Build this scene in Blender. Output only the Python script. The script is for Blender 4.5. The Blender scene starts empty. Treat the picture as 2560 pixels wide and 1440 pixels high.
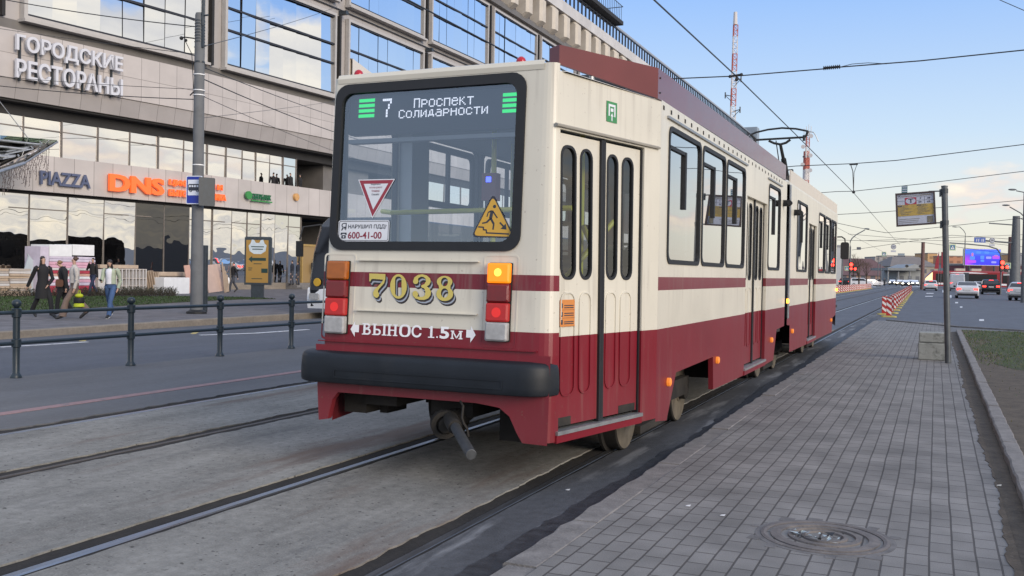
import bpy, bmesh, math, random
from mathutils import Vector, Matrix
from mathutils.geometry import tessellate_polygon
R = math.radians
random.seed(7)
SC = bpy.context.scene
COL = SC.collection

# ------------------------------------------------------------------ camera, world, sun, exposure
CAM_H, FPX, W_PX, H_PX = 1.53, 2400.0, 2560.0, 1440.0
YAW, PITCH, ROLL = R(23.8165), R(0.919), R(1.0)
_f = Vector((-math.sin(YAW) * math.cos(PITCH), math.cos(YAW) * math.cos(PITCH), -math.sin(PITCH)))
_r0 = Vector((math.cos(YAW), math.sin(YAW), 0))
_u0 = _r0.cross(_f)
_r = _r0 * math.cos(ROLL) + _u0 * math.sin(ROLL)
_u = -_r0 * math.sin(ROLL) + _u0 * math.cos(ROLL)
cam_data = bpy.data.cameras.new('camera')
cam_data.sensor_width = 36.0
cam_data.lens = FPX / W_PX * 36.0
cam_data.clip_start = 0.05
cam_data.clip_end = 5000
cam = bpy.data.objects.new('camera', cam_data)
COL.objects.link(cam)
m = Matrix((( _r.x, _u.x, -_f.x), (_r.y, _u.y, -_f.y), (_r.z, _u.z, -_f.z))).to_4x4()
m.translation = (0, 0, CAM_H)
cam.matrix_world = m
SC.camera = cam
SC.view_settings.view_transform = 'Standard'
SC.view_settings.look = 'None'
SC.view_settings.exposure = 0.64
SC.view_settings.gamma = 1.0

SUN_AZ, SUN_EL = R(114), R(19)      # azimuth measured from +Y (along the track) towards +X
sun_d = bpy.data.lights.new('sun', 'SUN')
sun_d.energy = 1.9
sun_d.angle = R(32)
sun_d.color = (1.0, 0.87, 0.72)
sun = bpy.data.objects.new('sun', sun_d)
COL.objects.link(sun)
sdir = Vector((math.sin(SUN_AZ) * math.cos(SUN_EL), math.cos(SUN_AZ) * math.cos(SUN_EL), math.sin(SUN_EL)))
sun.rotation_euler = sdir.to_track_quat('Z', 'Y').to_euler()

world = bpy.data.worlds.new('World')
SC.world = world
world.use_nodes = True
nt = world.node_tree
nt.nodes.clear()
class NT:
    """tiny node-building helper"""
    def __init__(s, tree): s.t = tree
    def n(s, kind, **kw):
        nd = s.t.nodes.new(kind)
        for k, v in kw.items():
            if k.startswith('i_'):
                nd.inputs[int(k[2:])].default_value = v
            else:
                setattr(nd, k, v)
        return nd
    def l(s, a, b): s.t.links.new(a, b)
    def math(s, op, a, b=None, clamp=False):
        nd = s.n('ShaderNodeMath', operation=op, use_clamp=clamp)
        for i, v in enumerate((a, b)):
            if v is None: continue
            if isinstance(v, (int, float)): nd.inputs[i].default_value = v
            else: s.l(v, nd.inputs[i])
        return nd.outputs[0]
    def mix(s, fac, a, b, blend='MIX'):
        nd = s.n('ShaderNodeMix', data_type='RGBA', blend_type=blend)
        for i, v in ((0, fac), (6, a), (7, b)):
            if isinstance(v, (int, float)): nd.inputs[i].default_value = v
            elif isinstance(v, tuple): nd.inputs[i].default_value = (*v[:3], 1)
            else: s.l(v, nd.inputs[i])
        return nd.outputs[2]
    def ramp(s, fac, stops, interp='LINEAR'):
        nd = s.n('ShaderNodeValToRGB')
        cr = nd.color_ramp
        cr.interpolation = interp
        while len(cr.elements) < len(stops): cr.elements.new(0.5)
        for e, (p, c) in zip(cr.elements, stops):
            e.position = p
            e.color = (*c, 1) if isinstance(c, tuple) else (c, c, c, 1)
        s.l(fac, nd.inputs[0])
        return nd.outputs[0]
    def step(s, v, a, b):
        nd = s.n('ShaderNodeMapRange', interpolation_type='SMOOTHSTEP')
        s.l(v, nd.inputs[0]); nd.inputs[1].default_value = a; nd.inputs[2].default_value = b
        return nd.outputs[0]
w = NT(nt)
sky = w.n('ShaderNodeTexSky', sky_type='NISHITA', sun_disc=False, sun_elevation=SUN_EL, sun_rotation=SUN_AZ, air_density=1.0, dust_density=0.6, ozone_density=1.6)
tc = w.n('ShaderNodeTexCoord')
sep = w.n('ShaderNodeSeparateXYZ')
w.l(tc.outputs['Generated'], sep.inputs[0])
dx, dy, dz = sep.outputs
zc = w.math('MAXIMUM', dz, 0.0)
# evening gradient: warm near the horizon, clear pale blue higher up
grad = w.ramp(zc, [(0.0, (5.5, 5.1, 4.5)), (0.05, (5.7, 5.6, 5.0)), (0.09, (5.2, 5.6, 5.7)), (0.14, (4.1, 5.15, 6.3)), (0.28, (2.15, 3.65, 6.6)), (0.5, (1.6, 2.9, 6.0)), (1.0, (1.5, 2.6, 5.2))])
s1 = w.mix(0.90, sky.outputs[0], grad)
# cloud bank low over the side of the street that faces the long facade
den = w.math('ADD', zc, 0.10)
px_ = w.math('DIVIDE', dx, den); py_ = w.math('DIVIDE', dy, den)
cv = w.n('ShaderNodeCombineXYZ'); w.l(px_, cv.inputs[0]); w.l(py_, cv.inputs[1])
n1 = w.n('ShaderNodeTexNoise'); w.l(cv.outputs[0], n1.inputs['Vector'])
n1.inputs['Scale'].default_value = 0.85; n1.inputs['Detail'].default_value = 7; n1.inputs['Roughness'].default_value = 0.55
n2 = w.n('ShaderNodeTexNoise'); w.l(cv.outputs[0], n2.inputs['Vector'])
n2.inputs['Scale'].default_value = 2.3; n2.inputs['Detail'].default_value = 5
side = w.step(dx, 0.58, 0.80)
low = w.math('SUBTRACT', 1.0, w.step(dz, 0.17, 0.36))
bias = w.math('MULTIPLY', side, low)
cm = w.math('ADD', n1.outputs[0], w.math('MULTIPLY', bias, 0.34))
cm = w.math('ADD', cm, w.math('MULTIPLY', w.math('SUBTRACT', 1.0, side), -0.10))
cmask = w.step(cm, 0.60, 0.72)
ccol = w.ramp(n2.outputs[0], [(0.30, (4.9, 4.75, 4.7)), (0.50, (6.4, 6.0, 5.4)), (0.70, (8.0, 7.2, 5.9))])
s2 = w.mix(w.math('MULTIPLY', cmask, 0.92), s1, ccol)
# a small peach cloud low over the far end of the road
nc = w.n('ShaderNodeTexNoise'); mpc = w.n('ShaderNodeMapping'); mpc.inputs['Scale'].default_value = (1, 1, 2.6)
w.l(tc.outputs['Generated'], mpc.inputs[0]); w.l(mpc.outputs[0], nc.inputs['Vector']); nc.inputs['Scale'].default_value = 16; nc.inputs['Detail'].default_value = 6
far_ = w.math('MULTIPLY', w.step(dx, -0.06, 0.05), w.math('MULTIPLY', w.step(dz, 0.035, 0.06), w.math('SUBTRACT', 1.0, w.step(dz, 0.085, 0.125))))
pm = w.math('MULTIPLY', w.step(w.math('ADD', nc.outputs[0], w.math('MULTIPLY', far_, 0.12)), 0.57, 0.70), far_)
s2 = w.mix(w.math('MULTIPLY', pm, 0.85), s2, w.ramp(nc.outputs[0], [(0.50, (5.2, 4.8, 4.8)), (0.62, (6.6, 5.7, 4.9)), (0.72, (8.0, 7.0, 5.4))]))
# added fill: brighter sky overhead and behind, out of the picture, lighting the street
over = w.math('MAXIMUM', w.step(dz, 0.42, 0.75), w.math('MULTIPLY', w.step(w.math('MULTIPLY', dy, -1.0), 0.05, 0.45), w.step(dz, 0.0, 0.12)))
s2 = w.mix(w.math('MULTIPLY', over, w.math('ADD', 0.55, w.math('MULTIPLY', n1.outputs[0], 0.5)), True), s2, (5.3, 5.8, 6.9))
below = w.step(dz, -0.03, 0.0)
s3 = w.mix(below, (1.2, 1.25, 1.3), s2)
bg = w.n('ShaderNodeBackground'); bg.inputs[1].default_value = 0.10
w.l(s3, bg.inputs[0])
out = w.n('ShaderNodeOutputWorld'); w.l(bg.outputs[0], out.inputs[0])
try:
    SC.cycles.max_bounces = 8
    SC.cycles.transparent_max_bounces = 24
    SC.cycles.caustics_reflective = False
    SC.cycles.caustics_refractive = False
    SC.cycles.use_denoising = True
    SC.cycles.sample_clamp_indirect = 6
except Exception:
    pass

# ------------------------------------------------------------------ from a point of the photograph to a point of the street
CAM = Vector((0, 0, CAM_H))
def ray(px, py): return _f + _r * ((px - W_PX / 2) / FPX) - _u * ((py - H_PX / 2) / FPX)
def G(px, py, z=0.0):
    d = ray(px, py); return CAM + d * ((z - CAM_H) / d.z)
def onX(px, py, X):
    d = ray(px, py); return CAM + d * (X / d.x)
def onY(px, py, Y):
    d = ray(px, py); return CAM + d * (Y / d.y)
def onP(px, py, p0, n):
    d = ray(px, py); return CAM + d * ((Vector(p0) - CAM).dot(Vector(n)) / d.dot(Vector(n)))
def depth(px, py, w_):
    return CAM + ray(px, py) * w_

# ------------------------------------------------------------------ naming helpers
def tag(o, label=None, cat=None, group=None, kind=None):
    if label: o['label'] = label
    if cat: o['category'] = cat
    if group: o['group'] = group
    if kind: o['kind'] = kind
    return o
def thing(name, label, cat, loc=(0, 0, 0), rz=0.0, group=None):
    o = bpy.data.objects.new(name, None)
    o.empty_display_size = 0.2
    COL.objects.link(o)
    o.location = loc; o.rotation_euler = (0, 0, rz)
    return tag(o, label, cat, group)
def copy_tree(o, parent=None):
    c = o.copy(); COL.objects.link(c)
    if parent is not None: c.parent = parent
    for ch in list(o.children): copy_tree(ch, c)
    return c

# ------------------------------------------------------------------ materials
def new_mat(name):
    mt = bpy.data.materials.new(name); mt.use_nodes = True
    t = NT(mt.node_tree)
    b = mt.node_tree.nodes['Principled BSDF']
    return mt, t, b
_cache = {}
def paint(name, col, rough=0.5, metal=0.0, var=0.10, scale=6.0, bump=0.0, bscale=60.0, spec=0.5, dirt=None, dirt_scale=1.5, stretch=None, coat=0.0):
    """a real surface: base colour with uneven tone, optional dirt in patches and fine bump"""
    if name in _cache: return _cache[name]
    mt, t, b = new_mat(name)
    co = t.n('ShaderNodeTexCoord').outputs['Object']
    if stretch:
        mp = t.n('ShaderNodeMapping'); mp.inputs['Scale'].default_value = stretch
        t.l(co, mp.inputs[0]); co = mp.outputs[0]
    nz = t.n('ShaderNodeTexNoise'); nz.inputs['Scale'].default_value = scale; nz.inputs['Detail'].default_value = 6
    t.l(co, nz.inputs['Vector'])
    lo = tuple(max(0, c * (1 - var)) for c in col); hi = tuple(min(1, c * (1 + var)) for c in col)
    c = t.ramp(nz.outputs[0], [(0.3, lo), (0.7, hi)])
    if dirt:
        nd = t.n('ShaderNodeTexNoise'); nd.inputs['Scale'].default_value = dirt_scale; nd.inputs['Detail'].default_value = 8
        nd.inputs['Roughness'].default_value = 0.65
        t.l(co, nd.inputs['Vector'])
        c = t.mix(t.math('MULTIPLY', t.step(nd.outputs[0], 0.50, 0.70), dirt[1]), c, dirt[0])
    t.l(c, b.inputs['Base Color'])
    rr = t.math('ADD', t.math('MULTIPLY', nz.outputs[0], 0.16), rough - 0.08, True)
    t.l(rr, b.inputs['Roughness'])
    b.inputs['Metallic'].default_value = metal
    b.inputs['Specular IOR Level'].default_value = spec
    b.inputs['Coat Weight'].default_value = coat; b.inputs['Coat Roughness'].default_value = 0.12
    if bump:
        nb = t.n('ShaderNodeTexNoise'); nb.inputs['Scale'].default_value = bscale; nb.inputs['Detail'].default_value = 4
        t.l(co, nb.inputs['Vector'])
        bp = t.n('ShaderNodeBump'); bp.inputs['Strength'].default_value = bump; bp.inputs['Distance'].default_value = 0.01
        t.l(nb.outputs[0], bp.inputs['Height']); t.l(bp.outputs[0], b.inputs['Normal'])
    _cache[name] = mt
    return mt
def emit(name, col, strength=1.0, base=(0.02, 0.02, 0.02)):
    if name in _cache: return _cache[name]
    mt, t, b = new_mat(name)
    b.inputs['Base Color'].default_value = (*base, 1)
    b.inputs['Emission Color'].default_value = (*col, 1)
    b.inputs['Emission Strength'].default_value = strength
    _cache[name] = mt
    return mt
def glass(name, tint=(0.75, 0.8, 0.82), ior=1.6, rough=0.0, wav=0.0, boost=1.0, refl=(1, 1, 1)):
    """thin window pane: part see-through, part mirror, more mirror at a slant"""
    if name in _cache: return _cache[name]
    mt, t, b = new_mat(name)
    mt.node_tree.nodes.remove(b)
    tr = t.n('ShaderNodeBsdfTransparent'); tr.inputs[0].default_value = (*tint, 1)
    gl = t.n('ShaderNodeBsdfGlossy'); gl.inputs[0].default_value = (*refl, 1); gl.inputs['Roughness'].default_value = rough
    fr = t.n('ShaderNodeFresnel'); fr.inputs[0].default_value = ior
    if wav:
        co = t.n('ShaderNodeTexCoord').outputs['Object']
        nb = t.n('ShaderNodeTexNoise'); nb.inputs['Scale'].default_value = 0.9; nb.inputs['Detail'].default_value = 1
        t.l(co, nb.inputs['Vector'])
        bp = t.n('ShaderNodeBump'); bp.inputs['Strength'].default_value = 1.0; bp.inputs['Distance'].default_value = wav
        t.l(nb.outputs[0], bp.inputs['Height']); t.l(bp.outputs[0], gl.inputs['Normal'])
    mx = t.n('ShaderNodeMixShader')
    t.l(t.math('MULTIPLY', fr.outputs[0], boost, True), mx.inputs[0])
    t.l(tr.outputs[0], mx.inputs[1]); t.l(gl.outputs[0], mx.inputs[2])
    t.l(mx.outputs[0], mt.node_tree.nodes['Material Output'].inputs[0])
    _cache[name] = mt
    return mt

# ------------------------------------------------------------------ mesh builder
def rrect(x0, y0, x1, y1, r, n=5):
    """rounded rectangle as a loop of 2-D points; r may be one radius or four (from lower left, counter-clockwise)"""
    rs = r if isinstance(r, (tuple, list)) else (r,) * 4
    pts = []
    for (cx, cy, a0, rr) in ((x0, y0, 180, rs[0]), (x1, y0, 270, rs[1]), (x1, y1, 0, rs[2]), (x0, y1, 90, rs[3])):
        sx = 1 if cx == x0 else -1; sy = 1 if cy == y0 else -1
        ox, oy = cx + sx * rr, cy + sy * rr
        for i in range(n + 1):
            a = R(a0 + 90.0 * i / n)
            pts.append((ox + rr * math.cos(a), oy + rr * math.sin(a)))
    return pts
def circ(cx, cy, rx, ry=None, n=24, a0=0, a1=360):
    ry = rx if ry is None else ry
    k = n if a1 - a0 == 360 else n + 1
    return [(cx + rx * math.cos(R(a0 + (a1 - a0) * i / n)), cy + ry * math.sin(R(a0 + (a1 - a0) * i / n))) for i in range(k)]
class MB:
    def __init__(s): s.v = []; s.f = []; s.m = []
    def face(s, pts, mi=0):
        i = len(s.v); s.v += [tuple(p) for p in pts]; s.f.append(tuple(range(i, i + len(pts)))); s.m.append(mi)
    def box(s, c, d, rot=None, mi=0, taper=1.0):
        hx, hy, hz = d[0] / 2, d[1] / 2, d[2] / 2
        P = []
        for z in (-1, 1):
            k = taper if z > 0 else 1.0
            for x, y in ((-1, -1), (1, -1), (1, 1), (-1, 1)):
                p = Vector((x * hx * k, y * hy * k, z * hz))
                if rot is not None: p = rot @ p
                P.append(p + Vector(c))
        i = len(s.v); s.v += [tuple(p) for p in P]
        for q in ((3, 2, 1, 0), (4, 5, 6, 7), (0, 1, 5, 4), (1, 2, 6, 5), (2, 3, 7, 6), (3, 0, 4, 7)):
            s.f.append(tuple(i + k for k in q)); s.m.append(mi)
        return s
    def bx(s, a, b, mi=0):
        """box between two corner points"""
        return s.box([(a[i] + b[i]) / 2 for i in range(3)], [abs(b[i] - a[i]) for i in range(3)], None, mi)
    def loops(s, rings, closed=True, cap0=True, cap1=True, mi=0):
        n = len(rings[0]); base = len(s.v)
        for rg in rings: s.v += [tuple(p) for p in rg]
        for k in range(len(rings) - 1):
            for j in range(n if closed else n - 1):
                a = base + k * n + j; b = base + k * n + (j + 1) % n
                s.f.append((a, b, b + n, a + n)); s.m.append(mi)
        if cap0: s.f.append(tuple(base + j for j in reversed(range(n)))); s.m.append(mi)
        if cap1: s.f.append(tuple(base + (len(rings) - 1) * n + j for j in range(n))); s.m.append(mi)
        return s
    def tube(s, p0, p1, r0, r1=None, n=10, mi=0, cap=True):
        r1 = r0 if r1 is None else r1
        p0, p1 = Vector(p0), Vector(p1); d = (p1 - p0)
        if d.length < 1e-6: return s
        q = d.to_track_quat('Z', 'Y')
        rg = [[p + q @ Vector((r * math.cos(2 * math.pi * i / n), r * math.sin(2 * math.pi * i / n), 0)) for i in range(n)] for p, r in ((p0, r0), (p1, r1))]
        return s.loops(rg, True, cap, cap, mi)
    def path(s, pts, r, n=8, mi=0):
        pts = [Vector(p) for p in pts]; rings = []
        for i, p in enumerate(pts):
            d = (pts[min(i + 1, len(pts) - 1)] - pts[max(i - 1, 0)])
            q = d.to_track_quat('Z', 'Y'); rr = r[i] if isinstance(r, (list, tuple)) else r
            rings.append([p + q @ Vector((rr * math.cos(2 * math.pi * k / n), rr * math.sin(2 * math.pi * k / n), 0)) for k in range(n)])
        return s.loops(rings, True, True, True, mi)
    def lathe(s, prof, c=(0, 0, 0), rot=None, n=20, mi=0):
        rings = []
        for r, z in prof:
            rg = []
            for i in range(n):
                p = Vector((r * math.cos(2 * math.pi * i / n), r * math.sin(2 * math.pi * i / n), z))
                if rot is not None: p = rot @ p
                rg.append(p + Vector(c))
            rings.append(rg)
        return s.loops(rings, True, True, True, mi)
    def ball(s, c, r, n=12, k=8, mi=0, sc=(1, 1, 1), rot=None):
        prof = [(max(1e-4, r * math.sin(math.pi * i / k)), -r * math.cos(math.pi * i / k)) for i in range(k + 1)]
        rings = []
        for rr, z in prof:
            rg = []
            for i in range(n):
                p = Vector((rr * math.cos(2 * math.pi * i / n) * sc[0], rr * math.sin(2 * math.pi * i / n) * sc[1], z * sc[2]))
                if rot is not None: p = rot @ p
                rg.append(p + Vector(c))
            rings.append(rg)
        return s.loops(rings, True, True, True, mi)
    def plate(s, fn, loop, d0=0.0, d1=0.004, mi=0):
        """flat plate of any outline: fn(u, v, d) puts it in the scene"""
        tris = tessellate_polygon([[Vector((u, v, 0)) for u, v in loop]])
        i = len(s.v); n = len(loop)
        s.v += [tuple(fn(u, v, d1)) for u, v in loop] + [tuple(fn(u, v, d0)) for u, v in loop]
        for t in tris:
            s.f.append(tuple(i + k for k in t)); s.m.append(mi)
            s.f.append(tuple(i + n + k for k in reversed(t))); s.m.append(mi)
        for j in range(n):
            k = (j + 1) % n
            s.f.append((i + j, i + n + j, i + n + k, i + k)); s.m.append(mi)
        return s
    def sheet(s, fn, outer, holes=(), d=0.0, mi=0, lip=None):
        """one sheet with holes; lip = depth of the reveal folded back round every hole"""
        lps = [list(outer)] + [list(h) for h in holes]
        tris = tessellate_polygon([[Vector((u, v, 0)) for u, v in lp] for lp in lps])
        i = len(s.v)
        for lp in lps: s.v += [tuple(fn(u, v, d)) for u, v in lp]
        for t in tris: s.f.append(tuple(i + k for k in t)); s.m.append(mi)
        if lip:
            for lp in lps[1:]:
                j = len(s.v); n = len(lp)
                s.v += [tuple(fn(u, v, d)) for u, v in lp] + [tuple(fn(u, v, d - lip)) for u, v in lp]
                for k in range(n):
                    q = (k + 1) % n
                    s.f.append((j + k, j + q, j + n + q, j + n + k)); s.m.append(mi)
        return s
    def ring(s, fn, a, b, d0, d1, mi=0):
        """frame between two loops of equal length, from depth d0 to d1"""
        n = len(a); i = len(s.v)
        for lp, d in ((a, d0), (a, d1), (b, d1), (b, d0)): s.v += [tuple(fn(u, v, d)) for u, v in lp]
        for j in range(n):
            k = (j + 1) % n
            for q in range(4):
                r_ = (q + 1) % 4
                s.f.append((i + q * n + j, i + q * n + k, i + r_ * n + k, i + r_ * n + j)); s.m.append(mi)
        return s
    def build(s, name, mats, parent=None, smooth=False, bevel=0.0, seg=2, fix=False):
        me = bpy.data.meshes.new(name)
        me.from_pydata(s.v, [], s.f)
        mats = mats if isinstance(mats, (list, tuple)) else [mats]
        for mt in mats: me.materials.append(mt)
        if len(mats) > 1: me.polygons.foreach_set('material_index', s.m)
        if fix:
            bm = bmesh.new(); bm.from_mesh(me)
            bmesh.ops.remove_doubles(bm, verts=bm.verts, dist=1e-5)
            bmesh.ops.recalc_face_normals(bm, faces=bm.faces); bm.to_mesh(me); bm.free()
        if smooth:
            me.polygons.foreach_set('use_smooth', [True] * len(me.polygons))
            if hasattr(me, 'set_sharp_from_angle'): me.set_sharp_from_angle(angle=R(40))
        me.update()
        o = bpy.data.objects.new(name, me); COL.objects.link(o)
        if parent is not None: o.parent = parent
        if bevel:
            b = o.modifiers.new('bevel', 'BEVEL'); b.width = bevel; b.segments = seg; b.limit_method = 'ANGLE'; b.angle_limit = R(35)
        return o
def text_mesh(body, size=1.0, bold=0.0, extrude=0.0, align='CENTER', space=1.0, wide=1.0, shear=0.0, line=1.0):
    """lettering as a mesh: list of 3-D points and faces, x right, y up, z out"""
    cu = bpy.data.curves.new('lettering', 'FONT')
    cu.body = body; cu.size = size; cu.offset = bold; cu.extrude = extrude; cu.align_x = align
    cu.space_character = space; cu.shear = shear; cu.space_line = line; cu.resolution_u = 3
    o = bpy.data.objects.new('lettering', cu)
    COL.objects.link(o)
    bpy.context.view_layer.update()
    me = bpy.data.meshes.new_from_object(o.evaluated_get(bpy.context.evaluated_depsgraph_get()))
    vs = [(v.co.x * wide, v.co.y, v.co.z) for v in me.vertices]; fs = [tuple(p.vertices) for p in me.polygons]
    bpy.data.objects.remove(o); bpy.data.meshes.remove(me); bpy.data.curves.remove(cu)
    return vs, fs
def add_text(mb, fn, body, u0, v0, size, mi=0, d=0.0, fit=None, **kw):
    """puts lettering on a surface; fit = (u1, v1) stretches it to fill the box from (u0, v0)"""
    vs, fs = text_mesh(body, size, align='LEFT' if fit else kw.pop('align', 'CENTER'), **kw)
    if fit:
        xs = [v[0] for v in vs]; ys = [v[1] for v in vs]
        x0, x1, y0, y1 = min(xs), max(xs), min(ys), max(ys)
        vs = [(u0 + (x - x0) / (x1 - x0) * (fit[0] - u0), v0 + (y - y0) / (y1 - y0) * (fit[1] - v0), z) for x, y, z in vs]
    else:
        vs = [(u0 + x, v0 + y, z) for x, y, z in vs]
    i = len(mb.v)
    mb.v += [tuple(fn(x, y, d + z)) for x, y, z in vs]
    mb.f += [tuple(i + k for k in f) for f in fs]; mb.m += [mi] * len(fs)

M = {}
M['steel'] = paint('galvanised steel', (0.36, 0.37, 0.38), 0.45, 0.7, 0.15, 9)
M['dark_steel'] = paint('dark painted steel', (0.035, 0.045, 0.055), 0.45, 0.0, 0.2, 9)
M['black'] = paint('black rubber', (0.012, 0.013, 0.015), 0.6, 0, 0.2, 12)
M['soot'] = paint('sooty underframe', (0.018, 0.016, 0.014), 0.85, 0, 0.4, 8, dirt=((0.05, 0.042, 0.032), 0.6))
M['white_paint'] = paint('white sheet', (0.78, 0.79, 0.8), 0.45, 0, 0.05, 4)
M['wire'] = paint('weathered cable', (0.03, 0.032, 0.035), 0.5, 0.3, 0.1, 5)
M['pane'] = glass('facade pane', (0.10, 0.12, 0.13), 2.6, 0.0, 0.002, 4.2, (0.95, 0.96, 0.97))
M['tram_glass'] = glass('tram window glass', (0.55, 0.62, 0.64), 1.55, 0.0, 0.0015, 1.2)
M['rear_glass'] = glass('tram rear glass', (0.88, 0.92, 0.95), 1.6, 0.0, 0.0008, 3.0, (0.78, 0.90, 1.0))
M['clear_glass'] = glass('clear tram window glass', (0.86, 0.9, 0.92), 1.4, 0.0, 0.0, 1.0)
M['side_glass'] = glass('tram side window glass', (0.30, 0.35, 0.37), 2.4, 0.0, 0.003, 2.0)

# ================================================================== THE SETTING
def ground_mat(name, base, var=0.25, scale=3.0, rough=0.85, bump=0.3, bscale=90.0, spots=None, stains=None, stretch=(1, 0.25, 1), cracks=0.0):
    mt, t, b = new_mat(name)
    co = t.n('ShaderNodeTexCoord').outputs['Object']
    mp = t.n('ShaderNodeMapping'); mp.inputs['Scale'].default_value = stretch
    t.l(co, mp.inputs[0])
    a = t.n('ShaderNodeTexNoise'); a.inputs['Scale'].default_value = scale; a.inputs['Detail'].default_value = 9; a.inputs['Roughness'].default_value = 0.62
    t.l(mp.outputs[0], a.inputs['Vector'])
    lo = tuple(c * (1 - var) for c in base); hi = tuple(min(1, c * (1 + var)) for c in base)
    c = t.ramp(a.outputs[0], [(0.32, lo), (0.68, hi)])
    f = t.n('ShaderNodeTexNoise'); f.inputs['Scale'].default_value = bscale; f.inputs['Detail'].default_value = 3
    t.l(co, f.inputs['Vector'])
    c = t.mix(t.math('MULTIPLY', t.step(f.outputs[0], 0.40, 0.7), 0.5), c, tuple(x * 1.4 for x in base))
    md = t.n('ShaderNodeTexNoise'); md.inputs['Scale'].default_value = 13; md.inputs['Detail'].default_value = 6; md.inputs['Roughness'].default_value = 0.7
    t.l(co, md.inputs['Vector'])
    c = t.mix(1.0, c, t.ramp(md.outputs[0], [(0.3, 1 - var * .8), (0.7, 1 + var * .6)]), 'MULTIPLY')
    if spots:
        v = t.n('ShaderNodeTexNoise'); v.inputs['Scale'].default_value = 22; v.inputs['Detail'].default_value = 3
        t.l(co, v.inputs['Vector'])
        c = t.mix(t.math('MULTIPLY', t.step(v.outputs[0], 0.64, 0.69), spots[1]), c, spots[0])
    if stains:
        v = t.n('ShaderNodeTexNoise'); v.inputs['Scale'].default_value = stains[2]; v.inputs['Detail'].default_value = 7; v.inputs['Roughness'].default_value = 0.6
        mp2 = t.n('ShaderNodeMapping'); mp2.inputs['Scale'].default_value = (1.6, 0.22, 1); mp2.inputs['Location'].default_value = (3.1, 1.7, 0)
        t.l(co, mp2.inputs[0]); t.l(mp2.outputs[0], v.inputs['Vector'])
        c = t.mix(t.math('MULTIPLY', t.step(v.outputs[0], 0.52, 0.66), stains[1]), c, stains[0])
    if cracks:
        vo = t.n('ShaderNodeTexVoronoi', feature='DISTANCE_TO_EDGE'); vo.inputs['Scale'].default_value = 0.55
        wn = t.n('ShaderNodeTexNoise'); wn.inputs['Scale'].default_value = 3.0; wn.inputs['Detail'].default_value = 6; t.l(co, wn.inputs['Vector'])
        mpv = t.n('ShaderNodeVectorMath', operation='MULTIPLY_ADD'); t.l(wn.outputs['Color'], mpv.inputs[0]); mpv.inputs[1].default_value = (0.5, 0.5, 0.5); t.l(co, mpv.inputs[2]); t.l(mpv.outputs[0], vo.inputs['Vector'])
        gate = t.n('ShaderNodeTexNoise'); gate.inputs['Scale'].default_value = 0.7; t.l(co, gate.inputs['Vector'])
        ck = t.math('MULTIPLY', t.math('SUBTRACT', 1.0, t.step(vo.outputs[0], 0.002, 0.008)), t.step(gate.outputs[0], 0.56, 0.64))
        c = t.mix(t.math('MULTIPLY', ck, 0.7), c, (0.06, 0.055, 0.05))
        oil = t.n('ShaderNodeTexNoise'); oil.inputs['Scale'].default_value = 1.3; oil.inputs['Detail'].default_value = 10; oil.inputs['Roughness'].default_value = 0.7
        mpo = t.n('ShaderNodeMapping'); mpo.inputs['Scale'].default_value = (2.2, 0.35, 1); mpo.inputs['Location'].default_value = (9, 4, 0); t.l(co, mpo.inputs[0]); t.l(mpo.outputs[0], oil.inputs['Vector'])
        c = t.mix(t.math('MULTIPLY', t.step(oil.outputs[0], 0.52, 0.72), 0.5), c, (0.085, 0.086, 0.088))
    t.l(c, b.inputs['Base Color'])
    b.inputs['Roughness'].default_value = rough
    bp = t.n('ShaderNodeBump'); bp.inputs['Strength'].default_value = bump; bp.inputs['Distance'].default_value = 0.008
    t.l(f.outputs[0], bp.inputs['Height']); t.l(bp.outputs[0], b.inputs['Normal'])
    return mt
M['asphalt'] = ground_mat('street asphalt', (0.082, 0.091, 0.110), 0.18, 1.6, 0.8, 0.25, 110)
M['asphalt_walk'] = ground_mat('pale worn asphalt', (0.115, 0.117, 0.123), 0.18, 1.4, 0.85, 0.2, 120, spots=((0.08, 0.08, 0.085), 0.25))
M['asphalt_dark'] = ground_mat('fresh dark asphalt', (0.066, 0.069, 0.076), 0.35, 2.6, 0.75, 0.5, 90, spots=((0.03, 0.03, 0.032), 0.5), stains=((0.24, 0.245, 0.255), 0.75, 2.4))
M['concrete'] = ground_mat('track slab concrete', (0.205, 0.200, 0.184), 0.34, 2.4, 0.9, 0.7, 75, spots=((0.05, 0.047, 0.043), 0.85), stains=((0.125, 0.085, 0.066), 0.8, 1.0), cracks=1.0)
M['groove'] = ground_mat('groove dirt', (0.016, 0.014, 0.0125), 0.5, 9, 0.95, 0.5, 60)
M['earth'] = ground_mat('bare soil', (0.075, 0.06, 0.045), 0.35, 5, 0.95, 0.6, 60, spots=((0.13, 0.11, 0.085), 0.5), stretch=(1, 1, 1))
M['stone'] = ground_mat('granite kerb', (0.175, 0.165, 0.158), 0.25, 6, 0.85, 0.4, 90, stretch=(1, 1, 1))
M['kerb_dirty'] = ground_mat('dirty kerb stone', (0.215, 0.185, 0.15), 0.2, 4, 0.85, 0.3, 80, stretch=(1, 0.4, 1))
M['line_white'] = paint('worn white road paint', (0.62, 0.64, 0.66), 0.7, 0, 0.12, 30, dirt=((0.2, 0.2, 0.21), 0.8), dirt_scale=9)
M['line_pink'] = paint('worn red road paint', (0.30, 0.19, 0.19), 0.8, 0, 0.15, 20, dirt=((0.16, 0.155, 0.16), 0.9), dirt_scale=7)
M['line_yellow'] = paint('worn yellow road paint', (0.52, 0.42, 0.15), 0.75, 0, 0.12, 30, dirt=((0.2, 0.2, 0.2), 0.8), dirt_scale=9)
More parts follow.
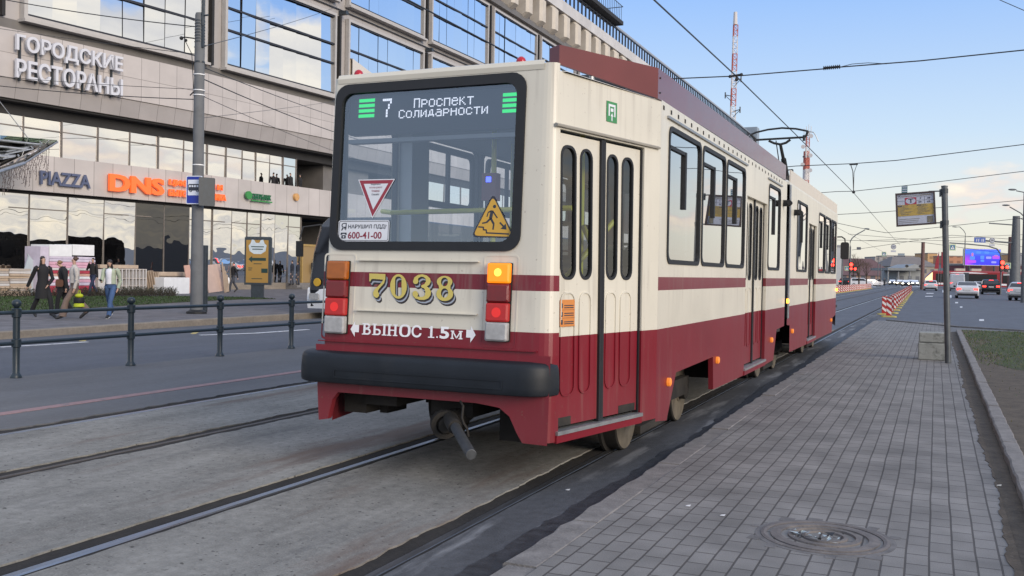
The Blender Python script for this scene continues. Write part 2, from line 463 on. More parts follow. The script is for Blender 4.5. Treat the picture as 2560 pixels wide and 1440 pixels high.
def pavers(name, base, mortar, bw, rh, swap=True, spread=0.14):
    mt, t, b = new_mat(name)
    co = t.n('ShaderNodeTexCoord').outputs['Object']
    sx = t.n('ShaderNodeSeparateXYZ'); t.l(co, sx.inputs[0])
    wob = t.n('ShaderNodeTexNoise'); wob.inputs['Scale'].default_value = 1.1; wob.inputs['Detail'].default_value = 2
    t.l(co, wob.inputs['Vector'])
    off = t.math('MULTIPLY', t.math('SUBTRACT', wob.outputs[0], 0.5), 0.016)
    cb = t.n('ShaderNodeCombineXYZ')
    t.l(t.math('ADD', sx.outputs[1 if swap else 0], off), cb.inputs[0]); t.l(t.math('ADD', sx.outputs[0 if swap else 1], off), cb.inputs[1])
    br = t.n('ShaderNodeTexBrick'); t.l(cb.outputs[0], br.inputs['Vector'])
    br.offset = 0.5
    br.inputs['Scale'].default_value = 1.0; br.inputs['Brick Width'].default_value = bw; br.inputs['Row Height'].default_value = rh
    br.inputs['Mortar Size'].default_value = 0.006; br.inputs['Mortar Smooth'].default_value = 0.25; br.inputs['Bias'].default_value = 0.0
    br.inputs['Color1'].default_value = (*[c * (1 - spread) for c in base], 1)
    br.inputs['Color2'].default_value = (*[c * (1 + spread) for c in base], 1)
    br.inputs['Mortar'].default_value = (*mortar, 1)
    nz = t.n('ShaderNodeTexNoise'); nz.inputs['Scale'].default_value = 2.2; nz.inputs['Detail'].default_value = 8
    t.l(co, nz.inputs['Vector'])
    c = t.mix(1.0, br.outputs[0], t.ramp(nz.outputs[0], [(0.28, 0.68), (0.72, 1.25)]), 'MULTIPLY')
    fine = t.n('ShaderNodeTexNoise'); fine.inputs['Scale'].default_value = 160; fine.inputs['Detail'].default_value = 2
    t.l(co, fine.inputs['Vector'])
    c = t.mix(1.0, c, t.ramp(fine.outputs[0], [(0.3, 0.82), (0.7, 1.16)]), 'MULTIPLY')
    t.l(c, b.inputs['Base Color']); b.inputs['Roughness'].default_value = 0.82
    hgt = t.math('ADD', t.math('MULTIPLY', br.outputs[1], -1.0), t.math('MULTIPLY', fine.outputs[0], 0.25))
    bp = t.n('ShaderNodeBump'); bp.inputs['Strength'].default_value = 0.7; bp.inputs['Distance'].default_value = 0.006
    t.l(hgt, bp.inputs['Height']); t.l(bp.outputs[0], b.inputs['Normal'])
    return mt
M['pavers'] = pavers('platform pavers', (0.188, 0.181, 0.174), (0.066, 0.061, 0.058), 0.20, 0.115, True, 0.09)
M['slabs'] = pavers('pavement slabs', (0.14, 0.135, 0.145), (0.08, 0.098, 0.10), 0.6, 0.3, True, 0.08)

def grid_strip(name, mat_, x0, x1, y0, y1, z, jit=(0, 0), step_=0.12, depth=0.08, kind='structure', label=None):
    """long slab along the street; jit = how ragged its left and right edges are"""
    mb = MB(); n = max(1, int((y1 - y0) / step_)); L = []; Rr = []
    a = b = 0.0
    for i in range(n + 1):
        y = y0 + (y1 - y0) * i / n
        a = 0.7 * a + random.uniform(-1, 1) * 0.5; b = 0.7 * b + random.uniform(-1, 1) * 0.5
        L.append((x0 + a * jit[0], y)); Rr.append((x1 + b * jit[1], y))
    rings = [[(l[0], l[1], z - depth), (l[0], l[1], z), (r[0], r[1], z), (r[0], r[1], z - depth)] for l, r in zip(L, Rr)]
    mb.loops(rings, False, False, False)
    return tag(mb.build(name, mat_), kind=kind)
def slab(name, mat_, pts, z, depth=0.1, kind='structure'):
    mb = MB()
    mb.plate(lambda u, v, d: (u, v, d), pts, z - depth, z)
    return tag(mb.build(name, mat_), kind=kind)

gm = MB(); gm.face([(-1500, -300, -0.20), (1500, -300, -0.20), (1500, 2600, -0.20), (-1500, 2600, -0.20)])
tag(gm.build('ground', M['asphalt']), kind='structure')

RAILS = [(-7.65, 0.0), (-6.13, -0.004), (-4.14, 0.0), (-2.57, -0.004)]
Y0, YM, Y1 = 1.5, 30.0, 330.0
tag(MB().bx((-7.95, Y0, -0.19), (-2.1, Y1, -0.011)).build('track_bed', M['groove']), kind='structure')
for (a, b, mt, j) in ((-11.36, -7.83, 'asphalt_walk', (0, 0.05)), (-7.585, -6.245, 'concrete', (0.014, 0.03)), (-6.01, -4.31, 'concrete', (0.03, 0.012)),
                      (-4.05, -2.715, 'concrete', (0.012, 0.022)), (-2.505, -1.99, 'asphalt_dark', (0.006, 0.02))):
    nm = {'asphalt_walk': 'walkway', 'concrete': 'track_slab', 'asphalt_dark': 'asphalt_strip'}[mt]
    grid_strip(nm, M[mt], a, b, Y0, YM, 0.0, j, 0.06)
    grid_strip(nm, M['asphalt' if mt != 'asphalt_dark' else mt], a, b, YM, Y1, -0.004, (0, 0), 60)
M['rail_bright'] = paint('worn bright rail head', (0.30, 0.33, 0.37), 0.3, 0.85, 0.12, 8, stretch=(8, 0.3, 1))
M['rail_dull'] = paint('dull rail head', (0.13, 0.135, 0.145), 0.45, 0.7, 0.25, 8, stretch=(8, 0.4, 1))
M['rail_rust'] = paint('rusty rail', (0.09, 0.075, 0.062), 0.55, 0.5, 0.3, 8, stretch=(8, 0.4, 1))
for k, (x, dz_) in enumerate(RAILS):
    mb = MB()
    hw = 0.032
    sect = [(-hw, -0.07), (-hw, -0.012), (-hw + 0.006, -0.003), (hw - 0.006, -0.003), (hw, -0.012), (hw, -0.03), (hw + 0.045, -0.03), (hw + 0.055, -0.012), (hw + 0.067, -0.012), (hw + 0.067, -0.07)]
    mb.loops([[(x + u, y, v + dz_) for u, v in sect] for y in (Y0, 20, 60, Y1)], True, True, True)
    o = mb.build('tram_rail', M[('rail_bright', 'rail_rust', 'rail_bright', 'rail_dull')[k]])
    tag(o, ['grooved steel rail farthest from the platform, beside the pink line', 'dull rust-dark rail of the farther track, second from the walkway', 'bright polished rail under the left side of the tram', 'steel rail nearest the platform, in a broken concrete groove'][k], 'rail', 'tram rails')
# dark wet patch beside the platform kerb
mb = MB(); pts = []; wa = wb = 0.0
for i in range(600):
    y = 4.0 + i * 0.059; wa = 0.985 * wa + random.uniform(-1, 1) * 0.011; wb = 0.6 * wb + random.uniform(-1, 1) * 0.012
    pts.append((max(-2.42, min(-2.02, -2.17 + wa + wb)), y))
loop = [(-1.996, 4.0)] + [(-1.996, 39.4)] + list(reversed(pts))
mb.plate(lambda u, v, d: (u, v, d), loop, 0.0005, 0.004)
M['wet'] = paint('damp tar', (0.030, 0.031, 0.035), 0.6, 0, 0.5, 14, 0.6, 90)
tag(mb.build('asphalt_patch', M['wet']), kind='structure')

# the platform, its kerbs and lawn
PE = 36.6
slab('platform', M['pavers'], [(-1.80, 1.5), (0.44, 1.5), (0.44, PE), (-1.80, PE)], 0.05, 0.2)
mb = MB(); pts = []; wa = wb = 0.0
for i in range(420):
    y = 1.6 + i * 0.068; wa = 0.97 * wa + random.uniform(-1, 1) * 0.012; wb = 0.5 * wb + random.uniform(-1, 1) * 0.014
    pts.append((max(.30, min(.44, .40 + wa * .6 + wb)), y))
mb.plate(lambda u, v, d: (u, v, d), [(.4415, 1.6)] + [(.4415, y)] + list(reversed(pts)), 0.0495, 0.0545)
tag(mb.build('soil_strip', M['earth']), kind='structure')
def kerb_row(name, mat_, x0, x1, y0, y1, z, jl, jr, ln=1.0):
    mb = MB(); y = y0
    while y < y1 - 0.05:
        e = min(y1, y + ln * random.uniform(0.93, 1.05))
        j0, j1 = random.uniform(-jl, jl), random.uniform(-jl, jl)
        n = 6
        rings = []
        for i in range(n + 1):
            yy = y + 0.004 + (e - y - 0.008) * i / n
            a = x0 + random.uniform(-jl, jl) * 0.6; b = x1 + random.uniform(-jr, jr) * 0.4
            zz = z + j0 * 0.25 + random.uniform(-1, 1) * jl * 0.1
            rings.append([(a, yy, z - 0.22), (a, yy, zz - 0.012), (a + 0.014, yy, zz), (b - 0.01, yy, zz), (b, yy, zz - 0.01), (b, yy, z - 0.22)])
        mb.loops(rings, True, True, True)
        y = e
    return tag(mb.build(name, mat_), kind='structure')
kerb_row('kerb', M['stone'], -1.985, -1.802, 1.5, PE, 0.049, 0.022, 0.004)
kerb_row('kerb', M['stone'], 0.56, 0.69, 1.5, 30.4, 0.115, 0.012, 0.012, 0.9)
slab('soil_strip', M['earth'], [(0.442, 1.5), (0.558, 1.5), (0.558, 30.4), (0.442, 30.4)], 0.047, 0.2)
tag(grid_strip('soil', M['earth'], 0.692, 9.0, 1.5, 31.0, 0.085, (0, 0), 4, 0.2), kind='structure')
mb = MB()
for (a, b) in (((-1.6, PE + 0.1), (0.66, 33.4)), ((0.66, 33.4), (3.4, 31.6)), ((3.4, 31.6), (12, 27.5))):
    va = Vector((*a, 0)); vb = Vector((*b, 0)); d = (vb - va).normalized(); nrm = Vector((-d.y, d.x, 0)) * 0.13
    P = [va, vb, vb + nrm, va + nrm]
    mb.loops([[(p.x, p.y, -0.15) for p in P], [(p.x, p.y, 0.09) for p in P]], True, True, True)
tag(mb.build('kerb', M['stone']), kind='structure')
slab('platform_end', M['asphalt_walk'], [(0.44, 30.42), (0.44, 33.5), (0.44, 33.6), (0.66, 33.4), (3.4, 31.6), (9.0, 29.2), (9, 30.9), (0.7, 31.0)][:5] + [(3.4, 31.02), (0.7, 31.02)], 0.042, 0.12)

# streets
slab('road', M['asphalt'], [(-1.99, 36.9), (0.6, 33.6), (12, 27.6), (60, 8), (160, 8), (160, 330), (-1.99, 330)], -0.012, 0.1)
slab('road', M['asphalt'], [(-17.9, -20), (-11.37, -20), (-11.37, 330), (-17.9, 330)], -0.03, 0.12)
# the far pavement with its raised kerb
KX = [(-17.2, 2), (-17.55, 13.8), (-18.05, 20), (-18.3, 26), (-18.4, 40), (-18.4, 330)]
mb = MB()
mb.loops([[(x, y, -0.16), (x, y, 0.11), (x - 0.012, y, 0.125), (x - 0.26, y, 0.125), (x - 0.26, y, -0.16)] for x, y in KX], True, True, True)
tag(mb.build('kerb', M['kerb_dirty']), kind='structure')
slab('pavement', M['slabs'], [(x - 0.262, y) for x, y in KX] + [(-60, 330), (-60, 2)], 0.118, 0.25)

def ribbon(name, mat_, pts, wd, z, th=0.004):
    mb = MB(); rg = []
    pts = [Vector((p[0], p[1], 0)) for p in pts]
    for i, p in enumerate(pts):
        d = (pts[min(i + 1, len(pts) - 1)] - pts[max(i - 1, 0)]).normalized(); nn = Vector((-d.y, d.x, 0)) * wd / 2
        rg.append([(p.x - nn.x, p.y - nn.y, z - th), (p.x - nn.x, p.y - nn.y, z), (p.x + nn.x, p.y + nn.y, z), (p.x + nn.x, p.y + nn.y, z - th)])
    mb.loops(rg, True, True, True)
    return tag(mb.build(name, mat_), kind='structure')
ribbon('road_marking', M['line_white'], [(-11.44, 4), (-11.44, 30), (-11.44, 120)], 0.09, -0.0245)
ribbon('road_marking', M['line_pink'], [(-8.68, 4), (-8.66, 9), (-8.62, 16), (-8.6, 60)], 0.16, 0.005)
ribbon('road_marking', M['line_yellow'], [tuple(G(205, 853, -.03)[:2]), tuple(G(217, 846, -.03)[:2])], 0.12, -0.0245)
ribbon('road_marking', M['line_yellow'], [tuple(G(482, 835, -.03)[:2]), tuple(G(494, 829, -.03)[:2])], 0.12, -0.0245)
ribbon('road_marking', M['line_white'], [tuple(G(500, 838, -.03)[:2]), tuple(G(640, 833, -.03)[:2]), tuple(G(770, 824, -.03)[:2])], 0.14, -0.0245)
ribbon('road_marking', M['line_white'], [tuple(G(0, 868, -.03)[:2]), tuple(G(110, 862, -.03)[:2]), tuple(G(218, 855, -.03)[:2])], 0.10, -0.0245)
def blot(px0, px1, py0, py1, z=-0.007, mat_='line_white'):
    a, b, c, d = G(px0, py0, z), G(px1, py0, z), G(px1, py1, z), G(px0, py1, z)
    mb = MB(); mb.plate(lambda u, v, dd: (u, v, dd), [(p.x, p.y) for p in (d, c, b, a)], z - 0.003, z + 0.001)
    return tag(mb.build('road_marking', M[mat_]), kind='structure')
for q in ((2128, 2152, 776, 779), (2152, 2172, 770, 773), (2190, 2206, 753, 755.5), (2313, 2332, 740, 741.6), (2316, 2334, 732.5, 734), (2356, 2362, 725, 731), (2372, 2379, 738, 745), (2388, 2395, 755, 758), (2400, 2406, 766, 769), (2448, 2460, 798, 802), (2515, 2545, 729, 731)):
    blot(*q)
blot(2190, 2300, 716.2, 717.4, 0.001); blot(2155, 2250, 716.4, 717.6, 0.001)
ribbon('road_marking', M['line_white'], [tuple(G(2500, 722, 0)[:2]), tuple(G(2620, 742, 0)[:2])], 0.15, -0.006)

# grass of the lawn on the right: many blades on a rough patch of turf
def turf(name, x0, x1, y0, y1, z, n, h, seed, keep):
    rnd = random.Random(seed); mb = MB(); k = 0
    while k < n:
        x = rnd.uniform(x0, x1); y = y0 + (y1 - y0) * rnd.random() ** 1.5
        if rnd.random() > keep(x, y): continue
        k += 1
        a = rnd.uniform(0, 6.28); hh = h * rnd.uniform(0.5, 1.3); wd = 0.003 + 0.00022 * y; ln = rnd.uniform(-1, 1) * hh * 0.7
        c, s_ = math.cos(a), math.sin(a)
        mb.face([(x - c * wd, y - s_ * wd, z), (x + c * wd, y + s_ * wd, z), (x + s_ * ln, y - c * ln, z + hh)], 0 if rnd.random() < 0.7 else 1)
    return mb
M['grass'] = paint('grass blade', (0.05, 0.10, 0.02), 0.7, 0, 0.35, 3)
M['grass_dry'] = paint('dry grass blade', (0.13, 0.115, 0.05), 0.8, 0, 0.3, 3)
M['turf'] = ground_mat('turf', (0.042, 0.050, 0.020), 0.4, 4, 0.95, 0.8, 50, spots=((0.10, 0.08, 0.05), 0.5), stretch=(1, 1, 1))
def lawn_keep(x, y):
    e = (y - 11) / 7 + 0.35 * math.sin(x * 1.7 + y * .6) + 0.3 * math.sin(y * 1.3 + x)
    e -= max(0, 1.3 - (x - 0.7)) * 0.6
    return min(1, max(0.03, e))
tag(turf('lawn_grass', 0.72, 7.0, 7.5, 31.0, 0.084, 30000, 0.028, 3, lawn_keep).build('lawn_grass', [M['grass'], M['grass_dry']]), kind='stuff', label='short patchy grass on the lawn right of the platform', cat='grass')
mb = MB(); pts = []
for i in range(40):
    y = 15.5 + i * 0.39
    pts.append((0.95 + max(0, (19 - y)) * 0.35 + 0.2 * math.sin(y * 1.3) + 0.12 * random.random(), y))
mb.plate(lambda u, v, d: (u, v, d), pts + [(9, 30.98), (9, 15.5)], 0.082, 0.0885)
tag(mb.build('lawn', M['turf']), kind='structure')

# ================================================================== THE SHOPPING BUILDING
PLAN = [(10, -48.9), (22, -45.8), (33.7, -43.4), (45.5, -41.5), (59, -40.5), (80, -40.0), (240, -40.0)]
def FX(y):
    for (a, xa), (b, xb) in zip(PLAN, PLAN[1:]):
        if y <= b: return xa + (xb - xa) * (y - a) / (b - a)
    return PLAN[-1][1]
def fy(px, py, z):
    """distance along the street of a photographed point of the facade at height z"""
    p = G(px, py, z); return p.y * (FX(p.y) / p.x)
def fac(off=0.0):
    return lambda y, z, d: (FX(y) + off + d, y, z)
def band(mb, y0, y1, z0, z1, off, dep, mi=0, off1=None, st=2.5):
    n = max(1, int(abs(y1 - y0) / st)); o1 = off if off1 is None else off1
    mb.loops([[(FX(y) - dep, y, z0), (FX(y) + off, y, z0), (FX(y) + o1, y, z1), (FX(y) - dep, y, z1)] for y in [y0 + (y1 - y0) * i / n for i in range(n + 1)]], True, True, True, mi)
def clad(name, base, pw, ph, line=(0.05, 0.05, 0.05), ms=0.008, rough=0.4, z0=0.0, spread=0.05):
    mt, t, b = new_mat(name)
    co = t.n('ShaderNodeTexCoord').outputs['Object']
    sx = t.n('ShaderNodeSeparateXYZ'); t.l(co, sx.inputs[0])
    cb = t.n('ShaderNodeCombineXYZ'); t.l(sx.outputs[1], cb.inputs[0]); t.l(t.math('SUBTRACT', sx.outputs[2], z0), cb.inputs[1])
    br = t.n('ShaderNodeTexBrick'); t.l(cb.outputs[0], br.inputs['Vector']); br.offset = 0.0
    br.inputs['Scale'].default_value = 1.0; br.inputs['Brick Width'].default_value = pw; br.inputs['Row Height'].default_value = ph
    br.inputs['Mortar Size'].default_value = ms; br.inputs['Mortar Smooth'].default_value = 0.1
    br.inputs['Color1'].default_value = (*[c * (1 - spread) for c in base], 1); br.inputs['Color2'].default_value = (*[c * (1 + spread) for c in base], 1)
    br.inputs['Mortar'].default_value = (*line, 1)
    nz = t.n('ShaderNodeTexNoise'); nz.inputs['Scale'].default_value = 0.7; nz.inputs['Detail'].default_value = 6
    t.l(co, nz.inputs['Vector'])
    c = t.mix(1.0, br.outputs[0], t.ramp(nz.outputs[0], [(0.3, 0.9), (0.7, 1.06)]), 'MULTIPLY')
    t.l(c, b.inputs['Base Color']); b.inputs['Roughness'].default_value = rough
    return mt
CL = (0.49, 0.452, 0.432)
M['clad_up'] = clad('upper fascia panels', CL, 1.2, 1.25, (0.16, 0.14, 0.13), 0.012, 0.35, 11.0)
M['clad_low'] = clad('lower fascia panels', (0.36, 0.335, 0.325), 1.2, 2.0, (0.14, 0.13, 0.12), 0.012, 0.4, 10.0)
M['clad_sign'] = clad('sign band panels', CL, 1.15, 2.2, (0.15, 0.13, 0.12), 0.012, 0.35, 5.3)
M['clad_top'] = clad('upper wall panels', (0.40, 0.375, 0.36), 2.1, 6.0, (0.2, 0.18, 0.17), 0.012, 0.4, 14.0)
M['grey_band'] = paint('grey metal band', (0.15, 0.14, 0.13), 0.5, 0, 0.12, 1.5)
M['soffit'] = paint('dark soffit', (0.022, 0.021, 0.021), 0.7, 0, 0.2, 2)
M['fin'] = paint('pale concrete', (0.55, 0.50, 0.43), 0.7, 0, 0.08, 1.2)
M['roof_white'] = clad('white parapet panels', (0.56, 0.54, 0.52), 3.2, 3.0, (0.25, 0.24, 0.23), 0.01, 0.5, 31)
M['mullion'] = paint('aluminium mullion', (0.22, 0.19, 0.165), 0.4, 0.4, 0.1, 3)
M['mullion_dark'] = paint('dark mullion', (0.03, 0.032, 0.04), 0.45, 0.2, 0.1, 3)
M['frame_lt'] = paint('pale window surround', (0.44, 0.42, 0.40), 0.45, 0, 0.06, 3)
BLD = thing('shopping_building', 'long pale shopping building with mirror glass and stone bands behind the street', 'building', (-41, 60, 0))
BLD.location = (0, 0, 0)
YA, YB = 14.0, 226.0
b = MB(); band(b, YA, 63, 0.11, 0.55, -0.35, 3); b.build('plinth', M['kerb_dirty'], BLD)
b = MB(); band(b, YA, 72, 5.35, 7.25, 0.0, 1.6); b.build('sign_band', M['clad_sign'], BLD)
b = MB(); band(b, YA, 110, 11.0, 13.5, 0.0, 3); b.build('upper_fascia', M['clad_up'], BLD)
b = MB(); band(b, YA, 110, 10.0, 10.985, -0.22, 3, 0, -0.06); b.build('lower_fascia', M['clad_low'], BLD)
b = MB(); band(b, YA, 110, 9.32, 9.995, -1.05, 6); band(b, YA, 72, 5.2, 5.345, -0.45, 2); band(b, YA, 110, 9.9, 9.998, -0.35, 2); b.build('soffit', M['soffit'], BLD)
b = MB(); band(b, YA, 140, 13.505, 14.05, -0.30, 3); b.build('ledge', M['grey_band'], BLD)
# body behind the glass, one tall upper wall
b = MB(); band(b, YA, YB, 14.055, 27.8, -0.34, 22); b.build('upper_wall', M['clad_top'], BLD)
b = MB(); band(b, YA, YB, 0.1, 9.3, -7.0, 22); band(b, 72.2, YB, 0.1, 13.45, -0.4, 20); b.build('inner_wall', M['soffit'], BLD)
b = MB(); band(b, 62.0, 72.0, 0.1, 5.2, -2.5, 6); band(b, 60.0, 66.0, 7.26, 9.3, -1.6, 6); b.build('wall', M['grey_band'], BLD)
# ground floor and first floor glazing: one pane, one mullion at a time
def pane(y0, y1, z0, z1, off, mat_=None, tilt=0.0, name='glass_pane', lean=0.0):
    mb = MB(); t0, t1 = random.uniform(-1, 1) * tilt, random.uniform(-1, 1) * tilt; t2 = random.uniform(-1, 1) * tilt + lean
    mb.face([(FX(y0) + off + t0, y0, z0), (FX(y1) + off + t1, y1, z0), (FX(y1) + off + t1 + t2, y1, z1), (FX(y0) + off + t0 + t2, y0, z1)])
    o = mb.build(name, mat_ or M['pane'], BLD)
    return o
M['pane_dark'] = glass('dark shop glass', (0.05, 0.06, 0.07), 1.7, 0.0, 0.005, 1.6)
M['pane_wavy'] = glass('wavy shop glass', (0.08, 0.09, 0.10), 2.6, 0.0, 0.006, 4.0, (0.93, 0.93, 0.92))
mulY = [fy(px, py, 7.25) for px, py in ((16, 384), (97, 391), (190, 398.7), (279, 408), (358, 417.5), (430, 426.6), (492, 434), (551, 441.7), (598, 448.5), (638, 455), (672, 459), (705, 462.5), (738, 465), (769, 467))]
YS = [mulY[0] - 2 * k for k in range(9, 0, -1)] + mulY
b = MB(); db = MB()
for y0, y1 in zip(YS, YS[1:]):
    k = YS.index(y0)
    pane(y0 + 0.03, y1 - 0.03, 7.0, 9.3, -1.10, None, 0.035)
    dark = 13 <= k <= 14
    pane(y0 + 0.03, y1 - 0.03, 0.55, 5.3, -0.62, M['pane_dark'] if dark else M['pane_wavy'], 0.03, lean=.055)
for y in YS:
    b.bx((FX(y) - 1.2, y - 0.035, 7.0), (FX(y) - 1.03, y + 0.035, 9.33))
    b.bx((FX(y) - 0.72, y - 0.035, 0.5), (FX(y) - 0.55, y + 0.035, 5.33))
band(b, YA, YS[-1], 8.72, 8.78, -1.04, 1.15); band(b, YA, YS[-1], 4.42, 4.48, -0.56, 0.7)
b.build('mullion_grid', M['mullion'], BLD)
YT = [73.0 + 3.1 * k for k in range(19)]
b = MB(); band(b, 73, 131, 5.35, 7.25, 0.0, 1.6); b.build('sign_band', M['clad_sign'], BLD)
for y0, y1 in zip(YT, YT[1:]):
    pane(y0 + .03, y1 - .03, 7.26, 9.3, -.30, None, .03); pane(y0 + .03, y1 - .03, .55, 5.3, -.30, M['pane_wavy'], .03)
b = MB()
for y in YT: b.bx((FX(y) - .38, y - .04, .3), (FX(y) - .24, y + .04, 5.33)); b.bx((FX(y) - .38, y - .04, 7.26), (FX(y) - .24, y + .04, 9.3))
b.build('mullion_grid', M['mullion'], BLD)
# projecting first floor parapet end + doorway recess
M['warm_in'] = emit('warm lit lobby', (1.0, 0.62, 0.25), 0.10, (0.16, 0.11, 0.05))
dy0, dy1 = 56.2, 58.4
b = MB(); X = FX(57) - 0.50
b.bx((X - 0.1, dy0, 0.55), (X + 0.06, dy0 + 0.12, 3.3)); b.bx((X - 0.1, dy1 - 0.12, 0.55), (X + 0.06, dy1, 3.3)); b.bx((X - 0.1, dy0 + 0.12, 3.15), (X + 0.06, dy1 - 0.12, 3.3))
M['gold'] = paint('ochre door frame', (0.36, 0.24, 0.08), 0.5, 0, 0.1, 4)
dd = b.build('door', M['gold'], BLD)
MB().bx((X - 0.09, dy0 + 0.12, 0.56), (X - 0.02, dy1 - 0.12, 3.14)).build('doorway', M['warm_in'], dd)
b = MB()
for i in range(3): band(b, 54.5, 62, 0.118 + 0.14 * i, 0.118 + 0.14 * (i + 1), 1.4 - 0.45 * i - 0.35, 0.6)
b.build('steps', M['stone'], BLD)
# upper storeys: framed banks of mirror panes
M['pane_up'] = glass('blue mirror pane', (0.05, 0.06, 0.07), 3.0, 0.0, 0.0015, 3.4, (0.93, 0.96, 1.0))
w1 = [fy(60, 49, 14.1), fy(517, 156, 14.1), fy(561, 165, 14.1), fy(840, 245, 14.1)]
pitch = w1[2] - w1[0]
BAYS = [(w1[0] - pitch, w1[0] - pitch + (w1[1] - w1[0])), (w1[0], w1[1]), (w1[2], w1[3])]
y = w1[3] + (w1[2] - w1[1])
while y < 112:
    BAYS.append((y, y + 11.1)); y += 12.25
for bi, (y0, y1) in enumerate(BAYS):
    for (z0, z1) in ((14.15, 20.25), (21.25, 27.4)):
        if bi == 0 and z0 > 20: continue
        fr = MB(); f_ = fac(-0.30)
        fr.ring(f_, [(y0, z0), (y1, z0), (y1, z1), (y0, z1)], [(y0 + .2, z0 + .2), (y1 - .2, z0 + .2), (y1 - .2, z1 - .2), (y0 + .2, z1 - .2)], 0, 0.32)
        wn = fr.build('window', M['frame_lt'], BLD)
        n = 8; tilt_step = random.uniform(-1, 1) * 0.02
        for k in range(n):
            ya = y0 + .22 + (y1 - y0 - .44) * k / n; yb = y0 + .22 + (y1 - y0 - .44) * (k + 1) / n
            mb = MB(); t0 = random.uniform(-1, 1) * 0.02 + (0.022 if (k >= 3) == (bi != 1) else -0.022) * (1 if bi < 3 else 0.3); t2 = random.uniform(-1, 1) * 0.03 + (-0.10 if (k >= 3 and bi == 2) or (bi == 1 and k in (3, 4)) else 0.03) * (1 if bi < 3 else 0.1)
            mb.face([(FX(ya) - .16 - t0, ya + .003, z0 + .2), (FX(yb) - .16 + t0, yb - .003, z0 + .2), (FX(yb) - .16 + t0 + t2, yb - .003, z1 - .2), (FX(ya) - .16 - t0 + t2, ya + .003, z1 - .2)])
            mb.build('pane', M['pane_up'], wn)
        tr = MB()
        for zt in (z0 + (z1 - z0) * 0.40, z0 + (z1 - z0) * 0.63):
            band(tr, y0 + .2, y1 - .2, zt - 0.06, zt + 0.06, -0.04, 0.14)
        band(tr, y0 + .1, y1 - .1, z0 + 0.2, z0 + 0.31, -0.05, 0.1); band(tr, y0 + .1, y1 - .1, z1 - 0.31, z1 - 0.2, -0.05, 0.1)
        tr.build('transom', M['mullion_dark'], wn)
        sl = MB(); band(sl, y0 - 0.1, y1 + 0.1, z0 - 0.16, z0 - 0.005, 0.22, 0.3); sl.build('sill', M['frame_lt'], wn)
    # near-black strip standing proud on the pier beside the bank
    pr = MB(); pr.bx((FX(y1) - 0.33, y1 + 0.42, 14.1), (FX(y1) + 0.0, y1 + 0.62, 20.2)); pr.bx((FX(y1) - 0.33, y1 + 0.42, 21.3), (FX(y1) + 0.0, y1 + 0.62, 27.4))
    pr.build('pier_strip', M['soffit'], BLD)
    sp = MB(); sp.bx((FX(y1) - 0.3, y1 + .62, 20.35), (FX(y1) + 0.35, y1 + .95, 20.62)); sp.build('floodlight', M['dark_steel'], BLD)
b = MB(); band(b, YA, YB, 20.7, 20.76, -0.28, 0.2); b.build('cornice', M['mullion_dark'], BLD)
# concrete fins under the white parapet
b = MB(); band(b, 60, YB, 27.8, 31.3, -0.6, 20); b.build('attic_wall', paint('attic glazing', (0.07, 0.07, 0.085), 0.25, 0, 0.2, 1), BLD)
b = MB(); band(b, 60, YB, 27.8, 28.35, 0.1, 1.0); b.build('attic_sill', M['grey_band'], BLD)
y = 62.0; fins = MB()
nfin = 0
while y < 222 and nfin < 44:
    f = MB(); x = FX(y)
    f.loops([[(x - .6, y, z), (x + o - .25, y, z), (x + o, y + .35, z), (x + o, y + 1.25, z), (x + o - .25, y + 1.6, z), (x - .6, y + 1.6, z)] for z, o in ((27.95, -0.25), (28.6, 0.75), (30.9, 0.75), (31.3, 0.3))], True, True, True)
    f.build('fin', M['fin'], BLD); y += 3.72; nfin += 1
b = MB(); band(b, 60, YB, 31.3, 32.55, 0.55, 20); b.build('parapet', M['roof_white'], BLD)
b = MB(); band(b, 60, YB, 32.55, 34.35, 0.2, 16); b.build('roof_glazing', M['pane_up'], BLD)
bb = MB(); y = 62
while y < YB - 1:
    bb.bx((FX(y) + 0.195, y - 0.06, 32.55), (FX(y) + 0.30, y + 0.06, 34.3)); y += 1.36
band(bb, 60, YB, 34.3, 34.42, 0.30, 1)
bb.build('roof_mullions', M['mullion_dark'], BLD)
M['roof_blue'] = paint('blue standing seam roof', (0.16, 0.20, 0.27), 0.3, 0.3, 0.1, 0.6)
b = MB(); b.loops([[(FX(y) + 0.25, y, 34.42), (FX(y) - 2.9, y, 37.3), (FX(y) - 12, y, 37.3), (FX(y) - 12, y, 34.42)] for y in (60, 120, 180, YB)], True, True, True)
b.build('roof', M['roof_blue'], BLD)
bb = MB(); y = 62
while y < YB - 1:
    p = Vector((FX(y) + 0.27, y, 34.45)); q = Vector((FX(y) - 2.9, y, 37.34)); bb.tube(p, q, 0.05, None, 4); y += 1.36
bb.build('roof_seams', M['steel'], BLD)
MB().bx((-52, YB + 0.01, 20), (-38.6, YB + 3.2, 36.2)).build('end_wall', paint('end wall', (0.25, 0.30, 0.35), 0.5, 0, 0.1, 1), BLD)
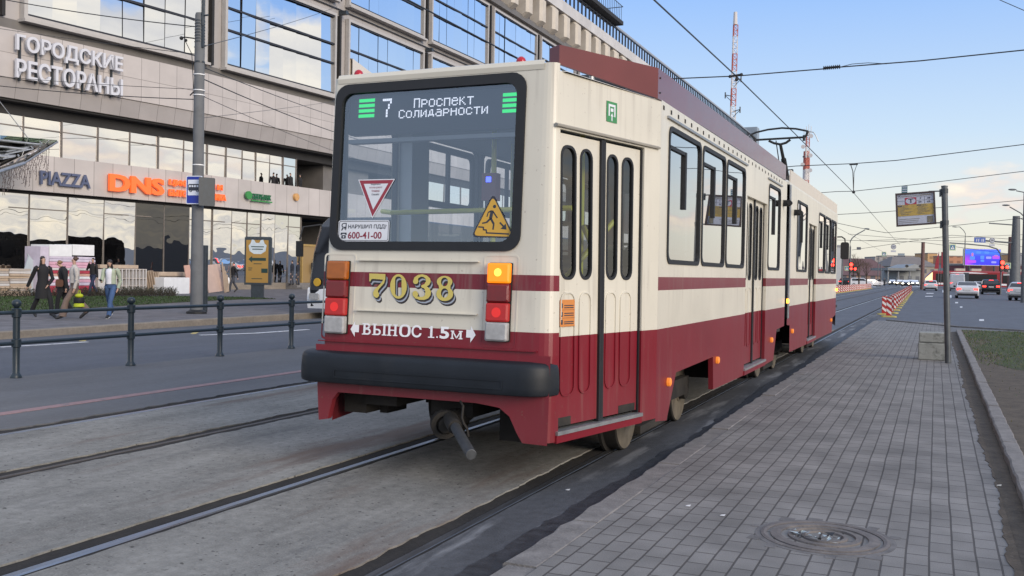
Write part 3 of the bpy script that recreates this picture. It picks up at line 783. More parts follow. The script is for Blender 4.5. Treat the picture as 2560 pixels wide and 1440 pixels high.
# the roof terrace with its railing
b = MB(); b.bx((-42.5, 100, 34.75), (-38.9, 123.4, 35.25)); b.loops([[(-40, yy, 34.5), (-39, yy, 34.76), (-42, yy, 34.76)] for yy in (100, 122)], True, True, True)
tr_ = b.build('terrace', M['soffit'], BLD)
b = MB(); y = 100.2
while y < 123.4: b.tube((-38.98, y, 35.25), (-38.98, y, 37.2), 0.03, None, 5); y += 0.75
b.tube((-38.98, 100, 37.2), (-38.98, 123.3, 37.2), 0.05); b.tube((-38.98, 123.3, 37.2), (-42, 123.3, 37.2), 0.05)
for x in (-39.9, -40.8, -41.7): b.tube((x, 123.3, 35.25), (x, 123.3, 37.2), 0.03, None, 5)
b.build('railing', M['dark_steel'], tr_)
b = MB(); b.lathe([(3.2, 35.2), (3.3, 48)], (-43.2, 110, 0), None, 24); b.build('turret', paint('turret panels', (0.22, 0.24, 0.42), 0.3, 0.2, 0.2, 1.4, stretch=(3, 3, 0.1)), BLD)

# ---- signs on the building, each one a thing of its own
def facade_sign(name, label, body, px0, py0, px1, py1, zz, hgt, mat_, bold=0.02, dep=0.16, off=0.18, back=None, cat='sign', shear=0.0, group=None):
    ya, yb = fy(px0, py0, zz), fy(px1, py1, zz)
    o = thing(name, label, cat, (FX(ya), ya, zz), 0, group)
    mb = MB(); fn = lambda u, v, d: (FX(u) + off + d - FX(ya), u - ya, v - zz)
    add_text(mb, fn, body, ya, zz, 1.0, 0, 0.0, (yb, zz + hgt), bold=bold, extrude=dep / 2, shear=shear)
    mb.build('lettering', mat_, o)
    return o, ya, yb
M['sign_white'] = paint('white sign letter', (0.60, 0.61, 0.66), 0.4, 0, 0.03, 4)
M['sign_orange'] = emit('orange sign letter', (1.0, 0.16, 0.03), 0.35, (0.75, 0.13, 0.03))
M['sign_green'] = paint('green sign letter', (0.02, 0.14, 0.06), 0.4, 0, 0.08, 4)
M['sign_slate'] = paint('slate blue letter', (0.10, 0.12, 0.20), 0.4, 0.2, 0.08, 4)
o, ya, yb = facade_sign('shop_sign', 'white raised letters reading ГОРОДСКИЕ РЕСТОРАНЫ on the upper stone band', 'ГОРОДСКИЕ', 25, 120, 286, 164, 12.25, 0.98, M['sign_white'], 0.022, 0.14, 0.28)
mb = MB(); fn = lambda u, v, d: (FX(u) + 0.28 + d - FX(ya), u - ya, v - 12.25)
add_text(mb, fn, 'РЕСТОРАНЫ', ya, 11.0, 1, 0, 0, (yb, 11.98), bold=0.022, extrude=0.07); mb.build('lettering', M['sign_white'], o)
mb = MB()
for i in range(7):
    u = ya + (yb - ya) * (i + 0.4) / 7; mb.bx((FX(u) + 0.0 - FX(ya), u - ya - .03, -1.35), (FX(u) + 0.15 - FX(ya), u - ya + .03, 0.9))
mb.build('bracket', M['dark_steel'], o)
facade_sign('shop_sign', 'slate blue serif letters PIAZZA left of the orange sign', 'PIAZZA', 84, 449, 206, 458, 5.72, 0.72, M['sign_slate'], 0.02, 0.10, 0.16)
o, ya, yb = facade_sign('shop_sign', 'big orange letters DNS with two small orange lines beside the bus stop sign', 'DNS', 257, 470, 393, 482, 5.68, 0.98, M['sign_orange'], 0.045, 0.14, 0.2)
y2, y3 = fy(402, 470, 5.9), fy(556, 492, 5.9)
mb = MB(); fn = lambda u, v, d: (FX(u) + 0.2 + d - FX(ya), u - ya, v - 5.68)
add_text(mb, fn, 'ЦИФРОВАЯ И', y2, 6.30, 1, 0, 0, (y2 + (y3 - y2) * 0.93, 6.72), bold=0.05, extrude=0.05)
add_text(mb, fn, 'БЫТОВАЯ ТЕХНИКА', y2, 5.72, 1, 0, 0, (y3, 6.12), bold=0.05, extrude=0.05)
mb.build('lettering', M['sign_orange'], o)
o, ya, yb = facade_sign('bank_sign', 'small dark green letters with a round green emblem on the stone band', 'СБЕРБАНК', 622, 495, 669, 499, 6.05, 0.36, M['sign_green'], 0.03, 0.08, 0.2)
mb = MB(); fn = lambda u, v, d: (FX(u) + 0.2 + d - FX(ya), u - ya, v - 6.05)
mb.plate(fn, circ(ya - 0.32, 6.25, 0.27), -0.04, 0.08); mb.plate(fn, rrect(ya - .05, 5.90, yb + .1, 5.99, .02), -.04, .04); mb.build('emblem', paint('bright green', (0.04, 0.24, 0.06), 0.35, 0, 0.1, 3), o)
yq = fy(743, 497, 6.6)
o = thing('round_sign', 'small round orange sign at the right end of the stone band', 'sign', (FX(yq), yq, 6.5))
MB().plate(lambda u, v, d: (d + 0.12, u, v), circ(0, 0, 0.26), -0.12, 0.06).build('disc', paint('pale orange disc', (0.6, 0.33, 0.12), 0.5, 0, 0.2, 5), o)
# steel and glass canopy over an entrance at the left edge
tip = onX(143, 352, -39.0)
CAN = thing('glass_canopy', 'pointed glass entrance canopy on steel arms at the left edge', 'canopy', (tip.x, tip.y, tip.z))
mb = MB(); A = Vector((0, 0, 0)); B_ = onX(0, 340, -42.5) - tip; C_ = onX(-60, 445, -36.0) - tip; D_ = onX(60, 405, -37.0) - tip
mb.loops([[A, B_, B_ + Vector((0, -6, 0.4)), C_, D_], [p + Vector((0, 0, 0.04)) for p in (A, B_, B_ + Vector((0, -6, 0.4)), C_, D_)]], True, True, True)
mb.build('glass_sheet', glass('green canopy glass', (0.55, 0.66, 0.58), 1.35, 0.02, 0, 1.0), CAN)
mb = MB()
for e in (0.16, 0.42, 0.8):
    p = A.lerp(D_, e) + Vector((0, 0, -0.1)); q = p + Vector((-3.5, -3.0, 0.3)); mb.tube(p, q, 0.06)
    for s_ in (-1, 1): mb.tube(p + Vector((-.3, -.2, 0)), p + Vector((-.3 + .3 * s_, -.2, .22)), 0.03)
mb.tube(D_ + Vector((0, 0, -.06)), A + Vector((0, 0, -.06)), 0.05); mb.tube(D_ + Vector((0, 0, -.06)), C_ + Vector((0, 0, -.06)), 0.09)
mb.tube(D_.lerp(A, .3) + Vector((-1, -1, -.1)), D_ + Vector((-3, -3.5, -.3)), 0.12); mb.tube(A.lerp(B_, .5), A.lerp(B_, .5) + Vector((-.5, -2.2, 2.6)), 0.02)
mb.tube(D_.lerp(A, .25) + Vector((-.6, -.4, -.12)), D_.lerp(A, .25) + Vector((-2.2, -1.8, -.15)), 0.17, .1)
mb.build('steel_arms', M['steel'], CAN)
mb = MB(); rn = random.Random(5)
for k in range(26):
    p = D_.lerp(A, 0.75 * k / 26) if k % 2 else D_.lerp(C_, 0.5 * k / 26)
    p = p + Vector((0, 0, -.05)); L = rn.uniform(.4, 1.15)
    pts = [p + Vector((rn.uniform(-.03, .03), rn.uniform(-.03, .03), -L * t_ / 6)) for t_ in range(7)]
    mb.path(pts, 0.014, 4)
    for t_ in range(1, 7): mb.tube(pts[t_], pts[t_] + Vector((rn.uniform(-.06, .06), rn.uniform(-.08, .08), -.05)), .012, None, 3)
mb.build('light_strings', paint('string light cable', (0.10, 0.08, 0.08), 0.6), CAN)

# ================================================================== THE TRAM
XC, XR, XL = -3.35, -2.08, -4.62
TRAM = thing('tram', 'cream and red articulated tram numbered 7038 standing at the platform', 'tram')
CREAM, RED, STRIPE = (0.65, 0.615, 0.52), (0.185, 0.007, 0.017), (0.17, 0.010, 0.022)
def livery(name, stripe, rough=0.32, edge=1.085):
    mt, t, b = new_mat(name)
    co = t.n('ShaderNodeTexCoord').outputs['Object']
    sx = t.n('ShaderNodeSeparateXYZ'); t.l(co, sx.inputs[0]); z = sx.outputs[2]
    nz = t.n('ShaderNodeTexNoise'); nz.inputs['Scale'].default_value = 1.4; nz.inputs['Detail'].default_value = 7
    t.l(co, nz.inputs['Vector'])
    tone = t.ramp(nz.outputs[0], [(0.3, 0.93), (0.7, 1.05)])
    c = t.mix(t.math('GREATER_THAN', z, edge), RED, CREAM)
    if stripe:
        c = t.mix(t.math('MULTIPLY', t.math('GREATER_THAN', z, 1.405), t.math('LESS_THAN', z, 1.515)), c, STRIPE)
    c = t.mix(1.0, c, tone, 'MULTIPLY')
    # road film thrown up on the lowest panels, streaks under the gutter
    st = t.n('ShaderNodeTexNoise'); st.inputs['Scale'].default_value = 3.0; st.inputs['Detail'].default_value = 5
    mp = t.n('ShaderNodeMapping'); mp.inputs['Scale'].default_value = (6, 6, 0.35); t.l(co, mp.inputs[0]); t.l(mp.outputs[0], st.inputs['Vector'])
    film = t.math('MULTIPLY', t.math('SUBTRACT', 1.0, t.step(z, 0.3, 1.0)), t.math('ADD', t.math('MULTIPLY', st.outputs[0], 0.55), 0.05), True)
    c = t.mix(t.math('MULTIPLY', film, 0.40), c, (0.13, 0.10, 0.09))
    run = t.math('MULTIPLY', t.step(st.outputs[0], 0.50, 0.68), t.math('ADD', t.math('MULTIPLY', t.step(z, 2.45, 2.95), 0.2), t.math('MULTIPLY', t.math('MULTIPLY', t.step(z, 1.15, 1.45), t.math('SUBTRACT', 1.0, t.step(z, 1.5, 1.68))), 0.18)))
    c = t.mix(run, c, (0.22, 0.19, 0.155))
    sp = t.n('ShaderNodeTexNoise'); sp.inputs['Scale'].default_value = 38; sp.inputs['Detail'].default_value = 3; t.l(co, sp.inputs['Vector'])
    c = t.mix(t.math('MULTIPLY', t.step(sp.outputs[0], 0.68, 0.74), 0.4), c, (0.16, 0.10, 0.07))
    c = t.mix(t.math('MULTIPLY', t.step(st.outputs[0], 0.56, 0.75), 0.10), c, (0.30, 0.25, 0.2))
    t.l(c, b.inputs['Base Color'])
    t.l(t.math('ADD', t.math('MULTIPLY', film, 0.4), t.math('ADD', t.math('MULTIPLY', nz.outputs[0], 0.12), rough - 0.05)), b.inputs['Roughness'])
    bp = t.n('ShaderNodeBump'); bp.inputs['Strength'].default_value = 0.25; bp.inputs['Distance'].default_value = 0.03
    nb = t.n('ShaderNodeTexNoise'); nb.inputs['Scale'].default_value = 1.1; nb.inputs['Detail'].default_value = 1
    t.l(co, nb.inputs['Vector']); t.l(nb.outputs[0], bp.inputs['Height']); t.l(bp.outputs[0], b.inputs['Normal'])
    return mt
M['liv'] = livery('tram livery with stripe', True)
M['liv_plain'] = livery('tram livery', False)
M['liv_rear'] = livery('tram livery of the tail', True, edge=1.118)
M['cream'] = paint('cream tram paint', CREAM, 0.35, 0, 0.05, 2)
M['redpaint'] = paint('red tram paint', RED, 0.35, 0, 0.08, 2)
M['shroud'] = paint('dark red roof fairing paint', (0.13, 0.020, 0.021), 0.40, 0, 0.12, 2, spec=0.3, coat=0.6)
M['shroud_cream'] = paint('cream roof fairing paint', (0.62, 0.55, 0.46), 0.35, 0, 0.06, 2)
M['inner'] = paint('grey interior panel', (0.46, 0.48, 0.48), 0.5, 0, 0.06, 3)
M['ceil'] = paint('grey ceiling panel', (0.30, 0.32, 0.33), 0.5, 0, 0.06, 3)
M['seat'] = paint('dark blue seat cloth', (0.035, 0.05, 0.08), 0.8, 0, 0.2, 12)
M['yellow'] = paint('yellow grab rail', (0.80, 0.76, 0.07), 0.35, 0, 0.06, 6)
M['bumper'] = paint('dark plastic bumper', (0.011, 0.0145, 0.020), 0.5, 0, 0.2, 5, spec=0.3, dirt=((0.035, 0.036, 0.038), 0.4))
DIR = Vector((.31, 1.47, 0)).normalized(); NRM = Vector((1.47, -.31, 0)).normalized()
def fR(y, z, d): return (XR + d, y, z)                       # right flank
def fL(y, z, d): return (XL - d, y, z)                       # left flank
def fB(x, z, d): return (x, 6.11 + 0.06 * (z - .9) - d, z)    # rear face
def fD(s_, z, d):                                            # slanting end-door flank
    p = Vector((-2.39, 6.2, 0)) + DIR * s_ + NRM * d; k = max(0, z - 1.0) * 0.03 * max(0, 1 - s_ / 1.5)
    return (p.x - k * 0.9, p.y + k, z)
def fDL(s_, z, d):
    p = Vector((-2.39, 6.2, 0)) + DIR * s_ + NRM * d; return (2 * XC - p.x + 0.03, p.y + 0.05, z)
def rb(px, py):
    p = onP(px, py, (0, 6.11, .9), (0, 1, -0.06)); return (p.x, p.z)

# ---- rear half of the body
WZ0, WZ1 = 1.63, 2.79
WIN_R = [(7.92, 9.13), (9.20, 10.30), (10.37, 11.46)]
WIN_R2 = (13.2, 14.25)
b = MB()
# rear face with the big window opening
wout = rrect(-4.25, 1.68, -2.66, 2.945, 0.11)
b.sheet(fB, [(-4.24, .96), (-2.53, .96), (-2.53, 3.0), (-4.24, 3.0)], [rrect(-4.235, 1.695, -2.675, 2.93, 0.10)], 0, 2, 0.05)
b.sheet(fB, [(-4.27, .385), (-4.19, .40), (-4.155, .55), (-4.11, .605), (-2.95, .605), (-2.77, .585), (-2.69, .53), (-2.63, .42), (-2.585, .355), (-2.40, .352), (-2.40, .96), (-4.33, .96)], (), 0.002, 0)
b.loops([[fB(u, v, d) for u, v in [(-4.19, .40), (-4.155, .55), (-4.11, .605), (-2.95, .605), (-2.77, .585), (-2.69, .53), (-2.63, .42), (-2.585, .355)]] for d in (-.05, .002)], False, False, False)
# rounded corner posts
for side, (p0, p1) in enumerate((((-2.53, 0.0), (0.035, 0)), ((-4.24, 0.0), (0.035, 0)))):
    rings = []
    for z in (.36 if side == 0 else .5, .96, 1.68, 2.9, 3.0):
        A = Vector(fB(p0[0], z, 0)); B_ = Vector((fD if side == 0 else fDL)(0.03, z, 0)); C_ = Vector((B_.x, A.y, z))
        if side == 0: C_ = C_.lerp(A, 0.10)
        rg = []
        for i in range(7):
            t_ = i / 6; rg.append((A * (1 - t_) ** 2 + C_ * 2 * t_ * (1 - t_) + B_ * t_ ** 2))
        rings.append(rg)
    b.loops(rings, False, False, False, 2)
# slanting door flank
b.sheet(fD, [(0.029, .355), (1.502, .355), (1.502, 2.945), (0.029, 2.945)], [[(0.035, .43), (1.235, .43), (1.235, 2.54), (0.035, 2.54)]], 0, 1, 0.07)
b.sheet(fDL, [(0.029, .355), (1.502, .355), (1.502, 2.96), (0.029, 2.96)], [rrect(.16, 1.55, 1.42, 2.80, .1)], 0, 0, 0.05)
# flanks
MD0, MD1 = 11.62, 13.12
def arch(o):
    return [(7.67, .33), (8.03, .29), (8.22, .50), (8.30, .67), (9.86, .70), (9.90, .36)]
outer = [(7.67, 2.96), (7.67, .33), (8.03, .29), (8.33, .675), (9.86, .70), (9.90, .36), (11.5, .35), (13.25, .35), (13.9, .36), (14.15, .78), (14.9, .80), (14.9, 2.96)]
holes = [rrect(a, WZ0, c, WZ1, .09) for a, c in WIN_R + [WIN_R2]] + [[(MD0, .42), (MD1, .42), (MD1, 2.5), (MD0, 2.5)]]
b.sheet(fR, outer, holes, 0, 0, 0.05)
LW = ((8.05, 9.46), (9.54, 10.92), (11.0, 12.4), (12.5, 13.95))
holesL = [rrect(a, 1.5, c, 2.86, .1) for a, c in LW]
b.sheet(fL, outer, holesL, 0, 0, 0.05)
# skirt returns of the bogie cut-out
b.loops([[fR(u, v, d) for u, v in [(8.03, .29), (8.33, .675), (9.86, .70), (9.90, .36)]] for d in (-.05, 0)], False, False, False)
# roof with rolled edges
ro = [(-2.53, 6.235), (-2.40, 6.33), (-2.08, 7.67), (-2.08, 14.9), (-4.62, 14.9), (-4.62, 7.67), (-4.31, 6.37), (-4.24, 6.235)]
def inset(pts, k, c): return [(c[0] + (x - c[0]) * k[0], c[1] + (y - c[1]) * k[1]) for x, y in pts]
c_ = (XC, 10.6)
b.loops([[(x, y, z) for x, y in inset(ro, k, c_)] for z, k in ((2.946, (1, 1)), (2.952, (.995, .998)), (2.957, (.965, .985)), (2.96, (.90, .97)))], True, False, True)
body = b.build('body', [M['liv'], M['liv_plain'], M['liv_rear']], TRAM)
# header bulge over the rear window
b = MB(); b.loops([[Vector(fB(x, z, d)) for x in (-4.24, -3.4, -2.53)] for z, d in ((2.955, .004), (2.99, .012), (3.02, 0.0), (3.035, -.05))], False, False, False); b.build('roof_edge', M['cream'], TRAM)

def win(fn, y0, y1, z0, z1, parent, r=0.09, vent=None, gm_='tram_glass', rim=0.035, name='side_window'):
    f = MB(); a = rrect(y0 - .004, z0 - .004, y1 + .004, z1 + .004, r); c = rrect(y0 + rim, z0 + rim, y1 - rim, z1 - rim, max(.02, r - rim * .4))
    f.ring(fn, a, c, -0.03, 0.010)
    w_ = f.build(name, M['black'], parent)
    g = MB(); g.sheet(fn, rrect(y0 + rim * .6, z0 + rim * .6, y1 - rim * .6, z1 - rim * .6, max(.02, r - .01)), (), -0.008)
    g.build('pane', M[gm_], w_)
    if vent:
        v = MB(); va = [(vent[0], vent[2]), (vent[1], vent[2]), (vent[1], vent[3]), (vent[0], vent[3])]
        v.plate(fn, [(vent[1] - .055, vent[2]), (vent[1], vent[2]), (vent[1], vent[3]), (vent[1] - .055, vent[3])], -.022, .014); v.plate(fn, [(vent[0], vent[3] - .03), (vent[1] - .056, vent[3] - .03), (vent[1] - .056, vent[3]), (vent[0], vent[3])], -.022, .010)
        v.build('vent_frame', M['black'], w_)
    return w_
for a, c in WIN_R + [WIN_R2]:
    win(fR, a, c, WZ0, WZ1, TRAM, 0.09, gm_='side_glass', vent=(a + 0.02, a + (c - a) * 0.50, 2.12, 2.63))
for a, c in LW:
    o = win(fL, a, c, 1.5, 2.86, TRAM, 0.1, None, 'clear_glass', rim=0.035)
    v = MB(); va, vb = rrect(a + .14, 2.17, c - .1, 2.80, .09), rrect(a + .21, 2.235, c - .17, 2.735, .06)
    v.ring(fL, va, vb, -.03, .004); v.bx((XL - .005, (a + c) / 2 - .02, 2.23), (XL + .03, (a + c) / 2 + .025, 2.74)); v.build('vent_frame', M['black'], o)
win(fDL, .16, 1.42, 1.55, 2.80, TRAM, 0.1, None, 'clear_glass', rim=0.03)
# gutter rail over the windows, and the little drip ledge over the end door
b = MB()
b.bx((XR, 7.85, 2.84), (XR + .02, 11.55, 2.86)); b.bx((XR, 13.1, 2.84), (XR + .02, 14.35, 2.86)); b.build('gutter', M['steel'], TRAM)
b = MB(); P = [fD(s_, z, d) for s_ in (-.03, 1.46) for z, d in ((2.553, 0.001), (2.553, .022), (2.566, .024), (2.578, 0.001))]
b.loops([P[:4], P[4:]], True, True, True); b.build('drip_ledge', paint('dull ledge', (.30, .28, .24), .5, 0, .1, 4), TRAM)
rv = MB().bx((XR - .005, 7.72, 2.89), (XR + .003, 7.76, 2.925)).build('roof_vent', M['soot'], TRAM)
for i in range(1, 28):
    c = rv.copy(); COL.objects.link(c); c.parent = TRAM; c.location = (0, .245 * i, 0)
# rear window
f = MB(); f.ring(fB, wout, rrect(-4.19, 1.745, -2.73, 2.875, .09), -0.03, 0.014)
rw = f.build('rear_window', M['black'], TRAM)
g = MB(); g.sheet(fB, rrect(-4.215, 1.72, -2.705, 2.90, .09), (), -0.010); g.build('pane', M['rear_glass'], rw)

# ---- front half
F0, F1 = 15.18, 23.0
b = MB()
outer = [(F0, 2.96), (F0, .80), (15.5, .78), (15.52, .36), (17.4, .35), (19.2, .35), (22.2, .34), (22.35, .66), (23.0, .70), (F1, 2.96)]
D3 = (17.72, 18.95)
WF = [(16.1, 17.45), (19.25, 20.35), (20.45, 21.5), (21.6, 22.75)]
b.sheet(fR, outer, [rrect(a, WZ0, c, WZ1, .09) for a, c in WF] + [[(D3[0], .42), (D3[1], .42), (D3[1], 2.5), (D3[0], 2.5)]], 0, 0, 0.05)
b.sheet(fL, outer, [rrect(a, WZ0, c, WZ1, .1) for a, c in ((16.0, 17.4), (17.6, 19.0), (19.2, 20.6), (20.8, 22.4))], 0, 0, .05)
nose = [(-2.08, 23.0), (-2.30, 24.3), (-2.42, 24.75), (-2.6, 24.95), (-4.1, 24.95), (-4.28, 24.75), (-4.4, 24.3), (-4.62, 23.0)]
b.loops([[(x, y, z) for x, y in nose] for z in (.45, 1.7)], False, False, False)
b.loops([[(x, y, z) for x, y in nose] for z in (2.75, 2.96)], False, False, False)
for i in (0, 2, 4, 6): b.loops([[(x, y, z) for x, y in nose[i:i + 2]] for z in (1.7, 2.75)], False, False, False) if i in (0, 6) else None
b.loops([[(x, y, z) for x, y in inset([(-2.08, F0)] + nose + [(-4.62, F0)], k, (XC, 19.8))] for z, k in ((2.955, (1, 1)), (3.0, (.995, .998)), (3.03, (.965, .985)), (3.045, (.90, .97)))], True, False, True)
b.build('body', [M['liv'], M['liv_plain']], TRAM)
for a, c in WF: win(fR, a, c, WZ0, WZ1, TRAM, 0.09, gm_='side_glass', vent=(a + 0.02, a + (c - a) * 0.5, 2.12, 2.63))
b = MB(); b.loops([[(x, y, z) for x, y in nose[1:7]] for z in (1.7, 2.75)], False, False, False); b.build('windscreen', M['tram_glass'], TRAM)
b = MB(); b.bx((XR, F0, .9), (XR + .012, F0 + .13, 2.95)); b.build('edge_strip', M['steel'], TRAM)
b = MB()
for k in range(5):
    y0 = 14.9 + .056 * k
    b.loops([[(x, y, z) for x, z in ((XR - .1 - o, .7), (XR - .1 - o, 2.98), (XL + .1 + o, 2.98), (XL + .1 + o, .7))] for y, o in ((y0, .05), (y0 + .028, 0), (y0 + .056, .05))], True, False, False)
b.build('bellows', M['black'], TRAM)

# ---- doors
def leaf(fn, s0, s1, z0, z1, wins, parent, d=-0.028, mt='liv_plain', emboss=True):
    lf = MB(); lf.sheet(fn, [(s0, z0), (s1, z0), (s1, z1), (s0, z1)], [rrect(a, 1.49, c, 2.44, min(.08, (c - a) * .48)) for a, c in wins], d, 0, 0.02)
    if emboss:
        for a, c in wins:
            for (za, zb) in ((.66, 1.40),):
                aa, bb_ = rrect(a, za, c, zb, min(.07, (c - a) * .45)), rrect(a + .012, za + .012, c - .012, zb - .012, min(.06, (c - a) * .4))
                lf.ring(fn, aa, bb_, d - .001, d + .006)
    o = lf.build('door_leaf', M[mt], parent)
    for a, c in wins:
        f = MB(); rr = min(.08, (c - a) * .48)
        f.ring(fn, rrect(a - .003, 1.487, c + .003, 2.443, rr), rrect(a + .016, 1.506, c - .016, 2.424, rr * .85), d - .02, d + .006)
        f.build('window_seal', M['black'], o)
        g = MB(); g.sheet(fn, rrect(a + .008, 1.5, c - .008, 2.43, rr * .9), (), d - .008); g.build('pane', M['tram_glass'], o)
    return o
def door(fn, s0, s1, wins1, wins2, z0=.455, z1=2.53, d=-.028, seal=.018):
    dr = MB(); mid = (s0 + s1) / 2
    for a, c, dd in ((s0, s0 + seal, .0), (mid - .032, mid + .032, .006), (s1 - seal, s1, .0)):
        dr.ring(fn, [(a, z0 - .02), (c, z0 - .02), (c, z1), (a, z1)], [((a + c) / 2 - .001, z0), ((a + c) / 2 + .001, z0), ((a + c) / 2 + .001, z1 - .02), ((a + c) / 2 - .001, z1 - .02)], d - .02, d + .012 + dd)
    o = dr.build('door', M['black'], TRAM)
    leaf(fn, s0 + seal + .004, mid - .034, z0, z1 - .01, wins1, o, d); leaf(fn, mid + .034, s1 - seal - .004, z0, z1 - .01, wins2, o, d)
    return o
dr = door(fD, .035, 1.235, [(.085, .28), (.335, .50)], [(.71, .87), (.93, 1.105)])
for a, c in ((.06, .24), (.93, 1.19)):
    b = MB(); b.ring(fD, [(a, .455), (c, .455), (c, .515), (a, .515)], [(a + .01, .46), (c - .01, .46), (c - .01, .51), (a + .01, .51)], -.03, -.0265); b.sheet(fD, [(a, .455), (c, .455), (c, .515), (a, .515)], (), -.0262); b.build('door_notch', M['soot'], dr)  # dark sheet stands for the shade in the missing door corner
L_ = MD1 - MD0
door(fR, MD0 + .01, MD1 - .01, [(MD0 + .10, MD0 + .31), (MD0 + .40, MD0 + .62)], [(MD0 + .87, MD0 + 1.08), (MD0 + 1.17, MD0 + 1.38)], d=-.05)
door(fR, D3[0] + .01, D3[1] - .01, [(D3[0] + .08, D3[0] + .26), (D3[0] + .32, D3[0] + .5)], [(D3[0] + .72, D3[0] + .9), (D3[0] + .97, D3[0] + 1.15)], d=-.05)
for fn, a, c in ((fD, .0, 1.245), (fR, MD0 - .02, MD1 + .02), (fR, D3[0] - .02, D3[1] + .02)):
    b = MB(); b.plate(fn, [(a, .405), (c, .405), (c, .432), (a, .432)], -.08, .022); b.build('door_sill', M['steel'], TRAM)
    b = MB(); b.plate(fn, [(a, .35), (c, .35), (c, .403), (a, .403)], -.04, .012); b.build('sill_fascia', M['redpaint'], TRAM)

# ---- bumper
b = MB(); prof = [(-.05, .684), (.106, .684), (.118, .69), (.123, .705), (.124, .74), (.123, .80), (.118, .868), (.108, .895), (.09, .908), (-.05, .92)]
plan = []
for i in range(7):
    a = R(90 * i / 6); plan.append((Vector((-4.245 - .13 * math.cos(a), 6.27 - .16 * math.sin(a) , 0)), Vector((-math.cos(a), -math.sin(a), 0))))
for x in (-3.9, -3.35, -2.8): plan.append((Vector((x, 6.11, 0)), Vector((0, -1, 0))))
for i in range(7):
    a = R(90 * i / 6); plan.append((Vector((-2.60 + .10 * math.sin(a), 6.21 - .10 * math.cos(a), 0)), Vector((math.sin(a), -math.cos(a), 0))))
b.loops([[(p + nn * (d * 1.05)) + Vector((0, 0, z)) for d, z in prof] for p, nn in plan], True, True, True)
b.build('bumper', M['bumper'], TRAM, True)
fB2 = lambda u, v, d: (u, 5.981 - d, v)
b = MB(); b.ring(fB2, rrect(-4.08, .725, -2.70, .795, .012), rrect(-4.068, .737, -2.712, .783, .008), -.004, .006); b.build('bumper_groove', M['bumper'], TRAM)
# crease lines of the tailgate
b = MB(); b.bx((-3.98, 6.105, 1.225), (-2.97, 6.13, 1.232)); b.bx((-3.98, 6.125, 1.60), (-2.97, 6.15, 1.606)); b.bx((-4.3, 6.095, .985), (-2.5, 6.115, .992)); b.build('tailgate_seam', M['liv_rear'], TRAM)

# ---- tail lights
M['amber_off'] = paint('amber lens', (0.36, 0.10, 0.012), 0.2, 0, 0.1, 20)
M['amber_on'] = emit('lit amber lens', (1.0, 0.20, 0.0), 0.75, (0.6, 0.2, 0.02))
M['red_off'] = paint('red lens', (0.17, 0.012, 0.015), 0.2, 0, 0.1, 20)
M['red_on'] = emit('lit red lens', (1.0, 0.02, 0.015), 0.10, (0.28, 0.02, 0.02))
M['red_bright'] = emit('bright red lamp', (1.0, 0.03, 0.02), 0.3, (0.4, 0.02, 0.02))
M['white_lens'] = paint('clear reversing lens', (0.36, 0.36, 0.36), 0.25, 0, 0.15, 25)
M['hot'] = emit('glowing filament', (1.0, 0.42, 0.05), 2.0)
for x0, x1, lit in ((-4.235, -4.055, 0), (-2.885, -2.715, 1)):
    b = MB(); b.ring(fB, rrect(x0 - .052, 1.0, x1 + .052, 1.655, .03), rrect(x0 - .042, 1.015, x1 + .042, 1.642, .025), -.001, .0025)
    tl = b.build('tail_light', M['liv_rear'], TRAM)
    MB().plate(fB, rrect(x0 - .006, 1.045, x1 + .006, 1.598, .01), 0, .012).build('lamp_base', M['soot'], tl)
    for (z0, z1), mt in zip(((1.455, 1.595), (1.32, 1.45), (1.185, 1.315), (1.05, 1.18)), ('amber_on' if lit else 'amber_off', 'red_off', 'red_on', 'white_lens')):
        l = MB(); l.loops([[fB(u, v, d) for u, v in rrect(x0 + k, z0 + k, x1 - k, z1 - k, .012)] for d, k in ((.012, 0), (.045, 0), (.055, .012))], True, True, True); l.build('lens', M[mt], tl)
    if lit: MB().plate(fB, circ(-2.80, 1.53, .028), .055, .058).build('bulb', M['hot'], tl)
    MB().plate(fB, circ((x0 + x1) / 2, 1.25, .035), .055, .0575).build('bulb', M['red_bright'], tl)

# ---- painted fleet number, clearance lettering
def Z(zx, zy): return rb(900 + zx / 7.2, 670 + zy / 7.2)
g7 = [(175, 98), (465, 108), (464, 200), (440, 275), (350, 375), (328, 420), (350, 465), (348, 505), (315, 536), (275, 528), (246, 492), (244, 440), (272, 382), (340, 320), (400, 256), (424, 210), (235, 196), (212, 205), (196, 240), (174, 240)]
def ell(cx, cy, rx, ry, n=28, a0=0, a1=360): return circ(cx, cy, rx, ry, n, a0, a1)
g0 = (ell(700, 331, 150, 221), rrect(640, 152, 756, 508, 56))
g3 = [(960, 245), (985, 170), (1050, 125), (1125, 112), (1210, 135), (1268, 185), (1281, 245), (1255, 300), (1212, 332), (1260, 370), (1286, 430), (1276, 490), (1235, 545), (1160, 575), (1080, 572), (1000, 545), (955, 490), (952, 445), (975, 415), (1015, 412), (1045, 440), (1055, 480), (1040, 510), (1085, 520), (1140, 518), (1175, 490), (1185, 430), (1165, 370), (1110, 345), (1110, 312), (1165, 290), (1195, 240), (1185, 190), (1150, 160), (1105, 155), (1060, 180), (1050, 205), (1060, 240), (1045, 275), (1010, 290), (975, 280)]
g8o = ell(1530, 247, 140, 106, 18, 220, -40)[::1] + ell(1532, 465, 152, 128, 22, 50, -230)
g8o = [(1530 + 140 * math.cos(R(a)), 247 + 106 * math.sin(R(a))) for a in range(140, 401, 13)] + [(1532 + 152 * math.cos(R(a)), 466 + 128 * math.sin(R(a))) for a in range(-48, 229, 12)]
GL = [(g7, []), (g0[0], [g0[1]]), (g3, []), (g8o, [ell(1528, 250, 62, 80, 18), ell(1530, 450, 65, 85, 18)])]
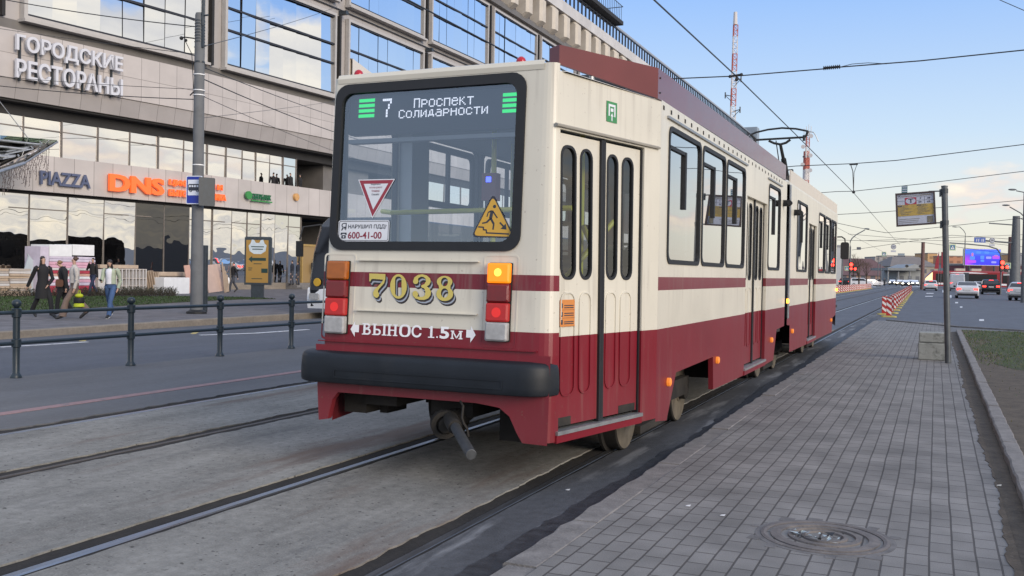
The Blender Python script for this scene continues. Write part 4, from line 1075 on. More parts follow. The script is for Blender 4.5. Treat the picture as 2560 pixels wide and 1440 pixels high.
M['num_y'] = paint('yellow number paint', (0.60, 0.49, 0.12), 0.4, 0, 0.04, 5)
M['num_k'] = paint('black number shade', (0.012, 0.014, 0.02), 0.4, 0, 0.1, 5)
M['num_s'] = paint('silver number shade', (0.36, 0.42, 0.50), 0.35, 0, 0.1, 5)
M['num_b'] = paint('brown number shade', (0.10, 0.065, 0.055), 0.4, 0, 0.1, 5)
nb = MB()
for outer, hs in GL:
    for k, (o_, mi) in enumerate(((1.0, 1), (.88, 1), (.76, 3), (.64, 2), (.52, 2), (.40, 3), (.28, 1), (.14, 1), (.05, 1), (0, 0))):
        sh = lambda pts, g=(3 if 0 < o_ < .1 else 0): [Z(x + 48 * o_, y + 92 * o_) for x, y in pts]
        nb.sheet(fB, sh(outer), [sh(h) for h in hs], .0015 + .0005 * k, mi)
    
nb.build('fleet_number', [M['num_y'], M['num_k'], M['num_s'], M['num_b']], TRAM)
M['white_dec'] = paint('white lettering', (0.86, 0.86, 0.88), 0.45, 0, 0.03, 5)
b = MB(); x0, zb = rb(905, 836); x1, _z = rb(1078 - 18, 848); zt = zb + .085
def LZ(zx, v): return (rb(900 + zx / 7.2, 830)[0], v)
hL = zt - zb
def bar(x0_, x1_, v0, v1, d=.003): b.sheet(fB, [LZ(x0_, zb + hL * v0), LZ(x1_, zb + hL * v0), LZ(x1_, zb + hL * v1), LZ(x0_, zb + hL * v1)], (), d)
def stem(x0_, x1_, top=1.0, sf=22): bar(x0_, x1_, 0, top); bar(x0_ - sf, x1_ + sf, 0, .09, .0034); bar(x0_ - sf, x1_ + sf, top - .09, top, .0034)
def bowl(x0_, x1_, v0, v1, w_=32, full=False):
    A = rrect(LZ(x0_, 0)[0], zb + hL * v0, LZ(x1_, 0)[0], zb + hL * v1, ((.0, .026, .026, .0) if not full else .036)); w2 = LZ(w_, 0)[0] - LZ(0, 0)[0]
    B2 = rrect(LZ(x0_, 0)[0] + w2 * (1 if full else .1), zb + hL * v0 + .011, LZ(x1_, 0)[0] - w2, zb + hL * v1 - .011, ((.0, .015, .015, .0) if not full else .022))
    b.ring(fB, A, B2, .0015, .0032)
stem(62, 100); bowl(95, 182, .5, 1.0); bowl(95, 197, 0, .56)
stem(245, 283); bowl(278, 378, 0, .56); stem(420, 458)
stem(510, 548); stem(620, 658); bar(545, 625, .44, .54)
bowl(708, 912, -.03, 1.03, 44, True)
add_text(b, fB, 'С', LZ(930, 0)[0], zb - hL * .03, 1, 0, .003, (LZ(1112, 0)[0], zb + hL * 1.03), bold=.02)
bar(1268, 1308, 0, 1); bar(1232, 1345, 0, .09, .0034); bar(1240, 1270, .78, .88)
b.sheet(fB, circ(*LZ(1395, zb + hL * .09), .0065, None, 10), (), .003)
add_text(b, fB, '5', LZ(1440, 0)[0], zb - hL * .03, 1, 0, .003, (LZ(1610, 0)[0], zb + hL), bold=.03)
stem(1655, 1680, .7, 18); stem(1800, 1835, .7, 18)
for q in ((1668, 1748), (1822, 1742)):
    s0 = Vector(LZ(q[0], zb + hL * .70)); s1 = Vector(LZ(q[1], zb + hL * .06)); w_ = Vector((.0055, 0)); b.sheet(fB, [tuple(s0 - w_), tuple(s0 + w_), tuple(s1 + w_), tuple(s1 - w_)], (), .0037)
for cx, sg in ((rb(888, 823)[0], -1), (rb(1177, 836)[0], 1)):
    b.sheet(fB, [(cx + sg * .04, zb + .035), (cx + sg * .0, zb + .10), (cx + sg * .0, zb + .07), (cx - sg * .035, zb + .07), (cx - sg * .035, zb + .015), (cx, zb + .015), (cx, zb - .02)], (), .003)
b.build('clearance_lettering', M['white_dec'], TRAM)

# ---- stickers on the rear glass
def st(px, py): return rb(px, py)
M['stick_white'] = paint('white sticker', (0.70, 0.72, 0.76), 0.4, 0, 0.03, 5)
M['stick_red'] = paint('red sticker border', (0.30, 0.03, 0.05), 0.4, 0, 0.05, 5)
M['stick_ink'] = paint('dark sticker print', (0.03, 0.035, 0.05), 0.5, 0, 0.05, 5)
M['stick_wine'] = paint('wine red sticker print', (0.24, 0.02, 0.04), 0.5, 0, 0.05, 5)
M['stick_yel'] = paint('yellow warning sticker', (0.62, 0.36, 0.05), 0.45, 0, 0.05, 5)
M['stick_grn'] = paint('green sticker', (0.05, 0.24, 0.08), 0.45, 0, 0.05, 5)
M['stick_ora'] = paint('orange sticker', (0.60, 0.22, 0.05), 0.45, 0, 0.05, 5)
a0, a1, a2 = st(895, 449), st(987, 447), st(930, 546)
c0 = ((a0[0] + a1[0] + a2[0]) / 3, (a0[1] + a1[1] + a2[1]) / 3)
tri = lambda k: [(c0[0] + (p[0] - c0[0]) * k, c0[1] + (p[1] - c0[1]) * k) for p in (a0, a2, a1)]
b = MB(); b.sheet(fB, tri(1.0), (), -.004, 0); b.sheet(fB, tri(.93), (), -.0034, 1); b.sheet(fB, tri(.66), (), -.0028, 0)
for i, (tx, wv, mi) in enumerate((('Водитель!', .085, 2), ('УСТУПИ ДОРОГУ', .112, 3), ('ТРАМВАЮ', .072, 3), ('Спасибо!', .066, 2))):
    cz = c0[1] + .052 - .025 * i; add_text(b, fB, tx, c0[0] - wv / 2 + .004, cz, 1, mi, -.0022, (c0[0] + wv / 2 + .004, cz + .015), bold=.02)
b.build('yield_sticker', [M['stick_white'], M['stick_red'], M['stick_ink'], M['stick_wine']], TRAM)
(u0, v1), (u1, v0) = st(846, 551), st(971, 604)
b = MB(); b.sheet(fB, rrect(u0, v0, u1, v1, .018), (), -.0036, 0)
b.ring(fB, rrect(u0 + .006, v0 + .006, u1 - .006, v1 - .006, .015), rrect(u0 + .010, v0 + .010, u1 - .010, v1 - .010, .012), -.004, -.003, 1)
wd, hg = u1 - u0, v1 - v0
add_text(b, fB, 'Я', u0 + wd * .06, v0 + hg * .52, 1, 1, -.0026, (u0 + wd * .165, v0 + hg * .88), bold=.0)
add_text(b, fB, 'НАРУШИЛ ПДД?', u0 + wd * .20, v0 + hg * .58, 1, 1, -.0026, (u0 + wd * .945, v0 + hg * .80), bold=.02)
add_text(b, fB, '600-41-00', u0 + wd * .20, v0 + hg * .13, 1, 2, -.0026, (u0 + wd * .86, v0 + hg * .46), bold=.02)
b.sheet(fB, rrect(u0 + wd * .07, v0 + hg * .14, u0 + wd * .16, v0 + hg * .30, .006), [circ(u0 + wd * .115, v0 + hg * .22, .007, None, 10)], -.0026, 1)
b.sheet(fB, [(u0 + wd * .05, v0 + hg * .32), (u0 + wd * .085, v0 + hg * .32), (u0 + wd * .09, v0 + hg * .36), (u0 + wd * .14, v0 + hg * .36), (u0 + wd * .145, v0 + hg * .32), (u0 + wd * .18, v0 + hg * .32), (u0 + wd * .17, v0 + hg * .42), (u0 + wd * .06, v0 + hg * .42)], (), -.0026, 1)
b.build('phone_sticker', [M['stick_white'], M['stick_ink'], M['stick_wine']], TRAM)
# yellow triangle: person stepping off
A, B_, C_ = st(1232, 486), st(1179, 591), st(1285, 594)
c0 = ((A[0] + B_[0] + C_[0]) / 3, (A[1] + B_[1] + C_[1]) / 3)
def rtri(k, r=.12):
    out_ = []
    P = [Vector((c0[0] + (p[0] - c0[0]) * k, c0[1] + (p[1] - c0[1]) * k)) for p in (A, B_, C_)]
    for i, p in enumerate(P):
        q, s_ = P[i - 1], P[(i + 1) % 3]
        for t_ in (0, .33, .66, 1):
            a_ = p.lerp(q, r); e_ = p.lerp(s_, r); out_.append(tuple(a_ * (1 - t_) ** 2 + p * 2 * t_ * (1 - t_) + e_ * t_ ** 2))
    return out_
b = MB(); b.sheet(fB, rtri(1.04), (), -.004, 1); b.sheet(fB, rtri(.94), (), -.0034, 0)
def seg(p, q, w0, w1=None, d=-.0028):
    w1 = w1 or w0; p, q = Vector(st(*p)), Vector(st(*q)); t_ = (q - p).normalized(); n_ = Vector((-t_.y, t_.x))
    b.sheet(fB, [tuple(p + n_ * w0), tuple(q + n_ * w1), tuple(q - n_ * w1), tuple(p - n_ * w0)], (), d, 1)
b.sheet(fB, circ(*st(1236, 516), .0125, None, 12), (), -.0026, 1)
for sgm in (((1230, 526), (1226, 546), .012), ((1226, 545), (1234, 560), .008), ((1234, 560), (1232, 574), .006), ((1226, 546), (1216, 556), .007), ((1216, 556), (1205, 558), .005), ((1231, 527), (1243, 545), .005), ((1228, 527), (1220, 531), .005), ((1220, 531), (1217, 542), .004),
            ((1195, 567), (1208, 568), .005), ((1208, 567), (1208, 574), .005), ((1207, 574), (1216, 575), .005), ((1215, 574), (1216, 582), .005), ((1214, 582), (1272, 585), .005), ((1249, 556), (1261, 569), .006)): seg(*sgm)
b.sheet(fB, [st(1266, 574), st(1251, 572), st(1264, 559)], (), -.0027, 1)
b.build('warning_sticker', [M['stick_yel'], M['stick_ink']], TRAM)
# green sign over the door, orange notice on the leaf
b = MB(); b.sheet(fD, [(.648, 2.675), (.80, 2.675), (.80, 2.83), (.648, 2.83)], (), .002, 0)
b.sheet(fD, [(.675, 2.72), (.675, 2.81), (.775, 2.81), (.775, 2.72), (.757, 2.72), (.757, 2.793), (.693, 2.793), (.693, 2.72)], (), .0028, 1)
b.sheet(fD, [(.718, 2.685), (.732, 2.685), (.732, 2.72), (.745, 2.72), (.725, 2.745), (.705, 2.72), (.718, 2.72)], (), .0028, 1); b.sheet(fD, [(.705, 2.755), (.745, 2.755), (.745, 2.78), (.705, 2.78)], (), .0028, 1)
b.build('entry_sign', [M['stick_grn'], M['stick_white']], TRAM)
b = MB(); b.sheet(fD, rrect(.075, 1.155, .275, 1.345, .01), (), -.024, 0)
for i, zz in enumerate((1.30, 1.285, 1.245, 1.23, 1.185, 1.172)):
    b.sheet(fD, [(.13, zz), (.255, zz), (.255, zz + .007), (.13, zz + .007)], (), -.0233, 1)
for zz in (1.285, 1.225, 1.17): b.sheet(fD, rrect(.09, zz, .112, zz + .035, .004), (), -.0233, 1)
for zz in (1.215, 1.272): b.sheet(fD, [(.08, zz), (.27, zz), (.27, zz + .002), (.08, zz + .002)], (), -.0232, 1)
b.build('notice_sticker', [M['stick_ora'], M['stick_ink']], TRAM)

# ---- destination display behind the rear glass
FONT = {'П': '11111 10001 10001 10001 10001 10001 10001', 'р': '00000 11110 10001 10001 11110 10000 10000', 'о': '00000 01110 10001 10001 10001 10001 01110', 'с': '00000 01110 10001 10000 10000 10001 01110',
        'п': '00000 11111 10001 10001 10001 10001 10001', 'е': '00000 01110 10001 11111 10000 10001 01110', 'к': '00000 10010 10100 11000 10100 10010 10001', 'т': '00000 11111 00100 00100 00100 00100 00100',
        'С': '01110 10001 10000 10000 10000 10001 01110', 'л': '00000 01111 01001 01001 01001 01001 10001', 'и': '00000 10001 10011 10101 10101 11001 10001', 'д': '00000 00110 01010 01010 01010 11111 10001',
        'а': '00000 01110 00001 01111 10001 10001 01111', 'н': '00000 10001 10001 11111 10001 10001 10001', '7': '11111 00001 00010 00010 00100 00100 00100'}
b = MB(); b.plate(fB, rrect(-4.17, 2.56, -2.75, 2.86, .03), -.12, -.055); disp = b.build('destination_display', paint('black display panel', (0.012, 0.015, 0.022), 0.4, 0, 0.1, 5), TRAM)
M['led_w'] = emit('white display dot', (0.85, 0.88, 1.0), 0.75)
M['led_g'] = emit('green display dot', (0.0, 0.8, 0.16), 0.75)
def dots(word, u0, u1, v0, v1):
    n = len(word) * 6 - 1; du = (u1 - u0) / n; dv = (v1 - v0) / 7; mb = MB()
    for i, ch in enumerate(word):
        for r_, row in enumerate(FONT[ch].split()):
            for c2, bit in enumerate(row):
                if bit == '1':
                    u = u0 + (i * 6 + c2) * du; v = v1 - (r_ + 1) * dv
                    mb.sheet(fB, [(u, v), (u + du * .92, v), (u + du * .92, v + dv * .86), (u, v + dv * .86)], (), -.053)
    return mb
o_ = [dots('7', *[f for f in (rb(947, 265)[0], rb(970, 265)[0])], rb(955, 290)[1], rb(955, 243)[1]),
      dots('Проспект', rb(1026, 250)[0], rb(1176, 250)[0], rb(1100, 262)[1], rb(1100, 238)[1]), dots('Солидарности', rb(988, 275)[0], rb(1212, 275)[0], rb(1100, 287)[1], rb(1100, 265)[1])]
for q in o_: q.build('display_text', M['led_w'], disp)
b = MB()
for (p0, p1, pt, pb) in ((889, 926, 242, 291), (1250, 1292, 226, 278)):
    (u0, v1), (u1, v0) = rb(p0, pt), rb(p1, pb)
    for k in range(4): b.sheet(fB, [(u0, v0 + (v1 - v0) * (k / 4 + .02)), (u1, v0 + (v1 - v0) * (k / 4 + .02)), (u1, v0 + (v1 - v0) * (k / 4 + .18)), (u0, v0 + (v1 - v0) * (k / 4 + .18))], (), -.053)
b.build('display_bars', M['led_g'], disp)
MB().plate(fB, [(-4.17, 2.50), (-2.75, 2.50), (-2.75, 2.53), (-4.17, 2.53)], -.14, -.06).build('display_shelf', M['inner'], disp)

# ---- inside
PLN = [(XL + .07, 7.7), (-4.3, 6.4), (-2.45, 6.4), (XR - .07, 7.7), (XR - .07, 14.85), (XL + .07, 14.85)]
PFN = lambda u, v, d: (u, v, d)
b = MB(); b.plate(PFN, PLN, .84, .90); b.build('floor', M['soot'], TRAM)
b = MB(); b.plate(PFN, PLN, 2.82, 2.86); b.build('ceiling', M['ceil'], TRAM)
b = MB(); b.bx((XL + .06, 15.2, .84), (XR - .06, 24, .90)); b.build('floor', M['soot'], TRAM)
b = MB(); b.bx((XL + .08, 15.2, 2.82), (XR - .08, 24, 2.86)); b.build('ceiling', M['ceil'], TRAM)
MB().bx((XL + .4, 22.9, .9), (XR - .4, 22.98, 2.8)).build('cab_wall', M['ceil'], TRAM)
b = MB(); b.bx((XL + .045, 7.7, .9), (XL + .06, 14.85, 1.6)); b.bx((XR - .06, 7.7, .9), (XR - .045, 11.5, 1.6)); b.build('lining', M['inner'], TRAM)
for x in (XL + .45, XR - .45):
    for y in ((7.95, 8.8, 9.65, 10.5) if x < XC else (8.1, 8.95, 9.8, 10.6)):
        for dx_ in ((-.2, .2) if x < XC else (0,)):
            s_ = MB(); cx = x + dx_
            s_.box((cx, y, 1.33), (.40, .42, .07)); s_.loops([[(cx + u, y - .20 + .05 * (v - 1.35) + d, v) for u, v in rrect(-.2, 1.36, .2, 1.74, .08)] for d in (0, .05)], True, True, True); s_.tube((cx, y, .9), (cx, y, 1.3), .03)
            so = s_.build('seat', M['seat'], TRAM)
            h_ = MB(); h_.path([(cx - .2, y - .21, 1.45), (cx - .2, y - .205, 1.72), (cx - .14, y - .2, 1.79), (cx + .14, y - .2, 1.79), (cx + .2, y - .205, 1.72), (cx + .2, y - .21, 1.45)], .014, 6); h_.build('seat_frame', M['steel'], so)
for pts in (((-3.15, 6.75, .9), (-3.15, 6.75, 2.82)), ((-4.05, 6.75, 2.0), (-2.50, 6.75, 2.02)), ((-2.55, 7.1, .9), (-2.55, 7.1, 2.8)), ((-2.65, 6.8, .95), (-2.65, 6.8, 1.95)), ((-4.3, 7.0, 2.03), (-4.05, 6.75, 2.0)), ((-3.9, 8.8, .9), (-3.9, 8.8, 2.82)), ((-2.9, 9.9, .9), (-2.9, 9.9, 2.82)), ((-2.75, 6.6, 1.2), (-2.35, 7.3, 1.95)), ((-2.5, 7.0, 1.9), (-2.3, 7.45, 1.2))):
    MB().tube(pts[0], pts[1], .021).build('grab_rail', M['yellow'], TRAM)
b = MB(); b.bx((-3.21, 6.66, 2.08), (-3.09, 6.745, 2.29)); vd = b.build('ticket_validator', paint('red validator case', (0.22, 0.02, 0.03), 0.4, 0, .1, 5), TRAM)
MB().bx((-3.17, 6.652, 2.22), (-3.13, 6.658, 2.26)).build('lamp', emit('blue lamp', (0.05, 0.08, 1.0), 2.5), vd)
b = MB()
for x in (XL + .12,): b.bx((x - .05, 7.66, .9), (x + .10, 7.98, 2.8))
b.bx((XR - .22, 7.6, .9), (XR - .08, 7.86, 2.8)); b.build('pillar', M['inner'], TRAM)

# ---- roof fairings, marker lamps
def fairing(sg, mt, ya, yb, tail, mt_in):
    b = MB(); X = XR if sg > 0 else XL
    x_ = lambda q: XC + (q - XC) * 1.0 if sg > 0 else 2 * XC - q
    if tail:
        out_ = [((x_(-2.70), 6.78), 3.115, 3.235), ((x_(-2.62), 6.74), 3.10, 3.245), ((x_(-2.085), 7.57), 2.955, 3.20)]
    else: out_ = [((x_(-2.085), ya), 2.985, 3.19)]
    if tail and sg < 0: out_ = [((-4.37, 6.58), 3.10, 3.215), ((-4.34, 6.53), 3.09, 3.225), ((-4.61, 7.57), 2.955, 3.20)]
    if tail: out_ += [((x_(-2.085), 9.6), 2.975, 3.20)]
    out_ += [((x_(-2.085), yb), 2.98, 3.20)]
    rg = []
    for i, ((x, y), z0, z1) in enumerate(out_):
        nx = -0.02 * sg; ny = 0.0
        rg.append([(x, y, z0), (x, y, z1), (x + nx, y + .012 * (i < 3 and tail), z1), (x + nx, y + .012 * (i < 3 and tail), z0)])
    b.loops(rg, True, True, True)
    o = b.build('roof_fairing', mt, TRAM)
    p = MB()
    if tail:
        for t_ in (.35, .72):
            x = -2.62 + (-2.085 + 2.62) * t_; y = 6.74 + .83 * t_; p.tube((x_(x - .03), y, 3.0), (x_(x - .03), y, 3.16), .022)
    yy = 8.0 if tail else ya + .3
    while yy < yb: p.bx((x_(-2.14), yy, 2.98), (x_(-2.107), yy + .04, 3.12)); yy += .9
    p.build('fairing_post', M['steel'], o)
    if tail:
        bl = MB(); 
        for (sy, sz) in ((0.06, .04), (.06, .16)): bl.ball((x_(-2.083), 7.57 + sy, 2.97 + sz), .008, 6, 4)
        bl.build('bolt', M['black'], o)
    return o
fairing(1, M['shroud'], 0, 14.78, True, None)
fairing(1, M['shroud_cream'], 15.3, 22.9, False, None)
fairing(-1, M['shroud_cream'], 0, 14.78, True, None)
fairing(-1, M['shroud_cream'], 15.3, 22.9, False, None)
b = MB(); b.bx((-2.75, 7.45, 3.02), (-2.35, 8.4, 3.16)); b.build('roof_box', M['dark_steel'], TRAM)
M['red_dome'] = paint('red lamp dome', (0.40, 0.012, 0.025), 0.15, 0, .1, 9)
for px, py in ((1303, 152), (897, 178)):
    p = onP(px, py, (0, 6.3, 3.0), (0, 1, 0)); b = MB(); b.lathe([(.036, 0), (.036, .02), (.028, .038), (.012, .05), (.001, .052)], (p.x, 6.3, 3.02), None, 14); b.lathe([(.042, -.012), (.042, .002)], (p.x, 6.3, 3.02), None, 14); b.build('marker_lamp', M['red_dome'], TRAM, True)
# small side lamps
M['lamp_orange'] = emit('orange side lamp', (1.0, 0.28, 0.03), 0.35, (0.5, 0.16, 0.03))
M['lamp_hot'] = emit('lit orange side lamp', (1.0, 0.36, 0.04), 3.0, (0.5, 0.16, 0.03))
for (y, z, k) in ((8.03, .62, 0), (10.02, .655, 0), (13.62, .66, 0), (15.72, .68, 0), (21.9, .62, 0), (15.1, 1.17, 1), (23.02, 1.27, 1)):
    b = MB(); b.loops([[fR(u, v, d) for u, v in circ(y, z, r_, r_ * 1.1, 10)] for d, r_ in ((0.002, .034), (.028, .034), (.036, .022))], True, True, True); b.build('side_lamp', M['lamp_hot' if k else 'lamp_orange'], TRAM)
for y, z in ((14.55, 2.62), (15.75, 2.56)):
    b = MB(); b.box((XR + .05, y, z), (.10, .07, .09)); b.tube((XR + .1, y - .01, z), (XR + .1, y - .09, z), .035); b.build('camera_pod', M['black'], TRAM)
# mirror at the front corner
b = MB(); b.loops([[(-2.02 + u, 24.35 + d, v) for u, v in rrect(-.10, 1.99, .09, 2.40, .05)] for d in (0, .09)], True, True, True); mr = b.build('mirror', M['black'], TRAM)
MB().path([(-2.3, 24.3, 2.52), (-2.1, 24.38, 2.53), (-2.03, 24.4, 2.48), (-2.02, 24.4, 2.38)], .018, 6).build('mirror_arm', M['black'], mr)

# ---- pantograph
PY = 22.75
pb = lambda px, py, y=PY: tuple(onY(px, py, y))
b = MB(); pts = [pb(1876, 337), pb(1890, 331), pb(1920, 324), pb(1955, 320), pb(1990, 322), pb(2020, 328)]
b.path(pts, .022, 8); pn = b.build('pantograph', M['black'], TRAM)
b = MB(); b.path([pb(1862, 355), pb(1866, 345), pb(1876, 337)], .011, 6); b.path([pb(2020, 328), pb(2034, 331), pb(2040, 340), pb(2046, 354)], .011, 6); b.build('horn', M['steel'], pn)
b = MB(); b.tube(pb(1888, 350), pb(2010, 343), .024); b.path([pb(1878, 337), pb(1883, 343), pb(1890, 350)], .03, 6); b.path([pb(2020, 328), pb(2016, 338), pb(2009, 345)], .03, 6)
b.path([pb(1922, 352), pb(1935, 358), pb(1951, 361), pb(1965, 357), pb(1976, 349)], .03, 6); b.tube(pb(1887, 345), pb(1887, 357), .035); b.tube(pb(2010, 338), pb(2010, 352), .03); b.build('head_frame', M['black'], pn)
b = MB(); b.tube(pb(1951, 361), pb(1959, 400, 23.0), .035, .04); b.tube(pb(1959, 398, 23.0), pb(1965, 440, 23.4), .06, .075); b.tube(pb(1940, 352), pb(1950, 422, 23.2), .012); b.build('arm', M['black'], pn)
b = MB(); b.tube(pb(1970, 425, 23.4), pb(1982, 424, 23.4), .015); b.tube(pb(1982, 424, 23.4), pb(1982, 445, 23.4), .015); b.ball(pb(1982, 439, 23.4), .03, 8, 6); b.tube(pb(1966, 438, 23.4), (XC, 23.5, 3.05), .09, .12); b.bx((XC - .5, 22.6, 3.05), (XC + .5, 24.0, 3.2)); b.build('base', M['black'], pn)

# ---- running gear and coupler
M['wheel'] = paint('dusty wheel', (0.135, 0.115, 0.085), 0.75, 0.1, 0.3, 9, dirt=((0.06, 0.05, 0.04), 0.7), dirt_scale=5)
rx = Matrix.Rotation(R(90), 3, 'Y')
def wheel(x, y, sg):
    q = Matrix.Rotation(R(90 * sg), 3, 'Y'); c = (x, y, .312); n = 32
    b = MB(); b.lathe([(.04, .14), (.10, .13), (.10, .09), (.22, .075), (.235, .12), (.298, .122)], c, q, n, 0)
    b.lathe([(.298, .1215), (.31, .11), (.31, .0), (.34, -.01), (.34, -.035), (.1, -.035)], c, q, n, 1)
    o = b.build('wheel', [M['wheel'], M['soot']], TRAM, True)
    h = MB(); h.lathe([(.075, .13), (.075, .20), (.05, .215), (.001, .215)], c, q, 16); h.build('axle_box', M['soot'], o)
for y in (8.07, 9.93, 14.85, 16.4, 20.2, 22.0):
    wheel(-2.57, y, 1); wheel(-4.13, y, -1)
for y0 in (7.8, 14.5, 19.9):
    b = MB(); b.bx((-2.50, y0 + .1, .30), (-2.36, y0 + 2.2, .48)); b.bx((-4.35, y0 + .1, .30), (-4.2, y0 + 2.2, .48)); b.bx((-4.1, y0 + .8, .28), (-2.6, y0 + 1.4, .6)); b.bx((-2.52, y0 + .55, .10), (-2.40, y0 + 1.5, .17)); b.build('bogie', M['soot'], TRAM)
b = MB(); b.bx((-4.2, 6.6, .62), (-2.5, 14.7, .84)); b.bx((-4.5, 10.6, .40), (-2.25, 13.6, .84)); b.bx((-4.5, 16.9, .40), (-2.25, 19.6, .84)); b.bx((-4.5, 20.4, .66), (-2.25, 24, .84))
b.bx((-4.0, 6.3, .50), (-3.72, 6.9, .62)); b.bx((-4.22, 6.35, .42), (-4.02, 7.0, .7)); b.bx((-2.95, 6.5, .28), (-2.66, 7.0, .62)); b.bx((-3.45, 6.35, .455), (-3.1, 6.9, .62)); b.bx((-4.02, 6.55, .40), (-3.95, 6.85, .62)); b.build('underframe', M['soot'], TRAM)
b = MB(); p0, p1 = onY(1128, 1050, 6.12), onY(1178, 1137, 5.50)
q = (p1 - p0).to_track_quat('Z', 'Y').to_matrix()
b.tube(p0, p1, .036, .036, 20); cp = b.build('coupler', paint('grey coupler bar', (0.075, 0.08, 0.085), 0.5, 0.4, 0.2, 20), TRAM, False, 0.004)
b = MB(); b.lathe([(.055, 0), (.055, .2), (.05, .22)], p0 + (p1 - p0) * -.05, q, 16); c_ = onY(1112, 1060, 6.15)
b.lathe([(.07, -.02), (.104, -.02), (.104, .03), (.07, .03), (.066, 0)], c_, q, 20); b.lathe([(.068, -.16), (.064, -.02), (.05, .03), (.052, .06)], c_, q, 16); b.tube(c_, c_ + Vector((0, .35, .04)), .07)
b.bx((c_.x - .13, c_.y + .02, c_.z - .02), (c_.x - .10, c_.y + .1, c_.z + .05)); b.build('coupler_socket', M['soot'], cp)
b = MB(); b.path([onY(1151, 1003, 6.05), onY(1158, 1015, 6.02), onY(1155, 1045, 6.0), onY(1160, 1060, 6.0), onY(1168, 1072, 6.0), onY(1171, 1092, 6.0)], .009, 6); b.build('safety_hook', M['soot'], cp)

# ================================================================== LEFT SIDE: RAILING, POLES, SIGNS, FURNITURE
M['rail_paint'] = paint('blue black railing paint', (0.018, 0.030, 0.040), 0.4, 0, 0.2, 8)
RX = -11.28
FEN = thing('street_railing', 'dark blue pipe railing with ball-topped posts between tram tracks and street', 'railing', (RX, 9.1, 0))
zt_, zl_, zball = onX(50, 781, RX).z, onX(50, 857, RX).z, onX(50, 752, RX).z
post = None
for k in range(-2, 16):
    y = 2.006 * k
    if post is None:
        b = MB(); b.lathe([(.075, 0), (.075, .02), (.058, .05), (.045, .07), (.045, zl_ - .06), (.06, zl_ - .05), (.062, zl_ + .05), (.045, zl_ + .06), (.045, zt_ - .07), (.06, zt_ - .06), (.063, zt_ + .05), (.05, zt_ + .06), (.05, zball - .12), (.022, zball - .095), (.03, zball - .085), (.055, zball - .06), (.062, zball - .03), (.05, zball), (.02, zball + .018), (.001, zball + .02)], (0, 0, 0), None, 16)
        post = b.build('post', M['rail_paint'], FEN, True); post.location = (0, y, 0)
    else:
        c = post.copy(); COL.objects.link(c); c.parent = FEN; c.location = (0, y, 0)
for z in (zt_, zl_):
    MB().tube((0, -4.2, z), (0, 30.2, z), .027, None, 10).build('rail', M['rail_paint'], FEN, True)

PV = 0.12
M['pole_conc'] = paint('spun concrete pole', (0.135, 0.142, 0.15), 0.8, 0, 0.12, 2.5, 0.3, 60, dirt=((0.10, 0.10, 0.10), 0.6), dirt_scale=2.0)
P0 = G(491, 784, PV); ptop = onY(492, 34, P0.y).z
POLE = thing('catenary_pole', 'tall round concrete pole on the pavement with wires fixed near its top', 'pole', (P0.x, P0.y, PV))
b = MB(); H = ptop - PV; b.lathe([(.19, 0), (.185, 1.2), (.140, H - .06), (.12, H), (.001, H + .03)], (0, 0, 0), None, 20); b.build('shaft', M['pole_conc'], POLE, True)
MB().lathe([(.30, 0), (.30, .06), (.22, .10), (.20, .12)], (0, 0, 0), None, 20).build('base_ring', M['black'], POLE)
b = MB()
for k in range(8): b.lathe([(.155, 0), (.155, .03)], (0, 0, H - .25 - .09 * k), None, 16)
b.lathe([(.16, 0), (.16, .05)], (0, 0, H - 1.5), None, 16); b.tube((-.2, 0, H - 1.0), (.25, 0, H - 1.0), .02)
b.tube((.16, -.05, H - .4), (.16, -.05, H + 1.8), .05); b.box((.16, -.05, H - .6), (.08, .06, .9)); b.tube((.1, -.05, H - .1), (.36, -.05, H - .1), .025); b.tube((.1, -.05, H + .9), (.36, -.05, H + .9), .025); b.build('clamp', M['dark_steel'], POLE)
for px_y in (189, 228, 240, 414):
    hh = onY(492, px_y, P0.y).z - PV; MB().lathe([(.172, 0), (.172, .03)], (0, 0, hh), None, 16).build('white_band', M['white_paint'], POLE)
b = MB(); b.path([(-.15, 0, H - .75), (-.5, -.1, H - .7), (-.62, -.1, H - .72)], .02, 6); b.ball((-.62, -.1, H - .72), .06, 8, 6); b.ball((-.45, -.1, H - .80), .05, 8, 6); b.path([(-.15, 0, H - 2.9), (-.22, 0, H - 2.2), (-.3, 0, H - 1.2), (-.55, -.05, H - .75)], .012, 5); b.path([(-.14, 0, H - 2.3), (-.35, 0, H - 2.45)], .02, 5); b.build('insulator', M['black'], POLE)
sp_ = G(511, 780, PV)
SP = thing('steel_post', 'dark square steel post close behind the concrete pole', 'post', (sp_.x, sp_.y, PV))
MB().box((0, 0, 1.05), (.15, .12, 2.1)).build('shaft', M['dark_steel'], SP, False, .01)
M['sign_blue'] = paint('blue sign face', (0.015, 0.035, 0.30), 0.35, 0, .05, 4)
M['sign_face'] = paint('white sign face', (0.66, 0.70, 0.78), 0.35, 0, .03, 4)
q0, q1 = onY(469, 440, P0.y - .25), onY(502, 510, P0.y - .25)
BS = thing('bus_stop_sign', 'blue and white bus stop sign with a black bus pictogram fixed to the concrete pole', 'sign', ((q0.x + q1.x) / 2, P0.y - .25, (q0.z + q1.z) / 2))
w_, h_ = (q1.x - q0.x) / 2, (q0.z - q1.z) / 2
ang = R(14)
fS = lambda u, v, d: (u * math.cos(ang) + d * math.sin(ang), -d * math.cos(ang) + u * math.sin(ang), v)
